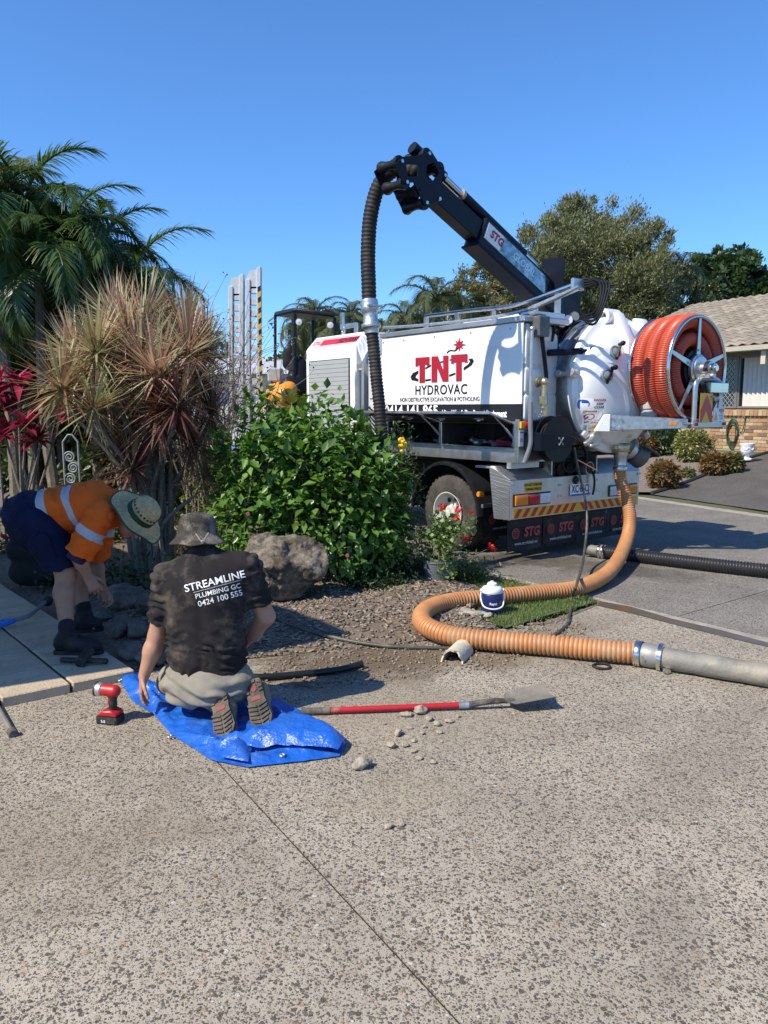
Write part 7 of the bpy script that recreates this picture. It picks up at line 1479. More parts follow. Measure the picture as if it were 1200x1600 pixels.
# ------------------------------------------------------------------ bending worker in the orange work shirt
B = dict(hiN=at_depth(62, 822, 4.93), hiF=at_depth(70, 812, 5.18), knN=at_depth(102, 893, 4.86), knF=at_depth(122, 880, 5.24), anN=at_depth(98, 985, 4.86), anF=at_depth(122, 955, 5.24),
         pel=at_depth(61, 806, 5.05), wai=at_depth(97, 792, 5.05), che=at_depth(146, 788, 5.04), nek=at_depth(188, 797, 5.01), hed=at_depth(207, 812, 4.98),
         shN=at_depth(160, 808, 4.85), shF=at_depth(165, 800, 5.22), elN=at_depth(122, 868, 4.80), elF=at_depth(150, 872, 5.28), wrN=at_depth(137, 900, 4.86), wrF=at_depth(158, 915, 5.12))
for q_, (hx, hy), (tx_, ty_) in (('N', (86, 1020), (162, 1021)), ('F', (112, 988), (163, 984))):
    h_, t_ = on_ground(hx, hy, 0.062), on_ground(tx_, ty_, 0.062); B['an' + q_] = h_ + unit(t_ - h_) * 0.085 + np.array([0, 0, 0.13])
bend = thing('person', (B['pel'][0], B['pel'][1], 0.06), 'bending person in an orange and navy work shirt and straw hat on the paved path', 'person')
f = Field((-2.75, 4.45, 0.03), (-1.35, 5.6, 1.3), 0.006); Sd = (0, 1, 0)
f.chain([B['pel'], B['wai'], B['che'], B['nek']], [0.13, 0.125, 0.13, 0.07], 0.04, ((0, 0, 1), 0.8)); f.cone(B['shN'], B['shF'], 0.06, 0.06, 0.05); f.cone(B['nek'], B['hed'], 0.056, 0.054, 0.02)
HUP, HFW = unit((0.80, -0.14, 0.42)), (0.35, -0.15, -0.95)
add_head(f, B['hed'], HUP, HFW)
for a, b, c, th in (('shN', 'elN', 'wrN', 1), ('shF', 'elF', 'wrF', -1)):
    A, Bq, C_ = B[a], B[b], B[c]; f.cone(A, Bq, 0.055, 0.046, 0.03); f.cone(Bq, Bq * 0.6 + C_ * 0.4, 0.045, 0.043, 0.02); f.cone(Bq * 0.6 + C_ * 0.4, C_, 0.043, 0.031, 0.02); add_hand(f, C_, (0.35, 0.05, -0.75), (-0.4, 0.9, -0.3) if th > 0 else (-0.3, -0.9, -0.2), 1.08, 0.75, th)
for h, k_, a in (('hiN', 'knN', 'anN'), ('hiF', 'knF', 'anF')):
    A, Bq, C_ = B[h], B[k_], B[a]; f.cone(A, Bq, 0.09, 0.062, 0.03); f.cone(Bq + (0.012, 0, 0.0), Bq + (0.012, 0, -0.04), 0.060, 0.055, 0.03); c2 = Bq * 0.65 + C_ * 0.35 + np.array([-0.012, 0, 0]); f.cone(Bq, c2, 0.056, 0.062, 0.03); f.cone(c2, C_, 0.062, 0.040, 0.03); f.cone(C_, C_ + (0.06, 0, -0.10), 0.038, 0.03, 0.02)
cloth_part('body', f, M_skin2, bend)
# shirt: navy tail, orange body, two reflective bands across the torso
def banded_mat(name, p0, d, stops, root, rough=0.8):
    """cloth colours change along one direction of the garment, as it is sewn: stops = (position in metres, colour)"""
    m = bpy.data.materials.new(name); N, L, P = nodes_of(m); tc = N.new('ShaderNodeTexCoord'); d = unit(d); q = np.asarray(p0) - np.array(root.location)
    s = N.new('ShaderNodeVectorMath'); s.operation = 'SUBTRACT'; s.inputs[1].default_value = tuple(q); L.new(tc.outputs['Object'], s.inputs[0]); dt = N.new('ShaderNodeVectorMath'); dt.operation = 'DOT_PRODUCT'; dt.inputs[1].default_value = tuple(d); L.new(s.outputs[0], dt.inputs[0])
    mr = N.new('ShaderNodeMapRange'); mr.inputs['From Min'].default_value = -0.5; mr.inputs['From Max'].default_value = 0.7; L.new(dt.outputs['Value'], mr.inputs['Value']); rp = N.new('ShaderNodeValToRGB'); rp.color_ramp.interpolation = 'CONSTANT'; e = rp.color_ramp.elements
    for i, (pos, c) in enumerate(stops):
        el = e[i] if i < 2 else e.new(1.0); el.position = min(1, max(0, (pos + 0.5) / 1.2)); el.color = (*c, 1)
    L.new(mr.outputs['Result'], rp.inputs['Fac']); nz = N.new('ShaderNodeTexNoise'); nz.inputs['Scale'].default_value = 9; nz.inputs['Detail'].default_value = 6; L.new(tc.outputs['Object'], nz.inputs['Vector']); m2 = N.new('ShaderNodeMapRange'); m2.inputs['To Min'].default_value = 0.78; m2.inputs['To Max'].default_value = 1.2; L.new(nz.outputs['Fac'], m2.inputs['Value'])
    mx = N.new('ShaderNodeMix'); mx.data_type = 'RGBA'; mx.blend_type = 'MULTIPLY'; mx.inputs['Factor'].default_value = 1; L.new(rp.outputs['Color'], mx.inputs['A']); L.new(m2.outputs['Result'], mx.inputs['B']); L.new(mx.outputs['Result'], P.inputs['Base Color']); P.inputs['Roughness'].default_value = rough; P.inputs['Specular IOR Level'].default_value = 0.2
    return m
ORG, NVY, SIL = (0.68, 0.115, 0.012), (0.010, 0.014, 0.045), (0.40, 0.42, 0.45)
tw_ = unit(B['che'] - B['pel'])
M_hv = banded_mat('orange and navy drill', B['wai'], tw_ + np.array([0, 0, 0.16]), [(-0.5, NVY), (-0.075, SIL), (-0.025, ORG), (0.085, SIL), (0.130, ORG)], bend)
f = Field((-2.75, 4.5, 0.5), (-1.45, 5.6, 1.3), 0.007); f.chain([B['pel'] + (-0.05, 0, 0.015), B['wai'] + (0, 0, -0.015), B['che'] + (0, 0, -0.01)], [0.175, 0.168, 0.172], 0.06, ((0, 0, 1), 0.86)); f.cone(B['che'], B['nek'] - (0.02, 0, 0.0), 0.160, 0.085, 0.05); f.cone(B['shN'], B['shF'], 0.088, 0.088, 0.07)
def wr_b(v, n): return 0.012 * vnoise(v, (5, 7, 9), 12.0, 3) + 0.006 * np.sin(v[:, 0] * 60 + v[:, 2] * 30 + 4 * vnoise(v, 6, 3.0))
cloth_part('work_shirt', f, M_hv, bend, wr_b)
for nm, a, b in (('N', 'shN', 'elN'), ('F', 'shF', 'elF')):
    f = Field(np.minimum(B[a], B[b]) - 0.2, np.maximum(B[a], B[b]) + 0.2, 0.007); e = B[a] * 0.06 + B[b] * 0.94; f.cone(B[a] + (-0.01, 0, 0.015), e, 0.092, 0.088, 0.03); d = unit(B[b] - B[a]); f.plane(e + d * 0.012, d)
    cloth_part('sleeve', f, banded_mat('orange sleeve with band', B[a], d, [(-0.5, ORG), (0.095, SIL), (0.150, ORG), (0.9, NVY)], bend), bend, lambda v, n: 0.010 * vnoise(v, 9, 4.0, 3) + 0.005 * np.sin(v[:, 2] * 80 + 4 * vnoise(v, 8, 1)))
    f = Field(np.minimum(B[a], B[b]) - 0.2, np.maximum(B[a], B[b]) + 0.2, 0.007); f.cone(e - d * 0.03, e + d * 0.055, 0.066, 0.062, 0.01); f.plane(e + d * 0.055, d); cloth_part('sleeve_lining', f, mat('navy cuff', NVY, 0.85, vary=0.2), bend)
m = MB(); m.lathe([(0.085, -0.03), (0.078, 0.02), (0.072, 0.045), (0.066, 0.04)], B['nek'] - (0.02, 0, 0.005), B['hed'] - B['nek'] + (0.05, 0, 0.02), 24, close=False); m.build('collar', mat('navy collar', NVY, 0.85, vary=0.2), bend, world=True)
# shorts, pocket
f = Field((-2.85, 4.5, 0.4), (-1.7, 5.6, 1.25), 0.007); f.ell(B['pel'] + (-0.025, 0, -0.03), (0.185, 0.19, 0.19), 0.05)
for h, k_ in (('hiN', 'knN'), ('hiF', 'knF')):
    e = B[h] * 0.10 + B[k_] * 0.90; f.cone(B[h], e, 0.135, 0.108, 0.06)
f.plane(B['knN'] + (0, 0, 0.022), (0.12, 0, -1)); 
M_nvy = mat('navy drill shorts', (0.008, 0.012, 0.038), 0.9, vary=0.25, scale=8, bump=0.2, bscale=200, spec=0.15)
cloth_part('shorts', f, M_nvy, bend, lambda v, n: 0.012 * vnoise(v, (6, 6, 5), 22.0, 3) + 0.005 * np.sin(v[:, 0] * 50 + v[:, 2] * 40 + 4 * vnoise(v, 6, 5.0)))
f = Field(B['knN'] + (-0.3, -0.25, -0.05), B['knN'] + (0.2, 0.1, 0.4), 0.007); c = B['hiN'] * 0.45 + B['knN'] * 0.55 + np.array([0.0, -0.108, 0.02]); f.cone(c + (-0.02, 0, 0.06), c + (0.015, 0, -0.06), 0.055, 0.055, 0.01, ((0, 1, 0), 0.35)); cloth_part('cargo_pocket', f, M_nvy, bend)
# elastic-sided boots and socks
M_bt = mat('black work boot leather', (0.014, 0.014, 0.017), 0.6, vary=0.3, scale=12, bump=0.3, bscale=70, dirt=(0.05, 0.045, 0.04), dscale=8, dcut=(0.5, 0.75), spec=0.25)
def boot_standing(heel, toe, ankle):
    heel = np.asarray(heel, float); toe = np.asarray(toe, float); z0 = 0.062; d = unit((toe - heel) * (1, 1, 0)); s = np.array([-d[1], d[0], 0]); heel[2] = toe[2] = z0
    f = Field(np.minimum(heel, toe) - (0.12, 0.12, 0.01), np.maximum(np.maximum(heel, toe), ankle) + (0.12, 0.12, 0.12), 0.006); h = np.array([0, 0, 1.0])
    f.cone(heel + d * 0.045 + h * 0.055, heel + d * 0.12 + h * 0.055, 0.043, 0.046, 0.03); f.cone(heel + d * 0.12 + h * 0.052, toe - d * 0.055 + h * 0.042, 0.047, 0.045, 0.03); f.cone(heel + d * 0.055 + h * 0.08, ankle + (0, 0, 0.02), 0.052, 0.055, 0.03); f.cone(heel + d * 0.09 + h * 0.09, toe - d * 0.12 + h * 0.06, 0.045, 0.045, 0.03)
    f.plane(ankle + (0, 0, 0.045), (-0.15, 0, 1)); f.plane((0, 0, z0 + 0.018), (0, 0, -1)); b = cloth_part('boot', f, M_bt, bend, lambda v, n: 0.003 * vnoise(v, 25, 2.0))
    L = np.linalg.norm(toe - heel); out = [(0.0, -0.02), (0.03, -0.04), (0.2, -0.046), (0.42, -0.042), (0.65, -0.052), (0.82, -0.052), (0.95, -0.034), (1.0, -0.01), (1.0, 0.01), (0.95, 0.034), (0.82, 0.052), (0.65, 0.052), (0.42, 0.042), (0.2, 0.046), (0.03, 0.04), (0.0, 0.02)]
    m = MB(); m.prism([heel + d * u * L + s * w for u, w in out], (0, 0, 0.024)); m.build('sole', M_rub, b, bevel=0.003).data.transform(Matrix.Translation(-Vector(bend.location)))
    f = Field(ankle - 0.12, ankle + 0.16, 0.007); f.cone(ankle + (0, 0, 0.02), ankle + (0.0, 0, 0.065), 0.050, 0.052, 0.01); cloth_part('sock', f, mat('charcoal sock', (0.012, 0.012, 0.016), 0.95), bend)
boot_standing(on_ground(86, 1020, 0.062), on_ground(162, 1021, 0.062), B['anN'] + (0, 0, -0.02))
boot_standing(on_ground(112, 988, 0.062), on_ground(163, 984, 0.062), B['anF'] + (0, 0, -0.02))
# straw hat
def straw_mat():
    m = mat('woven straw', (0.58, 0.42, 0.21), 0.85, vary=0.22, scale=40, bump=0.0); N, L, P = nodes_of(m); tc = [n for n in N if n.type == 'TEX_COORD'][0]
    w = N.new('ShaderNodeTexWave'); w.inputs['Scale'].default_value = 38; w.inputs['Distortion'].default_value = 6; w.inputs['Detail'].default_value = 2; L.new(tc.outputs['Object'], w.inputs['Vector']); bp = N.new('ShaderNodeBump'); bp.inputs['Strength'].default_value = 0.9; bp.inputs['Distance'].default_value = 0.006; L.new(w.outputs['Fac'], bp.inputs['Height']); L.new(bp.outputs['Normal'], P.inputs['Normal']); return m
M_straw = straw_mat(); HA = unit((0.76, -0.17, 0.56)); hb_ = B['hed'] + HUP * 0.045 + np.array([0.015, -0.01, 0.012])
sh = hat_lathe('straw_hat', [(0.205, -0.020), (0.206, -0.014), (0.16, -0.018), (0.118, -0.010), (0.103, 0.004), (0.099, 0.03), (0.093, 0.085), (0.080, 0.112), (0.05, 0.124), (0.001, 0.126), (0.001, 0.12), (0.074, 0.105), (0.090, 0.03), (0.095, 0.0), (0.15, -0.026), (0.204, -0.024)], hb_, HA, M_straw, bend, wave=0.010, up=(0, 0, 1))
a, b, d = basis(HA, (0, 0, 1))
def hring(r, h, rr, nm, mt, sg=40, wv=0.010):
    m = MB(); pts = []
    for k in range(sg): t = 2 * math.pi * k / sg; z = h + wv * (max(0, r - 0.10) / 0.06) * (math.sin(2 * t + 0.6) + 0.5 * math.sin(5 * t)); pts.append(hb_ + a * r * math.cos(t) + b * r * math.sin(t) + d * z)
    m.tube(pts, rr, 6, closed=True); return m.build(nm, mt, sh, world=True)
M_grn = mat('dark green ribbon', (0.010, 0.045, 0.022), 0.7, vary=0.2)
hring(0.206, -0.017, 0.006, 'brim_edge', M_grn)
m = MB(); m.lathe([(0.106, 0.002), (0.105, 0.036), (0.098, 0.036), (0.100, 0.002)], hb_, HA, 36, up=(0, 0, 1), close=False); m.build('hat_band', M_grn, sh, world=True)
for k in range(22): t = 2 * math.pi * k / 22; m = MB(); c = hb_ + (a * math.cos(t) + b * math.sin(t)) * 0.0965 + d * 0.060; o = a * math.cos(t) + b * math.sin(t); m.cyl(c, c + o * 0.003, 0.007, 8); m.build('weave_hole', M_ink, sh, world=True)
face_bits(B['hed'], HUP, HFW, 1.0, bend)
f = Field(B['hed'] - 0.17, B['hed'] + 0.17, 0.006); sd = np.cross(unit(HFW), HUP); f.ell(B['hed'] + HUP * 0.028 - unit(HFW) * 0.006, (0.080, 0.097, 0.09), 0.01, np.stack([unit(sd), unit(np.asarray(HFW) - HUP * np.dot(HFW, HUP)), HUP])); f.plane(B['hed'] + unit(HFW) * 0.03, unit(HFW)); f.plane(B['hed'] - HUP * 0.04, -HUP); cloth_part('hair', f, mat('grey hair', (0.20, 0.18, 0.16), 0.85, vary=0.3, scale=60), bend)
# ================================================================== THINGS ON THE GROUND
def stone(name, c, size, mt, label, cat='rock', group=None, seed=1, rough=0.35, rz=0.0, sink=0.08, h=None, fac=7):
    """a lump with facets: an ellipsoid chipped by planes, resting on its base"""
    r = np.random.default_rng(seed); s = np.array(size, float) / 2; hh = h or max(s.max() / 14, 0.0015); f = Field(-s * 1.25, s * 1.25, hh); f.ell((0, 0, 0), s * 1.06, 0.0)
    for k in range(fac): n = rand_dirs(r, 1)[0]; f.plane(n * s * r.uniform(0.62, 0.88), n / s)
    me = f.mesh(name, (0, 0, -s[2] * (1 - sink)), lambda v, n: s.mean() * rough * 0.35 * vnoise(v, 2.2 / s.mean(), seed * 1.7, 4), 0); o = link_mesh(name, me, mt); o.location = tuple(map(float, c)); o.rotation_euler = (0, 0, rz); return tag(o, label, cat, group)
M_rock = mat('lichened grey boulder', (0.105, 0.082, 0.06), 0.95, vary=0.5, scale=16, bump=1.0, bscale=45, col2=(0.24, 0.205, 0.16), dirt=(0.05, 0.036, 0.02), dscale=4.5, dcut=(0.47, 0.6))
M_rock2 = mat('dark garden rock', (0.10, 0.085, 0.07), 0.9, vary=0.35, scale=9, bump=0.9, bscale=40, col2=(0.20, 0.175, 0.14)); M_rock3 = mat('pale dug stone', (0.30, 0.25, 0.185), 0.95, vary=0.3, scale=20, bump=0.8, bscale=60, col2=(0.46, 0.40, 0.31))
bo = on_ground(452, 945, 0.02); stone('boulder', (bo[0], bo[1] + 0.08, 0.0), (0.74, 0.56, 0.70), M_rock, 'large grey lichened boulder in front of the hibiscus bush', 'boulder', None, 8, 0.42, 0.5, 0.12, 0.012, 18)
RG = 'rocks round the hole in the garden'
for i, (px, py, w, d_, h_, lab) in enumerate(((198, 955, .42, .30, .18, 'long flat garden rock below the dracaena canes'), (190, 992, .17, .14, .12, 'small dark rock between the far boot and the hole'), (215, 995, .18, .15, .13, 'rough brown rock at the rim of the hole'), (240, 968, .28, .24, .18, 'squarish rock beside the kneeling worker\'s shoulder'), (205, 1020, .24, .16, .10, 'flat rock at the path edge by the hole'), (175, 930, .3, .2, .12, 'dark rock next to the dark ground plant'), (262, 1000, .22, .2, .16, 'dark rock behind the kneeling worker\'s arm'), (235, 1030, .2, .16, .10, 'low rock by the tarp corner at the hole'), (160, 968, .16, .12, .08, 'small rock touching the path near the far boot'), (404, 1000, .10, .09, .06, 'small pale stone on the mulch by the kneeling worker'), (300, 935, .25, .2, .16, 'dark rock hidden behind the bucket hat'))):
    q = on_ground(px, py, 0.04); z = garden_z(q[0], q[1]); stone('garden_rock', (q[0], q[1], z - 0.01), (w, d_, h_), M_rock2 if i != 9 else M_rock3, lab, 'rock', RG, 30 + i, 0.45, i * 1.3, 0.1, w / 26)
DG = 'stones dug out beside the shovel'
dug = [(635, 1121, 24, 'upright chunk of the dug stones touching the red shovel handle'), (658, 1116, 30, 'largest flat stone of the dug heap under the shovel handle'), (671, 1127, 16, None), (682, 1135, 14, None), (703, 1130, 16, None), (622, 1150, 24, 'wedge-shaped stone below the dug heap'), (612, 1170, 20, 'pointed stone on the tarp side of the dug heap'), (633, 1168, 16, None), (646, 1176, 14, None), (655, 1187, 14, None), (677, 1194, 14, None), (565, 1204, 38, 'big brown stone lying alone off the tarp tip'), (608, 1295, 20, 'pale flat stone alone on the dusty concrete'), (647, 1160, 12, None), (686, 1147, 12, None), (628, 1292, 12, None), (762, 1365, 11, 'lone dark pebble out on the open concrete'), (430, 1211, 10, 'small chip in front of the tarp'), (600, 1133, 8, None), (660, 1148, 9, None), (690, 1160, 8, None), (640, 1140, 12, None), (664, 1138, 10, None), (716, 1122, 9, None)]
for i, (px, py, w, lab) in enumerate(dug):
    q = on_ground(px, py); sz = w * q[1] / FPX * 1.0; stone('dug_stone', (q[0], q[1] + sz * 0.2, 0.0), (sz, sz * (0.6 + 0.07 * (i % 5)), sz * (0.38 + 0.06 * (i % 4))), M_rock3, lab or 'small pale stone of the dug heap beyond the tarp', 'stone', DG, 60 + i, 0.4, i * 0.9, 0.05, sz / 16)
q = on_ground(778, 972); stone('flat_stone', (q[0] - 0.22, q[1] + 0.14, 0.005), (0.52, 0.20, 0.07), mat('pale weathered sandstone', (0.30, 0.27, 0.22), 0.9, vary=0.25, scale=10, bump=0.9, bscale=50), 'long pale flat stone edging the lawn inside the hose loop', 'stone', None, 90, 0.4, -0.72, 0.1, 0.014)

# ---- blue tarpaulin, creased, with eyelets
def tarp_mat():
    m = mat('blue woven tarpaulin', (0.012, 0.11, 0.50), 0.36, vary=0.15, scale=7, spec=0.6, dirt=(0.05, 0.14, 0.40), dscale=6, dcut=(0.5, 0.75)); N, L, P = nodes_of(m); tc = [n for n in N if n.type == 'TEX_COORD'][0]
    v = N.new('ShaderNodeTexVoronoi'); v.feature = 'DISTANCE_TO_EDGE'; v.inputs['Scale'].default_value = 8; L.new(tc.outputs['Object'], v.inputs['Vector']); n2 = N.new('ShaderNodeTexNoise'); n2.inputs['Scale'].default_value = 22; n2.inputs['Detail'].default_value = 5; L.new(tc.outputs['Object'], n2.inputs['Vector'])
    a = N.new('ShaderNodeMath'); a.operation = 'ADD'; L.new(v.outputs['Distance'], a.inputs[0]); L.new(n2.outputs['Fac'], a.inputs[1]); bp = N.new('ShaderNodeBump'); bp.inputs['Strength'].default_value = 0.75; bp.inputs['Distance'].default_value = 0.02; L.new(a.outputs[0], bp.inputs['Height']); L.new(bp.outputs['Normal'], P.inputs['Normal']); return m
M_tarp = tarp_mat()
TP = [tuple(on_ground(*p)[:2]) for p in ((182, 1056), (212, 1052), (250, 1072), (300, 1082), (430, 1092), (470, 1112), (508, 1140), (541, 1163), (530, 1184), (470, 1192), (388, 1201), (330, 1190), (268, 1150), (240, 1118), (205, 1096))]
TPE = TP
crease = [((-1.6, 4.45), (-1.15, 3.9), .035, .05), ((-1.3, 4.1), (-1.05, 3.65), .03, .04), ((-1.0, 3.6), (-0.55, 3.32), .03, .04), ((-0.75, 3.55), (-0.22, 3.5), .05, .06), ((-0.55, 3.75), (-0.2, 3.48), .05, .05), ((-0.9, 3.45), (-0.35, 3.42), .025, .035), ((-1.45, 4.15), (-1.1, 4.1), .05, .06), ((-0.6, 3.9), (-0.42, 3.62), .04, .05), ((-0.72, 3.30), (-0.5, 3.55), .02, .03)]
def seg_d(x, y, a, b): a = np.array(a); b = np.array(b); p = np.array([x, y]); t = np.clip(np.dot(p - a, b - a) / np.dot(b - a, b - a), 0, 1); return np.linalg.norm(p - a - t * (b - a)), t
def tarp_z(x, y):
    e = edge_dist(TPE, x, y); z = 0.006 + 0.028 * (0.5 - abs(mnoise.noise((x * 6, y * 6, 2.0)))) + 0.014 * (0.5 - abs(mnoise.noise((x * 15, y * 15, 5.0))))
    for a, b, h, w in crease:
        d, t = seg_d(x, y, a, b); z += h * max(0, 1 - d / (w * 0.7)) * (1 - 0.6 * abs(2 * t - 1))
    z += 0.05 * max(0, (-1.35 - x)) * 2.2
    return 0.003 + z * min(1, 0.25 + e / 0.10)
ta = patch('tarpaulin', TP, 0.016, tarp_z, M_tarp); tag(ta, 'crumpled bright blue tarpaulin under the kneeling worker', 'tarp')
fl = [tuple(on_ground(*p)[:2]) for p in ((418, 1145), (470, 1128), (520, 1150), (541, 1166), (528, 1184), (440, 1178), (385, 1180), (372, 1165))]
def flap_z(x, y):
    e = edge_dist(fl, x, y); return 0.035 + 0.05 * min(1, e / 0.06) + 0.03 * (0.5 - abs(mnoise.noise((x * 8, y * 8, 8.0))))
patch('folded_flap', fl, 0.02, flap_z, M_tarp, ta)
fl2 = [tuple(on_ground(*p)[:2]) for p in ((372, 1160), (395, 1175), (388, 1200), (345, 1192), (350, 1180))]
patch('folded_corner', fl2, 0.02, lambda x, y: 0.03 + 0.04 * min(1, edge_dist(fl2, x, y) / 0.05), M_tarp, ta)
for px, py in ((188, 1060), (265, 1146), (441, 1178)):
    q = on_ground(px, py, 0.03); z = tarp_z(q[0], q[1]) + 0.004; m = MB(); m.tube([(q[0] + 0.011 * math.cos(a), q[1] + 0.011 * math.sin(a), z) for a in np.linspace(0, 6.283, 15)[:-1]], 0.004, 6, closed=True); m.build('eyelet', M_silver, ta)

# ---- cordless work light
M_tred = mat('red tool plastic', (0.42, 0.012, 0.015), 0.42, vary=0.12, scale=20, dirt=(0.30, 0.10, 0.08), dscale=12, dcut=(0.58, 0.75)); M_tblk = mat('black tool plastic', (0.016, 0.016, 0.016), 0.6, vary=0.2, dirt=(0.09, 0.08, 0.07), dscale=14, dcut=(0.55, 0.72))
wb = on_ground(173, 1128); wl_ = thing('work_light', (wb[0], wb[1], 0.0), 'red and black cordless work light standing on its battery beside the tarp', 'work light', rz=math.radians(-12))
m = MB(); m.box(-0.058, 0.058, -0.042, 0.042, 0.0, 0.042); bt = m.build('battery', M_tblk, wl_, bevel=0.008, seg=2); m = MB(); m.box(-0.050, 0.050, -0.0445, -0.0425, 0.008, 0.030); m.build('battery_label', M_tblk, bt); letter('battery_lettering', '5.0', M_wht, bt, (-0.015, -0.0445, 0.019), (1, 0, 0), (0, 0, 1), 0.02, 0.0005, lift=0.001)
m = MB(); m.prism([(-0.058, -0.04, 0.042), (0.056, -0.04, 0.042), (0.056, -0.04, 0.058), (0.02, -0.04, 0.074), (-0.03, -0.04, 0.068)], (0, 0.08, 0)); m.build('foot', M_tred, wl_, bevel=0.006)
f = Field((-0.08, -0.06, 0.03), (0.08, 0.06, 0.22), 0.004); f.chain([(0.012, 0, 0.06), (0.018, 0, 0.10), (0.022, 0, 0.135), (0.02, 0, 0.16)], [0.020, 0.019, 0.018, 0.022], 0.01); link_mesh('handle', f.mesh('handle'), M_tblk, wl_)
f = Field((-0.10, -0.07, 0.08), (0.09, 0.07, 0.24), 0.004); f.cone((0.03, 0, 0.168), (-0.03, 0, 0.170), 0.032, 0.030, 0.01); f.cone((0.012, 0, 0.15), (-0.003, 0, 0.105), 0.013, 0.010, 0.015); link_mesh('housing', f.mesh('housing'), M_tred, wl_)
m = MB(); m.lathe([(0.022, 0), (0.034, 0.01), (0.037, 0.03), (0.035, 0.036), (0.030, 0.030), (0.001, 0.026)], (-0.030, 0, 0.170), (-1, 0, 0.06), 24, close=False); hd_ = m.build('lamp_head', M_silver, wl_); m = MB(); m.lathe([(0.031, 0.030), (0.038, 0.034), (0.038, 0.042), (0.032, 0.042)], (-0.030, 0, 0.170), (-1, 0, 0.06), 24, close=False); m.build('bezel', M_tblk, hd_); m = MB(); m.lathe([(0.032, 0.038), (0.001, 0.038)], (-0.030, 0, 0.170), (-1, 0, 0.06), 20, close=False); m.build('lens', M_glass, hd_)

# ---- shovel
s0, s1 = on_ground(470, 1112, 0.02), on_ground(785, 1099, 0.03); sv = thing('shovel', (*s0[:2], 0.0), 'long shovel with a red handle and flat blade lying on the concrete', 'shovel'); sd_ = unit(s1 - s0); sl_ = np.linalg.norm(s1 - s0)
M_dirtst = mat('worn muddy steel', (0.22, 0.20, 0.165), 0.6, 0.35, vary=0.25, scale=9, dirt=(0.30, 0.25, 0.18), dscale=7, dcut=(0.45, 0.65)); M_grip = mat('muddy black grip', (0.045, 0.042, 0.04), 0.8, vary=0.25, dirt=(0.17, 0.145, 0.11), dscale=12, dcut=(0.42, 0.62))
def sp(t): return s0 + sd_ * sl_ * t
m = MB(); m.cyl(sp(0.0), sp(0.145), 0.019, 12); m.build('grip', M_grip, sv, world=True, bevel=0.004); m = MB(); m.cyl(sp(0.145), sp(0.78), 0.0165, 14); m.build('handle', mat('red fibreglass handle', (0.42, 0.015, 0.02), 0.4, vary=0.12, dirt=(0.30, 0.16, 0.11), dscale=9, dcut=(0.55, 0.7)), sv, world=True); m = MB(); m.cyl(sp(0.78), sp(0.83), 0.0185, 12); m.build('ferrule', M_galv, sv, world=True)
m = MB(); pts = spline([sp(0.83), sp(0.92) + (0, 0, 0.012), sp(1.0) + (0, 0, 0.015), sp(1.06) + (0, 0, 0.012)], 0.02); m.tube(pts, np.linspace(0.018, 0.014, len(pts)), 10); m.build('socket', M_grip, sv, world=True)
b0 = sp(1.02); bx = unit(np.array([sd_[0], sd_[1] + 0.10, 0.0])); by = np.array([-bx[1], bx[0], 0]); vs = []; fs = []; n1, n2 = 10, 8
for i in range(n1 + 1):
    for j in range(n2 + 1):
        u = i / n1; w = (j / n2 - 0.5) * 2; hw = 0.085 * min(1, 0.55 + u * 6); z = 0.012 + 0.030 * u * 0.9 + 0.014 * w * w + 0.02 * max(0, w) * u
        vs.append(b0 + bx * (0.245 * u) + by * (hw * w) + np.array([0, 0, z]))
for i in range(n1):
    for j in range(n2): a = i * (n2 + 1) + j; fs.append((a, a + n2 + 1, a + n2 + 2, a + 1))
k = len(vs); vs += [v - np.array([0, 0, 0.003]) for v in vs]; fs += [tuple(q + k for q in f_[::-1]) for f_ in fs]
rim_ = [j for j in range(n2 + 1)] + [i * (n2 + 1) + n2 for i in range(1, n1 + 1)] + [n1 * (n2 + 1) + j for j in range(n2 - 1, -1, -1)] + [i * (n2 + 1) for i in range(n1 - 1, 0, -1)]
fs += [(rim_[i], rim_[(i + 1) % len(rim_)], rim_[(i + 1) % len(rim_)] + k, rim_[i] + k) for i in range(len(rim_))]
m = MB(); m.add(vs, fs); m.build('blade', M_dirtst, sv, world=True, sharp=60)

# ---- half of a broken cream pipe
hp = on_ground(706, 1036); hd2 = unit(np.array([0.42, 1.0, 0])); hs = np.array([hd2[1], -hd2[0], 0]); vs = []; fs = []; na, nl = 14, 8
for i in range(nl + 1):
    for j in range(na + 1):
        t = math.pi * j / na; R = 0.078; u = i / nl
        for rr in (R, R - 0.010):
            vs.append(np.array([hp[0], hp[1], 0.002]) + hd2 * (0.235 * u + 0.012 * math.sin(j * 1.7) * (i == 0) + 0.008 * math.sin(j * 1.1) * (i == nl)) + hs * rr * math.cos(t) * 0.92 + np.array([0, 0, rr * math.sin(t) * 1.1]))
def vi(i, j, k): return (i * (na + 1) + j) * 2 + k
for i in range(nl):
    for j in range(na): fs += [(vi(i, j, 0), vi(i, j + 1, 0), vi(i + 1, j + 1, 0), vi(i + 1, j, 0)), (vi(i, j, 1), vi(i + 1, j, 1), vi(i + 1, j + 1, 1), vi(i, j + 1, 1))]
    fs += [(vi(i, 0, 0), vi(i + 1, 0, 0), vi(i + 1, 0, 1), vi(i, 0, 1)), (vi(i, na, 0), vi(i, na, 1), vi(i + 1, na, 1), vi(i + 1, na, 0))]
for j in range(na): fs += [(vi(0, j, 0), vi(0, j, 1), vi(0, j + 1, 1), vi(0, j + 1, 0)), (vi(nl, j, 0), vi(nl, j + 1, 0), vi(nl, j + 1, 1), vi(nl, j, 1))]
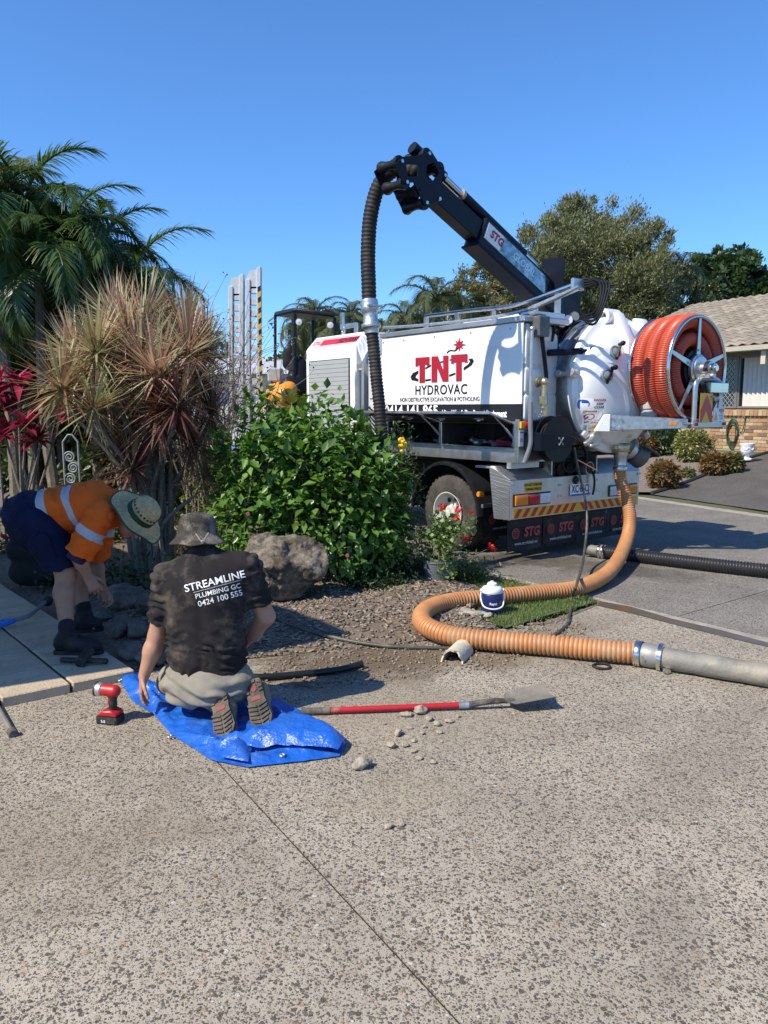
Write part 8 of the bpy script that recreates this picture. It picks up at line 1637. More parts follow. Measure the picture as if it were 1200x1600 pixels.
m = MB(); m.add(vs, fs); tag(m.build('broken_pipe', mat('cream fibre pipe', (0.55, 0.50, 0.38), 0.8, vary=0.12, scale=10, bump=0.4, bscale=60, dirt=(0.36, 0.29, 0.19), dscale=8, dcut=(0.52, 0.68)), sharp=50), 'cream half-pipe shell lying against the orange hose', 'pipe')

# ---- water jug
cj = on_ground(770, 966); jug = thing('water_jug', (cj[0], cj[1] + 0.07, 0.026), 'blue insulated water jug with white lid on the lawn edge', 'jug'); M_jb = mat('navy jug plastic', (0.012, 0.018, 0.10), 0.35, vary=0.08); M_jw = mat('white jug plastic', (0.72, 0.73, 0.72), 0.4, vary=0.04, dirt=(0.5, 0.48, 0.44), dscale=9, dcut=(0.58, 0.75))
m = MB(); m.lathe([(0.075, 0.0), (0.084, 0.004), (0.086, 0.05), (0.080, 0.055), (0.080, 0.062), (0.084, 0.068), (0.082, 0.155), (0.076, 0.162)], (0, 0, 0), (0, 0, 1), 36); body_ = m.build('jug_body', M_jb, jug, bevel=0.002)
m = MB(); m.lathe([(0.080, 0.162), (0.082, 0.168), (0.081, 0.190), (0.070, 0.205), (0.050, 0.212), (0.040, 0.214), (0.038, 0.232), (0.030, 0.240), (0.014, 0.243), (0.012, 0.252), (0.001, 0.254)], (0, 0, 0), (0, 0, 1), 36, close=False); m.build('lid', M_jw, jug)
m = MB(); m.tube(spline([(-0.084, 0, 0.178), (-0.088, -0.02, 0.12), (-0.070, -0.075, 0.068), (0.0, -0.100, 0.052), (0.070, -0.075, 0.068), (0.088, -0.02, 0.12), (0.084, 0, 0.178)], 0.012), 0.006, 8); m.build('bail_handle', M_jw, jug)
for s_ in (-1, 1): m = MB(); m.cyl((s_ * 0.078, 0, 0.178), (s_ * 0.092, 0, 0.178), 0.013, 12); m.build('handle_pivot', M_jw, jug, bevel=0.002)
v, fc = text_shape('Rapid', 0.026, 0.0006); w_ = [(0.0845 * math.sin(q[0] / 0.0845), -0.0845 * math.cos(q[0] / 0.0845), 0.088 + q[1]) for q in v]; m = MB(); m.add(w_, fc); m.build('jug_lettering', M_wht, body_, smooth=False)

# ---- suction hose from the truck's valve, looping over the lawn, with its steel pick-up pipe
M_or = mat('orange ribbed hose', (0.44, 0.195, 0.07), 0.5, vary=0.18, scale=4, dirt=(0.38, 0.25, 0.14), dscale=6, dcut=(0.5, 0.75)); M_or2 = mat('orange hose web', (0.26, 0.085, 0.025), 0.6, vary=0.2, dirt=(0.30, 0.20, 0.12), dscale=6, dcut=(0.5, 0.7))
HR_ = 0.069; c0 = street(1.40, -0.30, 0.985); sh_ = thing('suction_hose', street(1.40, -0.30, 0.0), 'orange ribbed suction hose looping from the truck to a grey pipe', 'hose')
hp_ = [c0, c0 + (0.005, -0.01, -0.15), at_depth(984, 805, 8.25), at_depth(977, 850, 7.9), on_ground(952, 893, 0.10), on_ground(905, 918, 0.077), on_ground(845, 926, 0.085), on_ground(760, 934, 0.095), on_ground(700, 941, 0.10), on_ground(664, 955, 0.10), on_ground(662, 975, 0.095), on_ground(700, 992, 0.085), on_ground(770, 1001, 0.077), on_ground(860, 1008, 0.077), on_ground(940, 1016, 0.077), on_ground(1000, 1021, 0.077)]
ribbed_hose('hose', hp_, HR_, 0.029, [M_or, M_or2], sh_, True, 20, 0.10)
m = MB(); m.lathe([(0.078, 0), (0.08, 0.005), (0.08, 0.025), (0.078, 0.03)], c0 - (0, 0, 0.05), (0, 0, 1), 24); m.bar(c0 + (-0.02, -0.085, -0.035), c0 + (0.03, -0.085, -0.035), 0.014, 0.012); m.build('hose_clamp', M_steel, sh_, world=True)
e0_ = on_ground(996, 1021, 0.077); e1_ = on_ground(1215, 1058, 0.07); ed_ = unit(e1_ - e0_)
M_gp = mat('muddy galvanised pipe', (0.21, 0.20, 0.175), 0.7, 0.3, vary=0.25, scale=6, bump=0.3, bscale=60, dirt=(0.32, 0.285, 0.22), dscale=5, dcut=(0.45, 0.65))
m = MB(); m.lathe([(0.079, -0.012), (0.081, -0.008), (0.081, 0.022), (0.079, 0.026)], e0_, ed_, 26, close=False); m.bar(e0_ + (0, -0.083, 0.01), e0_ + ed_ * 0.02 + (0.0, -0.083, -0.015), 0.016, 0.014); m.build('hose_clamp', M_steel, sh_, world=True, sharp=50)
m = MB(); m.lathe([(0.066, 0.0), (0.070, 0.03), (0.074, 0.04), (0.074, 0.10), (0.068, 0.115), (0.068, 0.14)], e0_, ed_, 26); m.build('adaptor', mat('worn alloy adaptor', (0.30, 0.29, 0.265), 0.55, 0.4, vary=0.2, scale=8), sh_, world=True)
m = MB(); m.lathe([(0.072, 0.125), (0.086, 0.128), (0.086, 0.152), (0.072, 0.155)], e0_, ed_, 26); m.bar(e0_ + ed_ * 0.14 + (0, -0.07, -0.055), e0_ + ed_ * 0.14 + (0.02, -0.1, -0.055), 0.03, 0.025); m.build('ring_clamp', M_steel, sh_, world=True)
m = MB(); n_ = 14; prof = [(0.066 + 0.003 * math.sin(i * 2.1), 0.15 + 0.09 * i) for i in range(n_)]; m.lathe(prof, e0_, ed_ * (1, 1, 1), 26); m.build('pickup_pipe', M_gp, sh_, world=True)
# black drain hose lying on the road behind the truck
bh = [on_ground(935, 861, 0.075), on_ground(1000, 869, 0.072), on_ground(1100, 881, 0.072), on_ground(1210, 893, 0.072), on_ground(1330, 905, 0.072)]; bt_ = thing('drain_hose', (*bh[0][:2], 0.0), 'black ribbed hose lying across the road behind the truck', 'hose'); M_bh = mat('black ribbed hose', (0.017, 0.017, 0.018), 0.36, vary=0.2)
ribbed_hose('hose', bh, 0.068, 0.028, [M_bh, M_rub], bt_, True, 18, 0.12); d = unit(bh[0] - bh[1]); m = MB(); m.lathe([(0.071, -0.08), (0.073, -0.075), (0.073, -0.01), (0.062, 0.0), (0.055, 0.05), (0.060, 0.07), (0.060, 0.10), (0.045, 0.12)], bh[0], d, 22); m.build('coupling', M_gp, bt_, world=True)
for t in (-0.07, -0.03): m = MB(); m.lathe([(0.074, 0), (0.077, 0.002), (0.077, 0.016), (0.074, 0.018)], bh[0] + d * t, d, 22, close=False); m.build('hose_clamp', M_steel, bt_, world=True)
# thin water hose down from the truck's reel, across the driveway and into the garden
wp = [street(0.66, -0.26, 1.20), street(0.70, -0.28, 1.0), at_depth(917, 800, 8.0), at_depth(912, 870, 7.45), on_ground(902, 910, 0.18), on_ground(893, 935, 0.03), on_ground(891, 955, 0.016), on_ground(884, 978, 0.012), on_ground(855, 996, 0.012), on_ground(800, 1012, 0.012), on_ground(730, 1013, 0.012), on_ground(660, 1012, 0.014), on_ground(600, 1009, 0.02), on_ground(540, 1000, 0.035), on_ground(480, 985, 0.075), on_ground(440, 970, 0.09), on_ground(415, 955, 0.085)]
m = MB(); m.tube(spline(wp, 0.03), 0.0125, 9); tag(m.build('water_hose', mat('olive water hose', (0.055, 0.058, 0.045), 0.55, vary=0.25, dirt=(0.17, 0.145, 0.10), dscale=6, dcut=(0.5, 0.7))), 'thin dark water hose from the truck\'s reel into the garden', 'hose')
m = MB(); m.tube(spline([on_ground(350, 1052, 0.03), on_ground(400, 1058, 0.025), on_ground(470, 1053, 0.022), on_ground(530, 1046, 0.022), on_ground(566, 1037, 0.03)], 0.03), 0.020, 12); o = m.build('poly_pipe', mat('black poly pipe', (0.012, 0.012, 0.013), 0.35)); tag(o, 'short black poly pipe lying on the dirt beside the kneeling worker', 'pipe')
c = on_ground(940, 1041, 0.008); m = MB(); m.tube([(c[0] + 0.052 * math.cos(a), c[1] + 0.05 * math.sin(a), 0.009 + 0.003 * math.sin(2 * a)) for a in np.linspace(0, 6.283, 29)[:-1]], 0.0085, 8, closed=True); tag(m.build('rubber_ring', M_rub), 'small black rubber ring on the concrete below the orange hose', 'ring')
# hand tools on the path and driveway
a_, b_ = on_ground(-30, 1060, 0.03), on_ground(20, 1146, 0.014); dv = unit(b_ - a_); m = MB(); m.cyl(a_, b_, 0.014, 10); cb = thing('digging_bar', (*b_[:2], 0.0), 'muddy steel bar with a round end lying off the path', 'bar'); m.build('shaft', M_dirtst, cb, world=True); m = MB(); m.cyl(b_ - dv * 0.03, b_ + dv * 0.02, 0.024, 12); m.build('end_cap', M_grip, cb, world=True, bevel=0.004)
t0, t1 = on_ground(95, 1031, 0.082), on_ground(168, 1033, 0.082); tt = thing('tee_tool', (*((t0 + t1) / 2)[:2], 0.058), 'black tee-shaped plumbing tool in front of the worker\'s boot', 'tool'); m = MB(); m.cyl(t0, t1, 0.017, 12); m.build('cross_bar', M_tblk, tt, world=True, bevel=0.003); c_ = (t0 * 0.52 + t1 * 0.48); m = MB(); m.cyl(c_ + (0.0, -0.055, 0.0), c_ + (0.005, 0.10, 0.03), 0.032, 16); m.build('socket', M_tblk, tt, world=True, bevel=0.005)
p0_ = on_ground(20, 968, 0.10); kt = thing('blue_hand_tool', (*on_ground(40, 965, 0.06)[:2], 0.058), 'blue-handled tool with a grey tube and black knob on the path', 'tool'); m = MB(); pts = spline([on_ground(18, 970, 0.11), on_ground(45, 962, 0.12), on_ground(66, 945, 0.11), on_ground(72, 940, 0.10)], 0.02); m.tube(pts, 0.015, 10); m.build('tube', mat('grey tube', (0.18, 0.19, 0.19), 0.5), kt, world=True); m = MB(); q = on_ground(74, 939, 0.105); m.sphere(q, 0.042, 14, 10); m.build('knob', M_tblk, kt, world=True)
f = Field(on_ground(-22, 985, 0.06) - 0.1, on_ground(22, 968, 0.12) + 0.1, 0.006); a0 = on_ground(20, 970, 0.11); a1 = on_ground(-18, 975, 0.10); f.cone(a0, a1, 0.018, 0.022, 0.01); f.cone(a0 - (0.0, 0, 0.005), on_ground(-15, 985, 0.075), 0.016, 0.014, 0.01); link_mesh('handle', f.mesh('handle', np.array(kt.location)), mat('blue tool handle', (0.02, 0.13, 0.50), 0.4), kt)
tb = on_ground(48, 921, 0.06); bg = thing('tool_bag', (tb[0], tb[1] + 0.18, 0.058), 'black tool bag standing on the path behind the bending worker', 'bag'); f = Field((-0.3, -0.25, 0), (0.3, 0.25, 0.52), 0.01); f.cone((-0.13, 0, 0.12), (0.13, 0, 0.12), 0.13, 0.13, 0.03); f.cone((-0.15, 0, 0.32), (0.10, 0, 0.30), 0.12, 0.12, 0.04); f.plane((0, 0, 0.002), (0, 0, -1)); link_mesh('bag_body', f.mesh('bag_body', (0, 0, 0), lambda v, n: 0.012 * vnoise(v, 7, 3.0)), mat('black canvas', (0.008, 0.008, 0.009), 0.9), bg)
m = MB(); m.tube(spline([(-0.12, 0, 0.40), (-0.06, 0, 0.49), (0.05, 0, 0.49), (0.10, 0, 0.40)], 0.03), 0.014, 8); m.build('bag_handle', M_tblk, bg)

# ---- geranium in a grey pot
pb = on_ground(685, 916, 0.03); pot = thing('potted_geranium', (pb[0], pb[1] + 0.12, 0.028), 'red-flowering geranium in a grey dimpled pot by the lawn', 'potted plant'); po = np.array(pot.location)
m = MB(); m.lathe([(0.105, 0.0), (0.112, 0.006), (0.135, 0.20), (0.142, 0.205), (0.142, 0.225), (0.130, 0.225), (0.126, 0.19), (0.10, 0.185)], (0, 0, 0), (0, 0, 1), 40, close=False); m.lathe([(0.0, 0.19), (0.127, 0.19)], (0, 0, 0), (0, 0, 1), 20, close=False)
def pot_mat():
    mm = mat('grey dimpled pot', (0.12, 0.13, 0.15), 0.6, vary=0.15, scale=9); N, L, P = nodes_of(mm); tc = [n for n in N if n.type == 'TEX_COORD'][0]; v = N.new('ShaderNodeTexVoronoi'); v.inputs['Scale'].default_value = 60; v.inputs['Randomness'].default_value = 0.15; L.new(tc.outputs['Object'], v.inputs['Vector']); bp = N.new('ShaderNodeBump'); bp.inputs['Strength'].default_value = 0.8; bp.inputs['Distance'].default_value = 0.005; L.new(v.outputs['Distance'], bp.inputs['Height']); L.new(bp.outputs['Normal'], P.inputs['Normal']); return mm
m.build('pot', pot_mat(), pot, sharp=40)
gt = []; sm_ = MB(); r = np.random.default_rng(77)
for k in range(30):
    a = r.uniform(0, 6.28); rr = r.uniform(0.05, 0.36); e = np.array([rr * math.cos(a), rr * math.sin(a) * 0.8, r.uniform(0.26, 0.66) - 0.35 * rr]); ln_ = spline([(0.05 * math.cos(a), 0.05 * math.sin(a), 0.18), (e[0] * 0.6, e[1] * 0.6, 0.22 + e[2] * 0.3), e], 0.05); sm_.tube(ln_, np.linspace(0.006, 0.003, len(ln_)), 5); gt.append(e)
sm_.build('stems', mat('woody geranium stem', (0.20, 0.16, 0.11), 0.9), pot)['kind'] = 'stuff'
P = np.concatenate([np.array(gt)[r.integers(0, 30, 950)] + r.normal(size=(950, 3)) * np.array([0.055, 0.055, 0.04]), r.normal(size=(120, 3)) * np.array([0.10, 0.09, 0.03]) + np.array([0, 0, 0.45])]); n = len(P)
leaves('foliage', P, rand_dirs(r, n) + np.array([0, 0, 0.1]), np.array([0, 0, 1.0]) + rand_dirs(r, n) * 0.55, r.uniform(0.03, 0.055, n), r.uniform(0.035, 0.05, n), leaf_mat('geranium leaf', (0.08, 0.15, 0.035), (0.20, 0.28, 0.08), 0.5, 0.3), pot, 0.2, 0.1, 'stuff')
M_ger = leaf_mat('scarlet petal', (0.55, 0.012, 0.01), (0.80, 0.04, 0.02), 0.6, 0.25)
for px, py in ((691, 793), (716, 797), (714, 810), (691, 844), (727, 841), (768, 855), (735, 802)):
    q = at_depth(px, py, pb[1] + 0.0) - po; n = 34 if px != 735 else 12; leaves('flower_head', q + r.normal(size=(n, 3)) * 0.013, rand_dirs(r, n) + np.array([0, -0.4, 0.3]), rand_dirs(r, n), r.uniform(0.018, 0.028, n), 0.022, M_ger, pot, 0.1, 0.1); st_ = MB(); st_.tube(spline([q, q * 0.6 + np.array([0, 0, 0.05]), q * 0.2 + np.array([0, 0, 0.2])], 0.05), 0.003, 4); st_.build('flower_stalk', M_stem, pot)
# white wrought ornament among the plants
oq = at_depth(110, 690, 9.2); orn = thing('garden_ornament', (oq[0], oq[1], 0.05), 'white scrolled iron garden ornament behind the orange shirt', 'ornament'); M_orn = mat('white wrought iron', (0.26, 0.28, 0.30), 0.6, vary=0.2)
for k in range(5):
    z = 0.45 + 0.13 * k; s_ = 1 if k % 2 else -1; th = np.linspace(0, 4.2 * math.pi, 44); rr = 0.07 * (1 - th / th.max() * 0.85); m = MB(); m.tube(np.stack([s_ * 0.02 + rr * np.cos(th) * s_, np.zeros(44), z + rr * np.sin(th)], 1), 0.010, 6); m.build('scroll', M_orn, orn)
m = MB(); m.tube([(-0.09, 0, 0), (-0.09, 0, 1.15)], 0.012, 6); m.build('upright', M_orn, orn); m = MB(); m.tube([(0.09, 0, 0), (0.09, 0, 1.15)], 0.012, 6); m.build('upright', M_orn, orn); m = MB(); m.tube(spline([(-0.09, 0, 1.15), (0, 0, 1.25), (0.09, 0, 1.15)], 0.05), 0.012, 6); m.build('crest', M_orn, orn)
# ================================================================== NEIGHBOUR'S HOUSE across the street
HD = np.array([math.sin(math.radians(-30)), math.cos(math.radians(-30)), 0]); HN = np.array([-HD[1], HD[0], 0])      # along the wall, and out of it towards the street
W0 = on_terrain(1155, 703); W0 = np.array([W0[0], W0[1], float(terrain(W0[0], W0[1]))])
def wall_uv(px, py, out=0.0):
    r = ray(px, py); n = HN; t = (np.dot(W0 - CAMP, n) + out) / np.dot(r, n); p = CAMP + r * t - W0; return float(np.dot(p, HD)), float(p[2])
def wp3(u, z, out=0.0): return W0 + HD * u + HN * out + np.array([0, 0, z])
u_r = wall_uv(1200, 660)[0]; u_l = wall_uv(1118, 660)[0]; z_sill = wall_uv(1160, 638)[1]; z_wt = wall_uv(1160, 556)[1]; u_lo, u_hi = u_r - 2.4, u_l + 0.6
house = thing('brick_house', W0, 'tan brick house with a grey tiled roof across the street', 'house')
def hb(name, u0, u1, z0, z1, o0, o1, mt, par=house, bevel=0.0):
    m = MB(); m.prism([wp3(u0, z0, o0), wp3(u1, z0, o0), wp3(u1, z1, o0), wp3(u0, z1, o0)], HN * (o1 - o0)); return m.build(name, mt, par, world=True, bevel=bevel)
M_mort = mat('pale mortar', (0.33, 0.28, 0.21), 0.95, vary=0.15, scale=12, bump=0.4, bscale=60); M_trim = mat('cream fascia paint', (0.50, 0.45, 0.35), 0.6, vary=0.06); M_beam = mat('grey beam paint', (0.17, 0.17, 0.15), 0.6); M_sof = mat('soffit board', (0.42, 0.40, 0.36), 0.8)
wall_ = hb('wall', u_lo - 3, u_hi + 0.3, -0.4, z_sill - 0.16, -0.25, -0.012, M_mort)
hb('room_backing', u_lo - 3, u_hi + 0.3, z_sill - 0.16, z_wt + 0.5, -0.25, -0.14, mat('shaded room', (0.05, 0.05, 0.05), 0.9))  # near-black sheet; darkness of the room behind the windows is its colour
def brick_mats():
    return [mat('brick tan', (0.36, 0.235, 0.125), 0.9, vary=0.2, scale=14, bump=0.4, bscale=70), mat('brick brown', (0.20, 0.115, 0.07), 0.9, vary=0.25, scale=14, bump=0.4, bscale=70), mat('brick cream', (0.44, 0.33, 0.20), 0.9, vary=0.15, scale=14, bump=0.4, bscale=70), mat('brick orange', (0.37, 0.185, 0.09), 0.9, vary=0.2, scale=14, bump=0.4, bscale=70)]
BM = brick_mats(); bw, bh_ = 0.24, 0.086; bmesh_ = []
for mt in BM:
    m = MB(); m.prism([np.zeros(3), HD * (bw - 0.012), HD * (bw - 0.012) + (0, 0, bh_ - 0.012), np.array([0, 0, bh_ - 0.012])], HN * 0.11); o = m.build('brick', mt, None, bevel=0.004); bmesh_.append(o.data); bpy.data.objects.remove(o)
rb = random.Random(9); rows = int((z_sill - 0.16) / bh_); cnt = 0; vis = []
for r_ in range(rows):
    for k in range(int((u_l + 0.9 - (u_r - 0.7)) / bw) + 1): vis.append((r_, k))
for r_, k in vis:
    if cnt >= 300: break
    o = link_mesh('brick', rb.choices(bmesh_, (5, 3, 3, 3))[0], None, wall_); q = HD * (u_r - 0.7 + k * bw + (bw / 2 if r_ % 2 else 0)) + HN * (-0.11 + rb.uniform(0, 0.003)) + np.array([0, 0, 0.01 + r_ * bh_]); o.location = Vector(q); cnt += 1
m = MB(); 
for k in range(int((u_hi - u_lo) / 0.115)):
    m.cur = k % 3; u = u_lo + k * 0.115; m.prism([wp3(u, z_sill - 0.155, -0.14), wp3(u + 0.105, z_sill - 0.155, -0.14), wp3(u + 0.105, z_sill - 0.02, -0.14), wp3(u, z_sill - 0.02, -0.14)], HN * 0.20 - np.array([0, 0, 0.025]))
m.build('brick_sill', [BM[0], BM[2], BM[3]], house, world=True)['kind'] = 'stuff'
# windows: a screened opening and one with vertical blinds
M_alw = mat('bronze window frame', (0.20, 0.19, 0.17), 0.5, 0.4); M_pane = mat('dark window glass', (0.015, 0.018, 0.02), 0.05, spec=0.8)
ua, ub, uc = wall_uv(1150, 600)[0], wall_uv(1154, 600)[0], u_lo
def window(u0, u1):
    w = hb('window', min(u0, u1), max(u0, u1), z_sill, z_wt, -0.13, -0.115, M_pane); a, b = min(u0, u1), max(u0, u1)
    for q in ((a, a + 0.05, z_sill, z_wt), (b - 0.05, b, z_sill, z_wt), (a + 0.05, b - 0.05, z_sill, z_sill + 0.05), (a + 0.05, b - 0.05, z_wt - 0.05, z_wt)): hb('frame', *q, -0.11, -0.05, M_alw, w)
    return w, a, b
w1, a, b = window(ua + 0.02, u_hi)
m = MB(); st_ = 0.12
for k in range(int((b - a + 1.5) / st_)):
    for s_ in (-1, 1):
        u0 = a + k * st_ - (1.2 if s_ > 0 else 0); 
        pts = []
        for t in np.linspace(0, 1, 2): pts.append((u0 + (t * (z_wt - z_sill)) * 0.9 * s_, z_sill + t * (z_wt - z_sill)))
        (x0, y0), (x1, y1) = pts
        if x1 != x0:
            def clipx(x): return y0 + (x - x0) / (x1 - x0) * (y1 - y0)
            lo, hi = sorted((x0, x1)); lo2, hi2 = max(lo, a + 0.05), min(hi, b - 0.05)
            if hi2 - lo2 > 0.05: m.bar(wp3(lo2, clipx(lo2), -0.06), wp3(hi2, clipx(hi2), -0.06), 0.008, 0.008)
m.build('security_screen', mat('grey screen bars', (0.42, 0.42, 0.40), 0.5, 0.3), w1, world=True)['kind'] = 'stuff'
w2, a, b = window(u_lo, ua - 0.02); ns = int((b - a - 0.1) / 0.125); M_bl = mat('ivory blind slat', (0.62, 0.60, 0.53), 0.7, vary=0.06)
for k in range(ns): u = a + 0.06 + k * 0.125; m = MB(); m.prism([wp3(u, z_sill + 0.05, -0.112), wp3(u + 0.105, z_sill + 0.05, -0.055), wp3(u + 0.105, z_wt - 0.05, -0.055), wp3(u, z_wt - 0.05, -0.112)], -HN * 0.003); m.build('blind_slat', M_bl, w2, world=True, smooth=False)
hb('post', ua - 0.02, ua + 0.02, z_sill, z_wt, -0.12, -0.03, M_alw)
# eaves, gutter, roof
EV = 0.75; z_e = wall_uv(1160, 541, EV)[1]; z_eb = wall_uv(1160, 549, EV)[1]
hb('lintel_beam', u_lo - 3, u_hi + 0.3, z_wt, z_wt + 0.16, -0.14, 0.0, M_beam); m = MB(); m.prism([wp3(u_lo - 3, z_wt + 0.165, -0.14), wp3(u_hi + 0.3, z_wt + 0.165, -0.14), wp3(u_hi + 0.3, z_eb - 0.01, EV - 0.02), wp3(u_lo - 3, z_eb - 0.01, EV - 0.02)], (0, 0, 0.02)); m.build('soffit', M_sof, house, world=True)
m = MB(); g0, g1 = u_lo - 3, u_hi + 0.3; prof = [(EV, z_e - 0.11), (EV + 0.09, z_e - 0.11), (EV + 0.11, z_e), (EV + 0.10, z_e), (EV + 0.085, z_e - 0.02), (EV, z_e - 0.02)]; m.prism([wp3(g0, z, o_) for o_, z in prof], HD * (g1 - g0)); m.build('gutter', M_trim, house, world=True)
rise = math.tan(math.radians(21)); RL = 5.4; M_tl = [mat('grey roof tile', (0.265, 0.225, 0.17), 0.9, vary=0.2, scale=8, bump=0.4, bscale=60, dirt=(0.15, 0.13, 0.10), dscale=4, dcut=(0.5, 0.7)), mat('grey roof tile b', (0.31, 0.265, 0.20), 0.9, vary=0.2, scale=8, bump=0.4, bscale=60), mat('grey roof tile c', (0.22, 0.19, 0.145), 0.9, vary=0.2, scale=8, bump=0.4, bscale=60)]
SLP = unit(-HN + np.array([0, 0, rise])); SN = np.cross(HD, SLP); SN = SN if SN[2] > 0 else -SN
def rp_(u, s, h=0.0): return wp3(u, z_e, EV + 0.05) + SLP * s + SN * h
m = MB(); m.prism([rp_(g0, 0), rp_(g1, 0), rp_(g1, RL), rp_(g0, RL)], -SN * 0.04); m.prism([rp_(g0, RL), rp_(g1, RL), rp_(g1, RL) + unit(-HN - np.array([0, 0, rise])) * RL, rp_(g0, RL) + unit(-HN - np.array([0, 0, rise])) * RL], (0, 0, -0.04)); roof = m.build('roof', M_tl[2], house, world=True)
tw2, tl = 0.30, 0.345; tmesh = []
for mt in M_tl:
    m = MB(); vs = []; fs = []; nn_ = 8
    for t in (0, 1):
        for lift in (0.0, -0.016):
            for i in range(nn_ + 1): u = i / nn_; w = 0.022 * math.sin(u * 2 * math.pi * 1.0 + 0.6) ; vs.append(HD * (u * tw2) + SLP * (t * (tl + 0.05)) + SN * (0.045 + w - 0.024 * t + lift))
    K_ = nn_ + 1
    for i in range(nn_): fs += [(i, i + 1, 2 * K_ + i + 1, 2 * K_ + i), (i, K_ + i, K_ + i + 1, i + 1)]
    m.add(vs, fs); o = m.build('roof_tile', mt, None, sharp=60); tmesh.append(o.data); bpy.data.objects.remove(o)
ut0 = u_r - 1.6; tiles = [(r_, k) for r_ in range(int(RL / tl)) for k in range(24)]; cnt = 0; rest_ = MB(); done = 0
ordered = sorted(tiles, key=lambda q: abs(q[1] - 9) + 0.2 * q[0])
for i, (r_, k) in enumerate(ordered):
    q = rp_(ut0 + k * tw2, r_ * tl) - W0
    if i < 300: o = link_mesh('roof_tile', tmesh[rb.choices((0, 1, 2), (5, 3, 2))[0]], None, roof); o.location = Vector(q + SN * rb.uniform(0, 0.004))
    else:
        me = tmesh[(r_ * 7 + k) % 3]; rest_.add([np.array(v.co) + q + W0 for v in me.vertices], [tuple(p.vertices) for p in me.polygons])
if rest_.n: rest_.build('more_roof_tiles', M_tl[0], roof, world=True)['kind'] = 'stuff'
m = MB(); m.tube([rp_(g0, RL, 0.02), rp_(g1, RL, 0.02)], 0.10, 10); m.build('ridge_cap', M_tl[1], roof, world=True)
pu_ = wall_uv(1192, 600, EV - 0.1)[0]; m = MB(); m.prism([wp3(pu_ - 0.06, z_eb - 0.32, EV - 0.14), wp3(pu_ + 0.06, z_eb - 0.32, EV - 0.14), wp3(pu_ + 0.06, z_eb - 0.012, EV - 0.14), wp3(pu_ - 0.06, z_eb - 0.012, EV - 0.14)], HN * 0.10); m.build('eave_bracket', M_trim, house, world=True)
# hose and tap on the wall, urn by the drive
hu, hz = wall_uv(1146, 672); hg = thing('garden_hose', wp3(hu, hz, 0.03), 'coiled green garden hose hanging on the brick wall', 'hose'); M_gh = mat('green garden hose', (0.02, 0.06, 0.03), 0.5)
for k in range(6): a = rb.uniform(0.12, 0.16); b = rb.uniform(0.26, 0.34); m = MB(); m.tube([wp3(hu + a * math.cos(t) + rb.uniform(-.01, .01), hz + b * math.sin(t) - 0.02 * k, 0.025 + 0.012 * k) for t in np.linspace(0, 6.283, 25)[:-1]], 0.011, 6, closed=True); m.build('coil', M_gh, hg, world=True)
m = MB(); tu, tz = wall_uv(1166, 650); m.tube(spline([wp3(hu - 0.1, hz + 0.2, 0.04), wp3(hu - 0.25, hz - 0.05, 0.05), wp3(tu, tz - 0.2, 0.05), wp3(tu, tz, 0.06)], 0.05), 0.011, 6); m.build('hose_tail', M_gh, hg, world=True)
m = MB(); m.cyl(wp3(tu, tz, -0.005), wp3(tu, tz, 0.09), 0.018, 8); m.cyl(wp3(tu, tz + 0.05, 0.05), wp3(tu, tz - 0.05, 0.06), 0.016, 8); tag(m.build('tap', M_brass), 'brass tap on the brick wall above the garden hose', 'tap')
uq = on_terrain(1166, 722) + (0, 0, 0.05); urn = thing('urn', uq, 'white classical garden urn beside the neighbour\'s driveway', 'urn'); us = 27 * uq[1] / FPX / 0.42; m = MB(); m.lathe([(0.13 * us, 0), (0.13 * us, 0.03 * us), (0.07 * us, 0.06 * us), (0.06 * us, 0.09 * us), (0.12 * us, 0.14 * us), (0.155 * us, 0.22 * us), (0.15 * us, 0.33 * us), (0.175 * us, 0.37 * us), (0.175 * us, 0.40 * us), (0.14 * us, 0.40 * us), (0.13 * us, 0.36 * us), (0.001, 0.35 * us)], (0, 0, 0), (0, 0, 1), 28, close=False); m.build('bowl', mat('white cast urn', (0.72, 0.72, 0.70), 0.5, vary=0.06), urn)
for s_ in range(3): m = MB(); a = -2.2 + s_ * 0.9; m.tube(spline([np.array([math.cos(a + t), math.sin(a + t), 0]) * 0.158 * us + np.array([0, 0, (0.30 - 0.06 * math.sin((t + 0.4) / 0.8 * math.pi)) * us]) for t in np.linspace(-0.4, 0.4, 6)], 0.03), 0.012 * us, 6); m.build('swag', mat('white swag', (0.70, 0.70, 0.68), 0.5), urn)

# ================================================================== EXCAVATOR ON ITS TRAILER, LOADING RAMPS
EYD = 15.0; ex = thing('mini_excavator', (*at_depth(475, 640, EYD)[:2], 0.86), 'orange mini excavator with a black canopy beyond the engine enclosure', 'excavator'); exo = np.array(ex.location); M_exo = mat('orange excavator paint', (0.72, 0.27, 0.02), 0.35, vary=0.06)
def E_(px, py, dy=0.0): return at_depth(px, py, EYD + dy)
def post(px, y0, y1, dy, r=0.03): m = MB(); m.cyl(E_(px, y0, dy), E_(px, y1, dy), r, 10); m.build('canopy_post', M_blk, ex, world=True)
post(430, 492, 640, 0.9); post(460, 490, 640, -0.3, 0.045); post(489, 500, 640, 0.9); post(523, 496, 640, -0.2)
ca, cb_, cc, cd = E_(428, 494, 1.0), E_(458, 488, -0.35), E_(525, 496, -0.3), E_(492, 500, 1.0)
m = MB(); m.prism([ca, cb_, cc, cd], (0, 0, 0.09)); m.build('canopy', M_blk, ex, world=True, bevel=0.03)
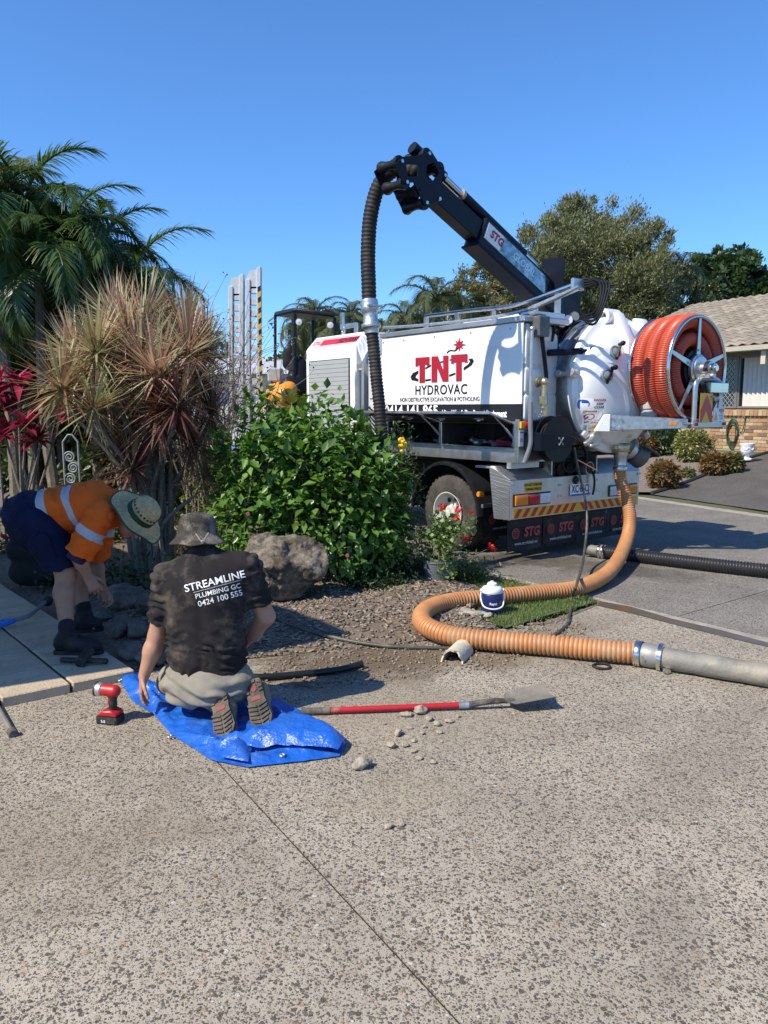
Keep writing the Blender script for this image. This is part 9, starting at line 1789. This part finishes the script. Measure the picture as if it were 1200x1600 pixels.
for px, py in ((467, 503), (516, 508)): m = MB(); q = E_(px, py, -0.45); m.lathe([(0.02, 0.08), (0.055, 0.05), (0.06, 0.0)], q, (0, 1, 0), 16); w_ = m.build('work_lamp', M_silver, ex, world=True); m = MB(); m.lathe([(0.057, -0.002), (0.001, -0.01)], q, (0, 1, 0), 16, close=False); m.build('lens', M_lens_w, w_, world=True)
f = Field(E_(452, 568) - (0.5, 0.6, 0.75), E_(470, 568) + (0.7, 0.6, 0.75), 0.03); f.cone(E_(452, 548), E_(452, 568), 0.12, 0.14, 0.05, ((0, 1, 0), 0.5)); f.cone(E_(466, 570, -0.2), E_(464, 600, -0.2), 0.17, 0.2, 0.05, ((0, 1, 0), 0.6)); f.cone(E_(464, 603, -0.2), E_(452, 605, -0.3), 0.2, 0.2, 0.05); link_mesh('seat', f.mesh('seat', exo), M_blk, ex)
f = Field(E_(445, 608) - (0.7, 0.9, 0.6), E_(470, 608) + (0.6, 0.9, 0.6), 0.03); f.cone(E_(436, 608, 0.2), E_(452, 608, -0.4), 0.15, 0.16, 0.03); f.cone(E_(437, 625, 0.2), E_(490, 630, 0.0), 0.28, 0.3, 0.06); f.cone(E_(430, 612, 0.2), E_(445, 618, -0.5), 0.18, 0.2, 0.04); link_mesh('body', f.mesh('body', exo), M_exo, ex)
m = MB(); q = E_(432, 585, 0.2); m.box(q[0] - 0.15, q[0] + 0.12, q[1] - 0.2, q[1] + 0.2, q[2] - 0.15, q[2] + 0.12); m.build('control_tower', mat('grey console', (0.35, 0.35, 0.34), 0.5), ex, world=True, bevel=0.03)
q = exo; 
for s_ in (-0.55, 0.45): f = Field((q[0] + s_ - 0.25, q[1] - 1.0, 0.8), (q[0] + s_ + 0.25, q[1] + 1.0, 1.4), 0.04); f.cone((q[0] + s_, q[1] - 0.65, 1.08), (q[0] + s_, q[1] + 0.65, 1.08), 0.2, 0.2, 0.02); link_mesh('track', f.mesh('track', exo), M_rub, ex)
m = MB(); m.box(q[0] - 0.4, q[0] + 0.35, q[1] - 0.5, q[1] + 0.5, 1.0, 1.4); m.build('undercarriage', M_blk, ex, world=True)
tr = thing('plant_trailer', (exo[0] - 0.5, exo[1], 0.0), 'low trailer carrying the mini excavator behind the hibiscus', 'trailer'); m = MB(); m.box(exo[0] - 1.7, exo[0] + 1.0, exo[1] - 1.3, exo[1] + 1.3, 0.72, 0.86); m.build('deck', M_galv, tr, world=True, bevel=0.01)
for sx_ in (-0.9, 0.1):
    for sy_ in (-1.15, 1.15): m = MB(); m.lathe([(0.15, -0.1), (0.32, -0.1), (0.35, -0.07), (0.35, 0.07), (0.32, 0.1), (0.15, 0.1)], (exo[0] + sx_, exo[1] + sy_, 0.35), (0, 1, 0), 24); w_ = m.build('wheel', M_tyre, tr, world=True); m = MB(); m.lathe([(0.17, -0.09), (0.05, -0.05)], (exo[0] + sx_, exo[1] + sy_, 0.35), (0, 1, 0), 18, close=False); m.build('rim', M_rim, w_, world=True)
RPD = 13.6
M_rmp = mat('pale ramp aluminium', (0.58, 0.59, 0.59), 0.5, 0.2, vary=0.12, scale=6)
def ramp(pxl, pxr, top, bot, lab, stripe):
    base = at_depth((pxl + pxr) / 2, bot, RPD); r_ = thing('loading_ramp', (base[0], base[1], 0.80), lab, 'ramp', 'upright trailer ramps'); 
    tl_, tr_, bl_2, br_ = at_depth(pxl, top + 20, RPD), at_depth(pxr, top, RPD), at_depth(pxl, bot + 95, RPD), at_depth(pxr, bot + 95, RPD); wd = 0.07
    for nm, a, b, s_ in (('rail', tl_, bl_2, 1), ('rail', tr_, br_, -1)): m = MB(); m.prism([a, a + (s_ * wd, 0, 0 if s_ > 0 else -0.03), b + (s_ * wd, 0, 0), b], (0, 0.16, 0)); m.build(nm, M_rmp, r_, world=True, bevel=0.004)
    m = MB(); m.prism([tl_ + (0.01, 0.02, 0.0), tl_ + (0.05, 0.02, 0.14), tr_ + (-wd, 0.02, -0.05), tr_ + (-wd, 0.02, -0.36), tl_ + (wd, 0.02, -0.16)], (0, 0.12, 0)); m.build('toe_plate', M_rmp, r_, world=True)
    z0, z1 = bl_2[2], tl_[2] - 0.12; n = 13
    for k in range(n): z = z1 - (z1 - z0) * k / n; m = MB(); m.box(tl_[0] + wd, tr_[0] - wd, RPD + 0.02, RPD + 0.12, z - 0.115, z); m.build('rung', M_rmp, r_, world=True, bevel=0.004)
    if stripe:
        zt = tr_[2] - 0.3; zb = bl_2[2]; N_ = int((zt - zb) / 0.09)
        for k in range(N_): m = MB(); z = zb + k * 0.09; x = tr_[0] - 0.055; m.prism([(x, RPD - 0.003, z), (x + 0.05, RPD - 0.003, z + 0.035), (x + 0.05, RPD - 0.003, z + 0.125), (x, RPD - 0.003, z + 0.09)], (0, -0.003, 0)); m.build('stripe', M_ink if k % 2 else M_rfl_y, r_, world=True, smooth=False)
ramp(357, 380, 427, 576, 'plain aluminium loading ramp standing upright by the twiggy shrub', False); ramp(384, 407, 416, 584, 'aluminium loading ramp with a black and yellow edge, standing upright', True)
# white house far behind
fq = at_depth(360, 640, 30); fh = thing('white_house', (fq[0], fq[1], 0.0), 'low white house far behind the excavator and ramps', 'house'); m = MB(); x0, x1 = at_depth(225, 600, 30)[0], at_depth(500, 600, 30)[0]; z1 = at_depth(360, 585, 30)[2]; z2 = at_depth(360, 552, 30)[2]; m.box(x0, x1, 30, 36, -0.03, z1); m.build('wall', mat('white render', (0.62, 0.62, 0.60), 0.8), fh, world=True)
m = MB(); m.prism([(x0 - 0.5, 29.4, z1), (x0 - 0.5, 36.6, z1), (x0 - 0.5, 33, z2)], (x1 - x0 + 1.0, 0, 0)); m.build('roof', mat('pale metal roof', (0.58, 0.59, 0.60), 0.45, 0.2), fh, world=True)
for k in range(5): xx = x0 + 0.6 + k * (x1 - x0) / 5; m = MB(); m.box(xx, xx + 0.9, 29.98, 30.01, 1.0, 2.1); w_ = m.build('window', M_pane, fh, world=True); m = MB(); m.box(xx - 0.06, xx + 0.96, 29.975, 29.995, 2.1, 2.18); m.build('frame', M_trim, w_, world=True); m = MB(); m.box(xx - 0.06, xx + 0.96, 29.97, 29.995, 0.92, 1.0); m.build('sill', M_trim, w_, world=True)

# ================================================================== PORCH OF THE NEAR HOUSE (left of the view; its roof shades the path)
PZ = 2.62; k_ = (PZ - 0.06) / SUN_DIR.z; off_ = np.array([SUN_DIR.x, SUN_DIR.y]) * k_; s1_, s2_ = on_ground(0, 1083, 0.06)[:2] + off_, on_ground(200, 1051, 0.06)[:2] + off_; fd = unit(s2_ - s1_); s1_ = s1_ + np.array([-fd[1], fd[0]]) * 0.10; C_ = s1_ + fd * ((-2.32 - s1_[0]) / fd[0]); A_ = C_ - fd * 4.2; R_ = C_ + PAV_U * 4.6; L_ = A_ + PAV_U * 4.6
por = thing('porch', (*A_, 0.0), 'tiled porch of the near house beside the paved path', 'porch')
def v3(p, z): return np.array([p[0], p[1], z])
m = MB(); m.prism([v3(A_, PZ), v3(C_, PZ), v3(R_, PZ), v3(L_, PZ)], (0, 0, 0.14)); m.build('fascia', M_trim, por, world=True, bevel=0.01)
mid0, mid1 = (A_ + C_) / 2 + PAV_U * 1.6, (A_ + C_) / 2 + PAV_U * 3.0
m = MB(); vs = [v3(A_, PZ + 0.145), v3(C_, PZ + 0.145), v3(R_, PZ + 0.145), v3(L_, PZ + 0.145), v3(mid0, PZ + 0.95), v3(mid1, PZ + 0.95)]; m.add(vs, [(0, 1, 4), (1, 2, 5, 4), (2, 3, 5), (3, 0, 4, 5)]); m.build('roof', M_tl[0], por, world=True)
for p in (C_ * 0.94 + L_ * 0.06, A_ * 0.94 + R_ * 0.06): m = MB(); m.box(p[0] - 0.06, p[0] + 0.06, p[1] - 0.06, p[1] + 0.06, -0.03, PZ); m.build('post', M_trim, por, world=True, bevel=0.01)
wl0, wl1 = A_ + PAV_U * 2.4 + fd * 0.3, A_ + PAV_U * 2.4 + fd * 2.2; m = MB(); m.prism([v3(wl0, -0.03), v3(wl1, -0.03), v3(wl1 + PAV_U * 2.0, -0.03), v3(wl0 + PAV_U * 2.0, -0.03)], (0, 0, PZ + 0.03)); m.build('wall', BM[0], por, world=True)
for o in bpy.data.objects:                                           # fittings too small to pick apart singly
    if o.parent and o.name.split('.')[0] in ('bolts', 'roller_bolts', 'rivets', 'bracket_bolts', 'arm_bolts', 'cable_glands', 'hydraulic_hoses', 'hydraulic_lines', 'boom_hoses', 'chain'): o['kind'] = 'stuff'
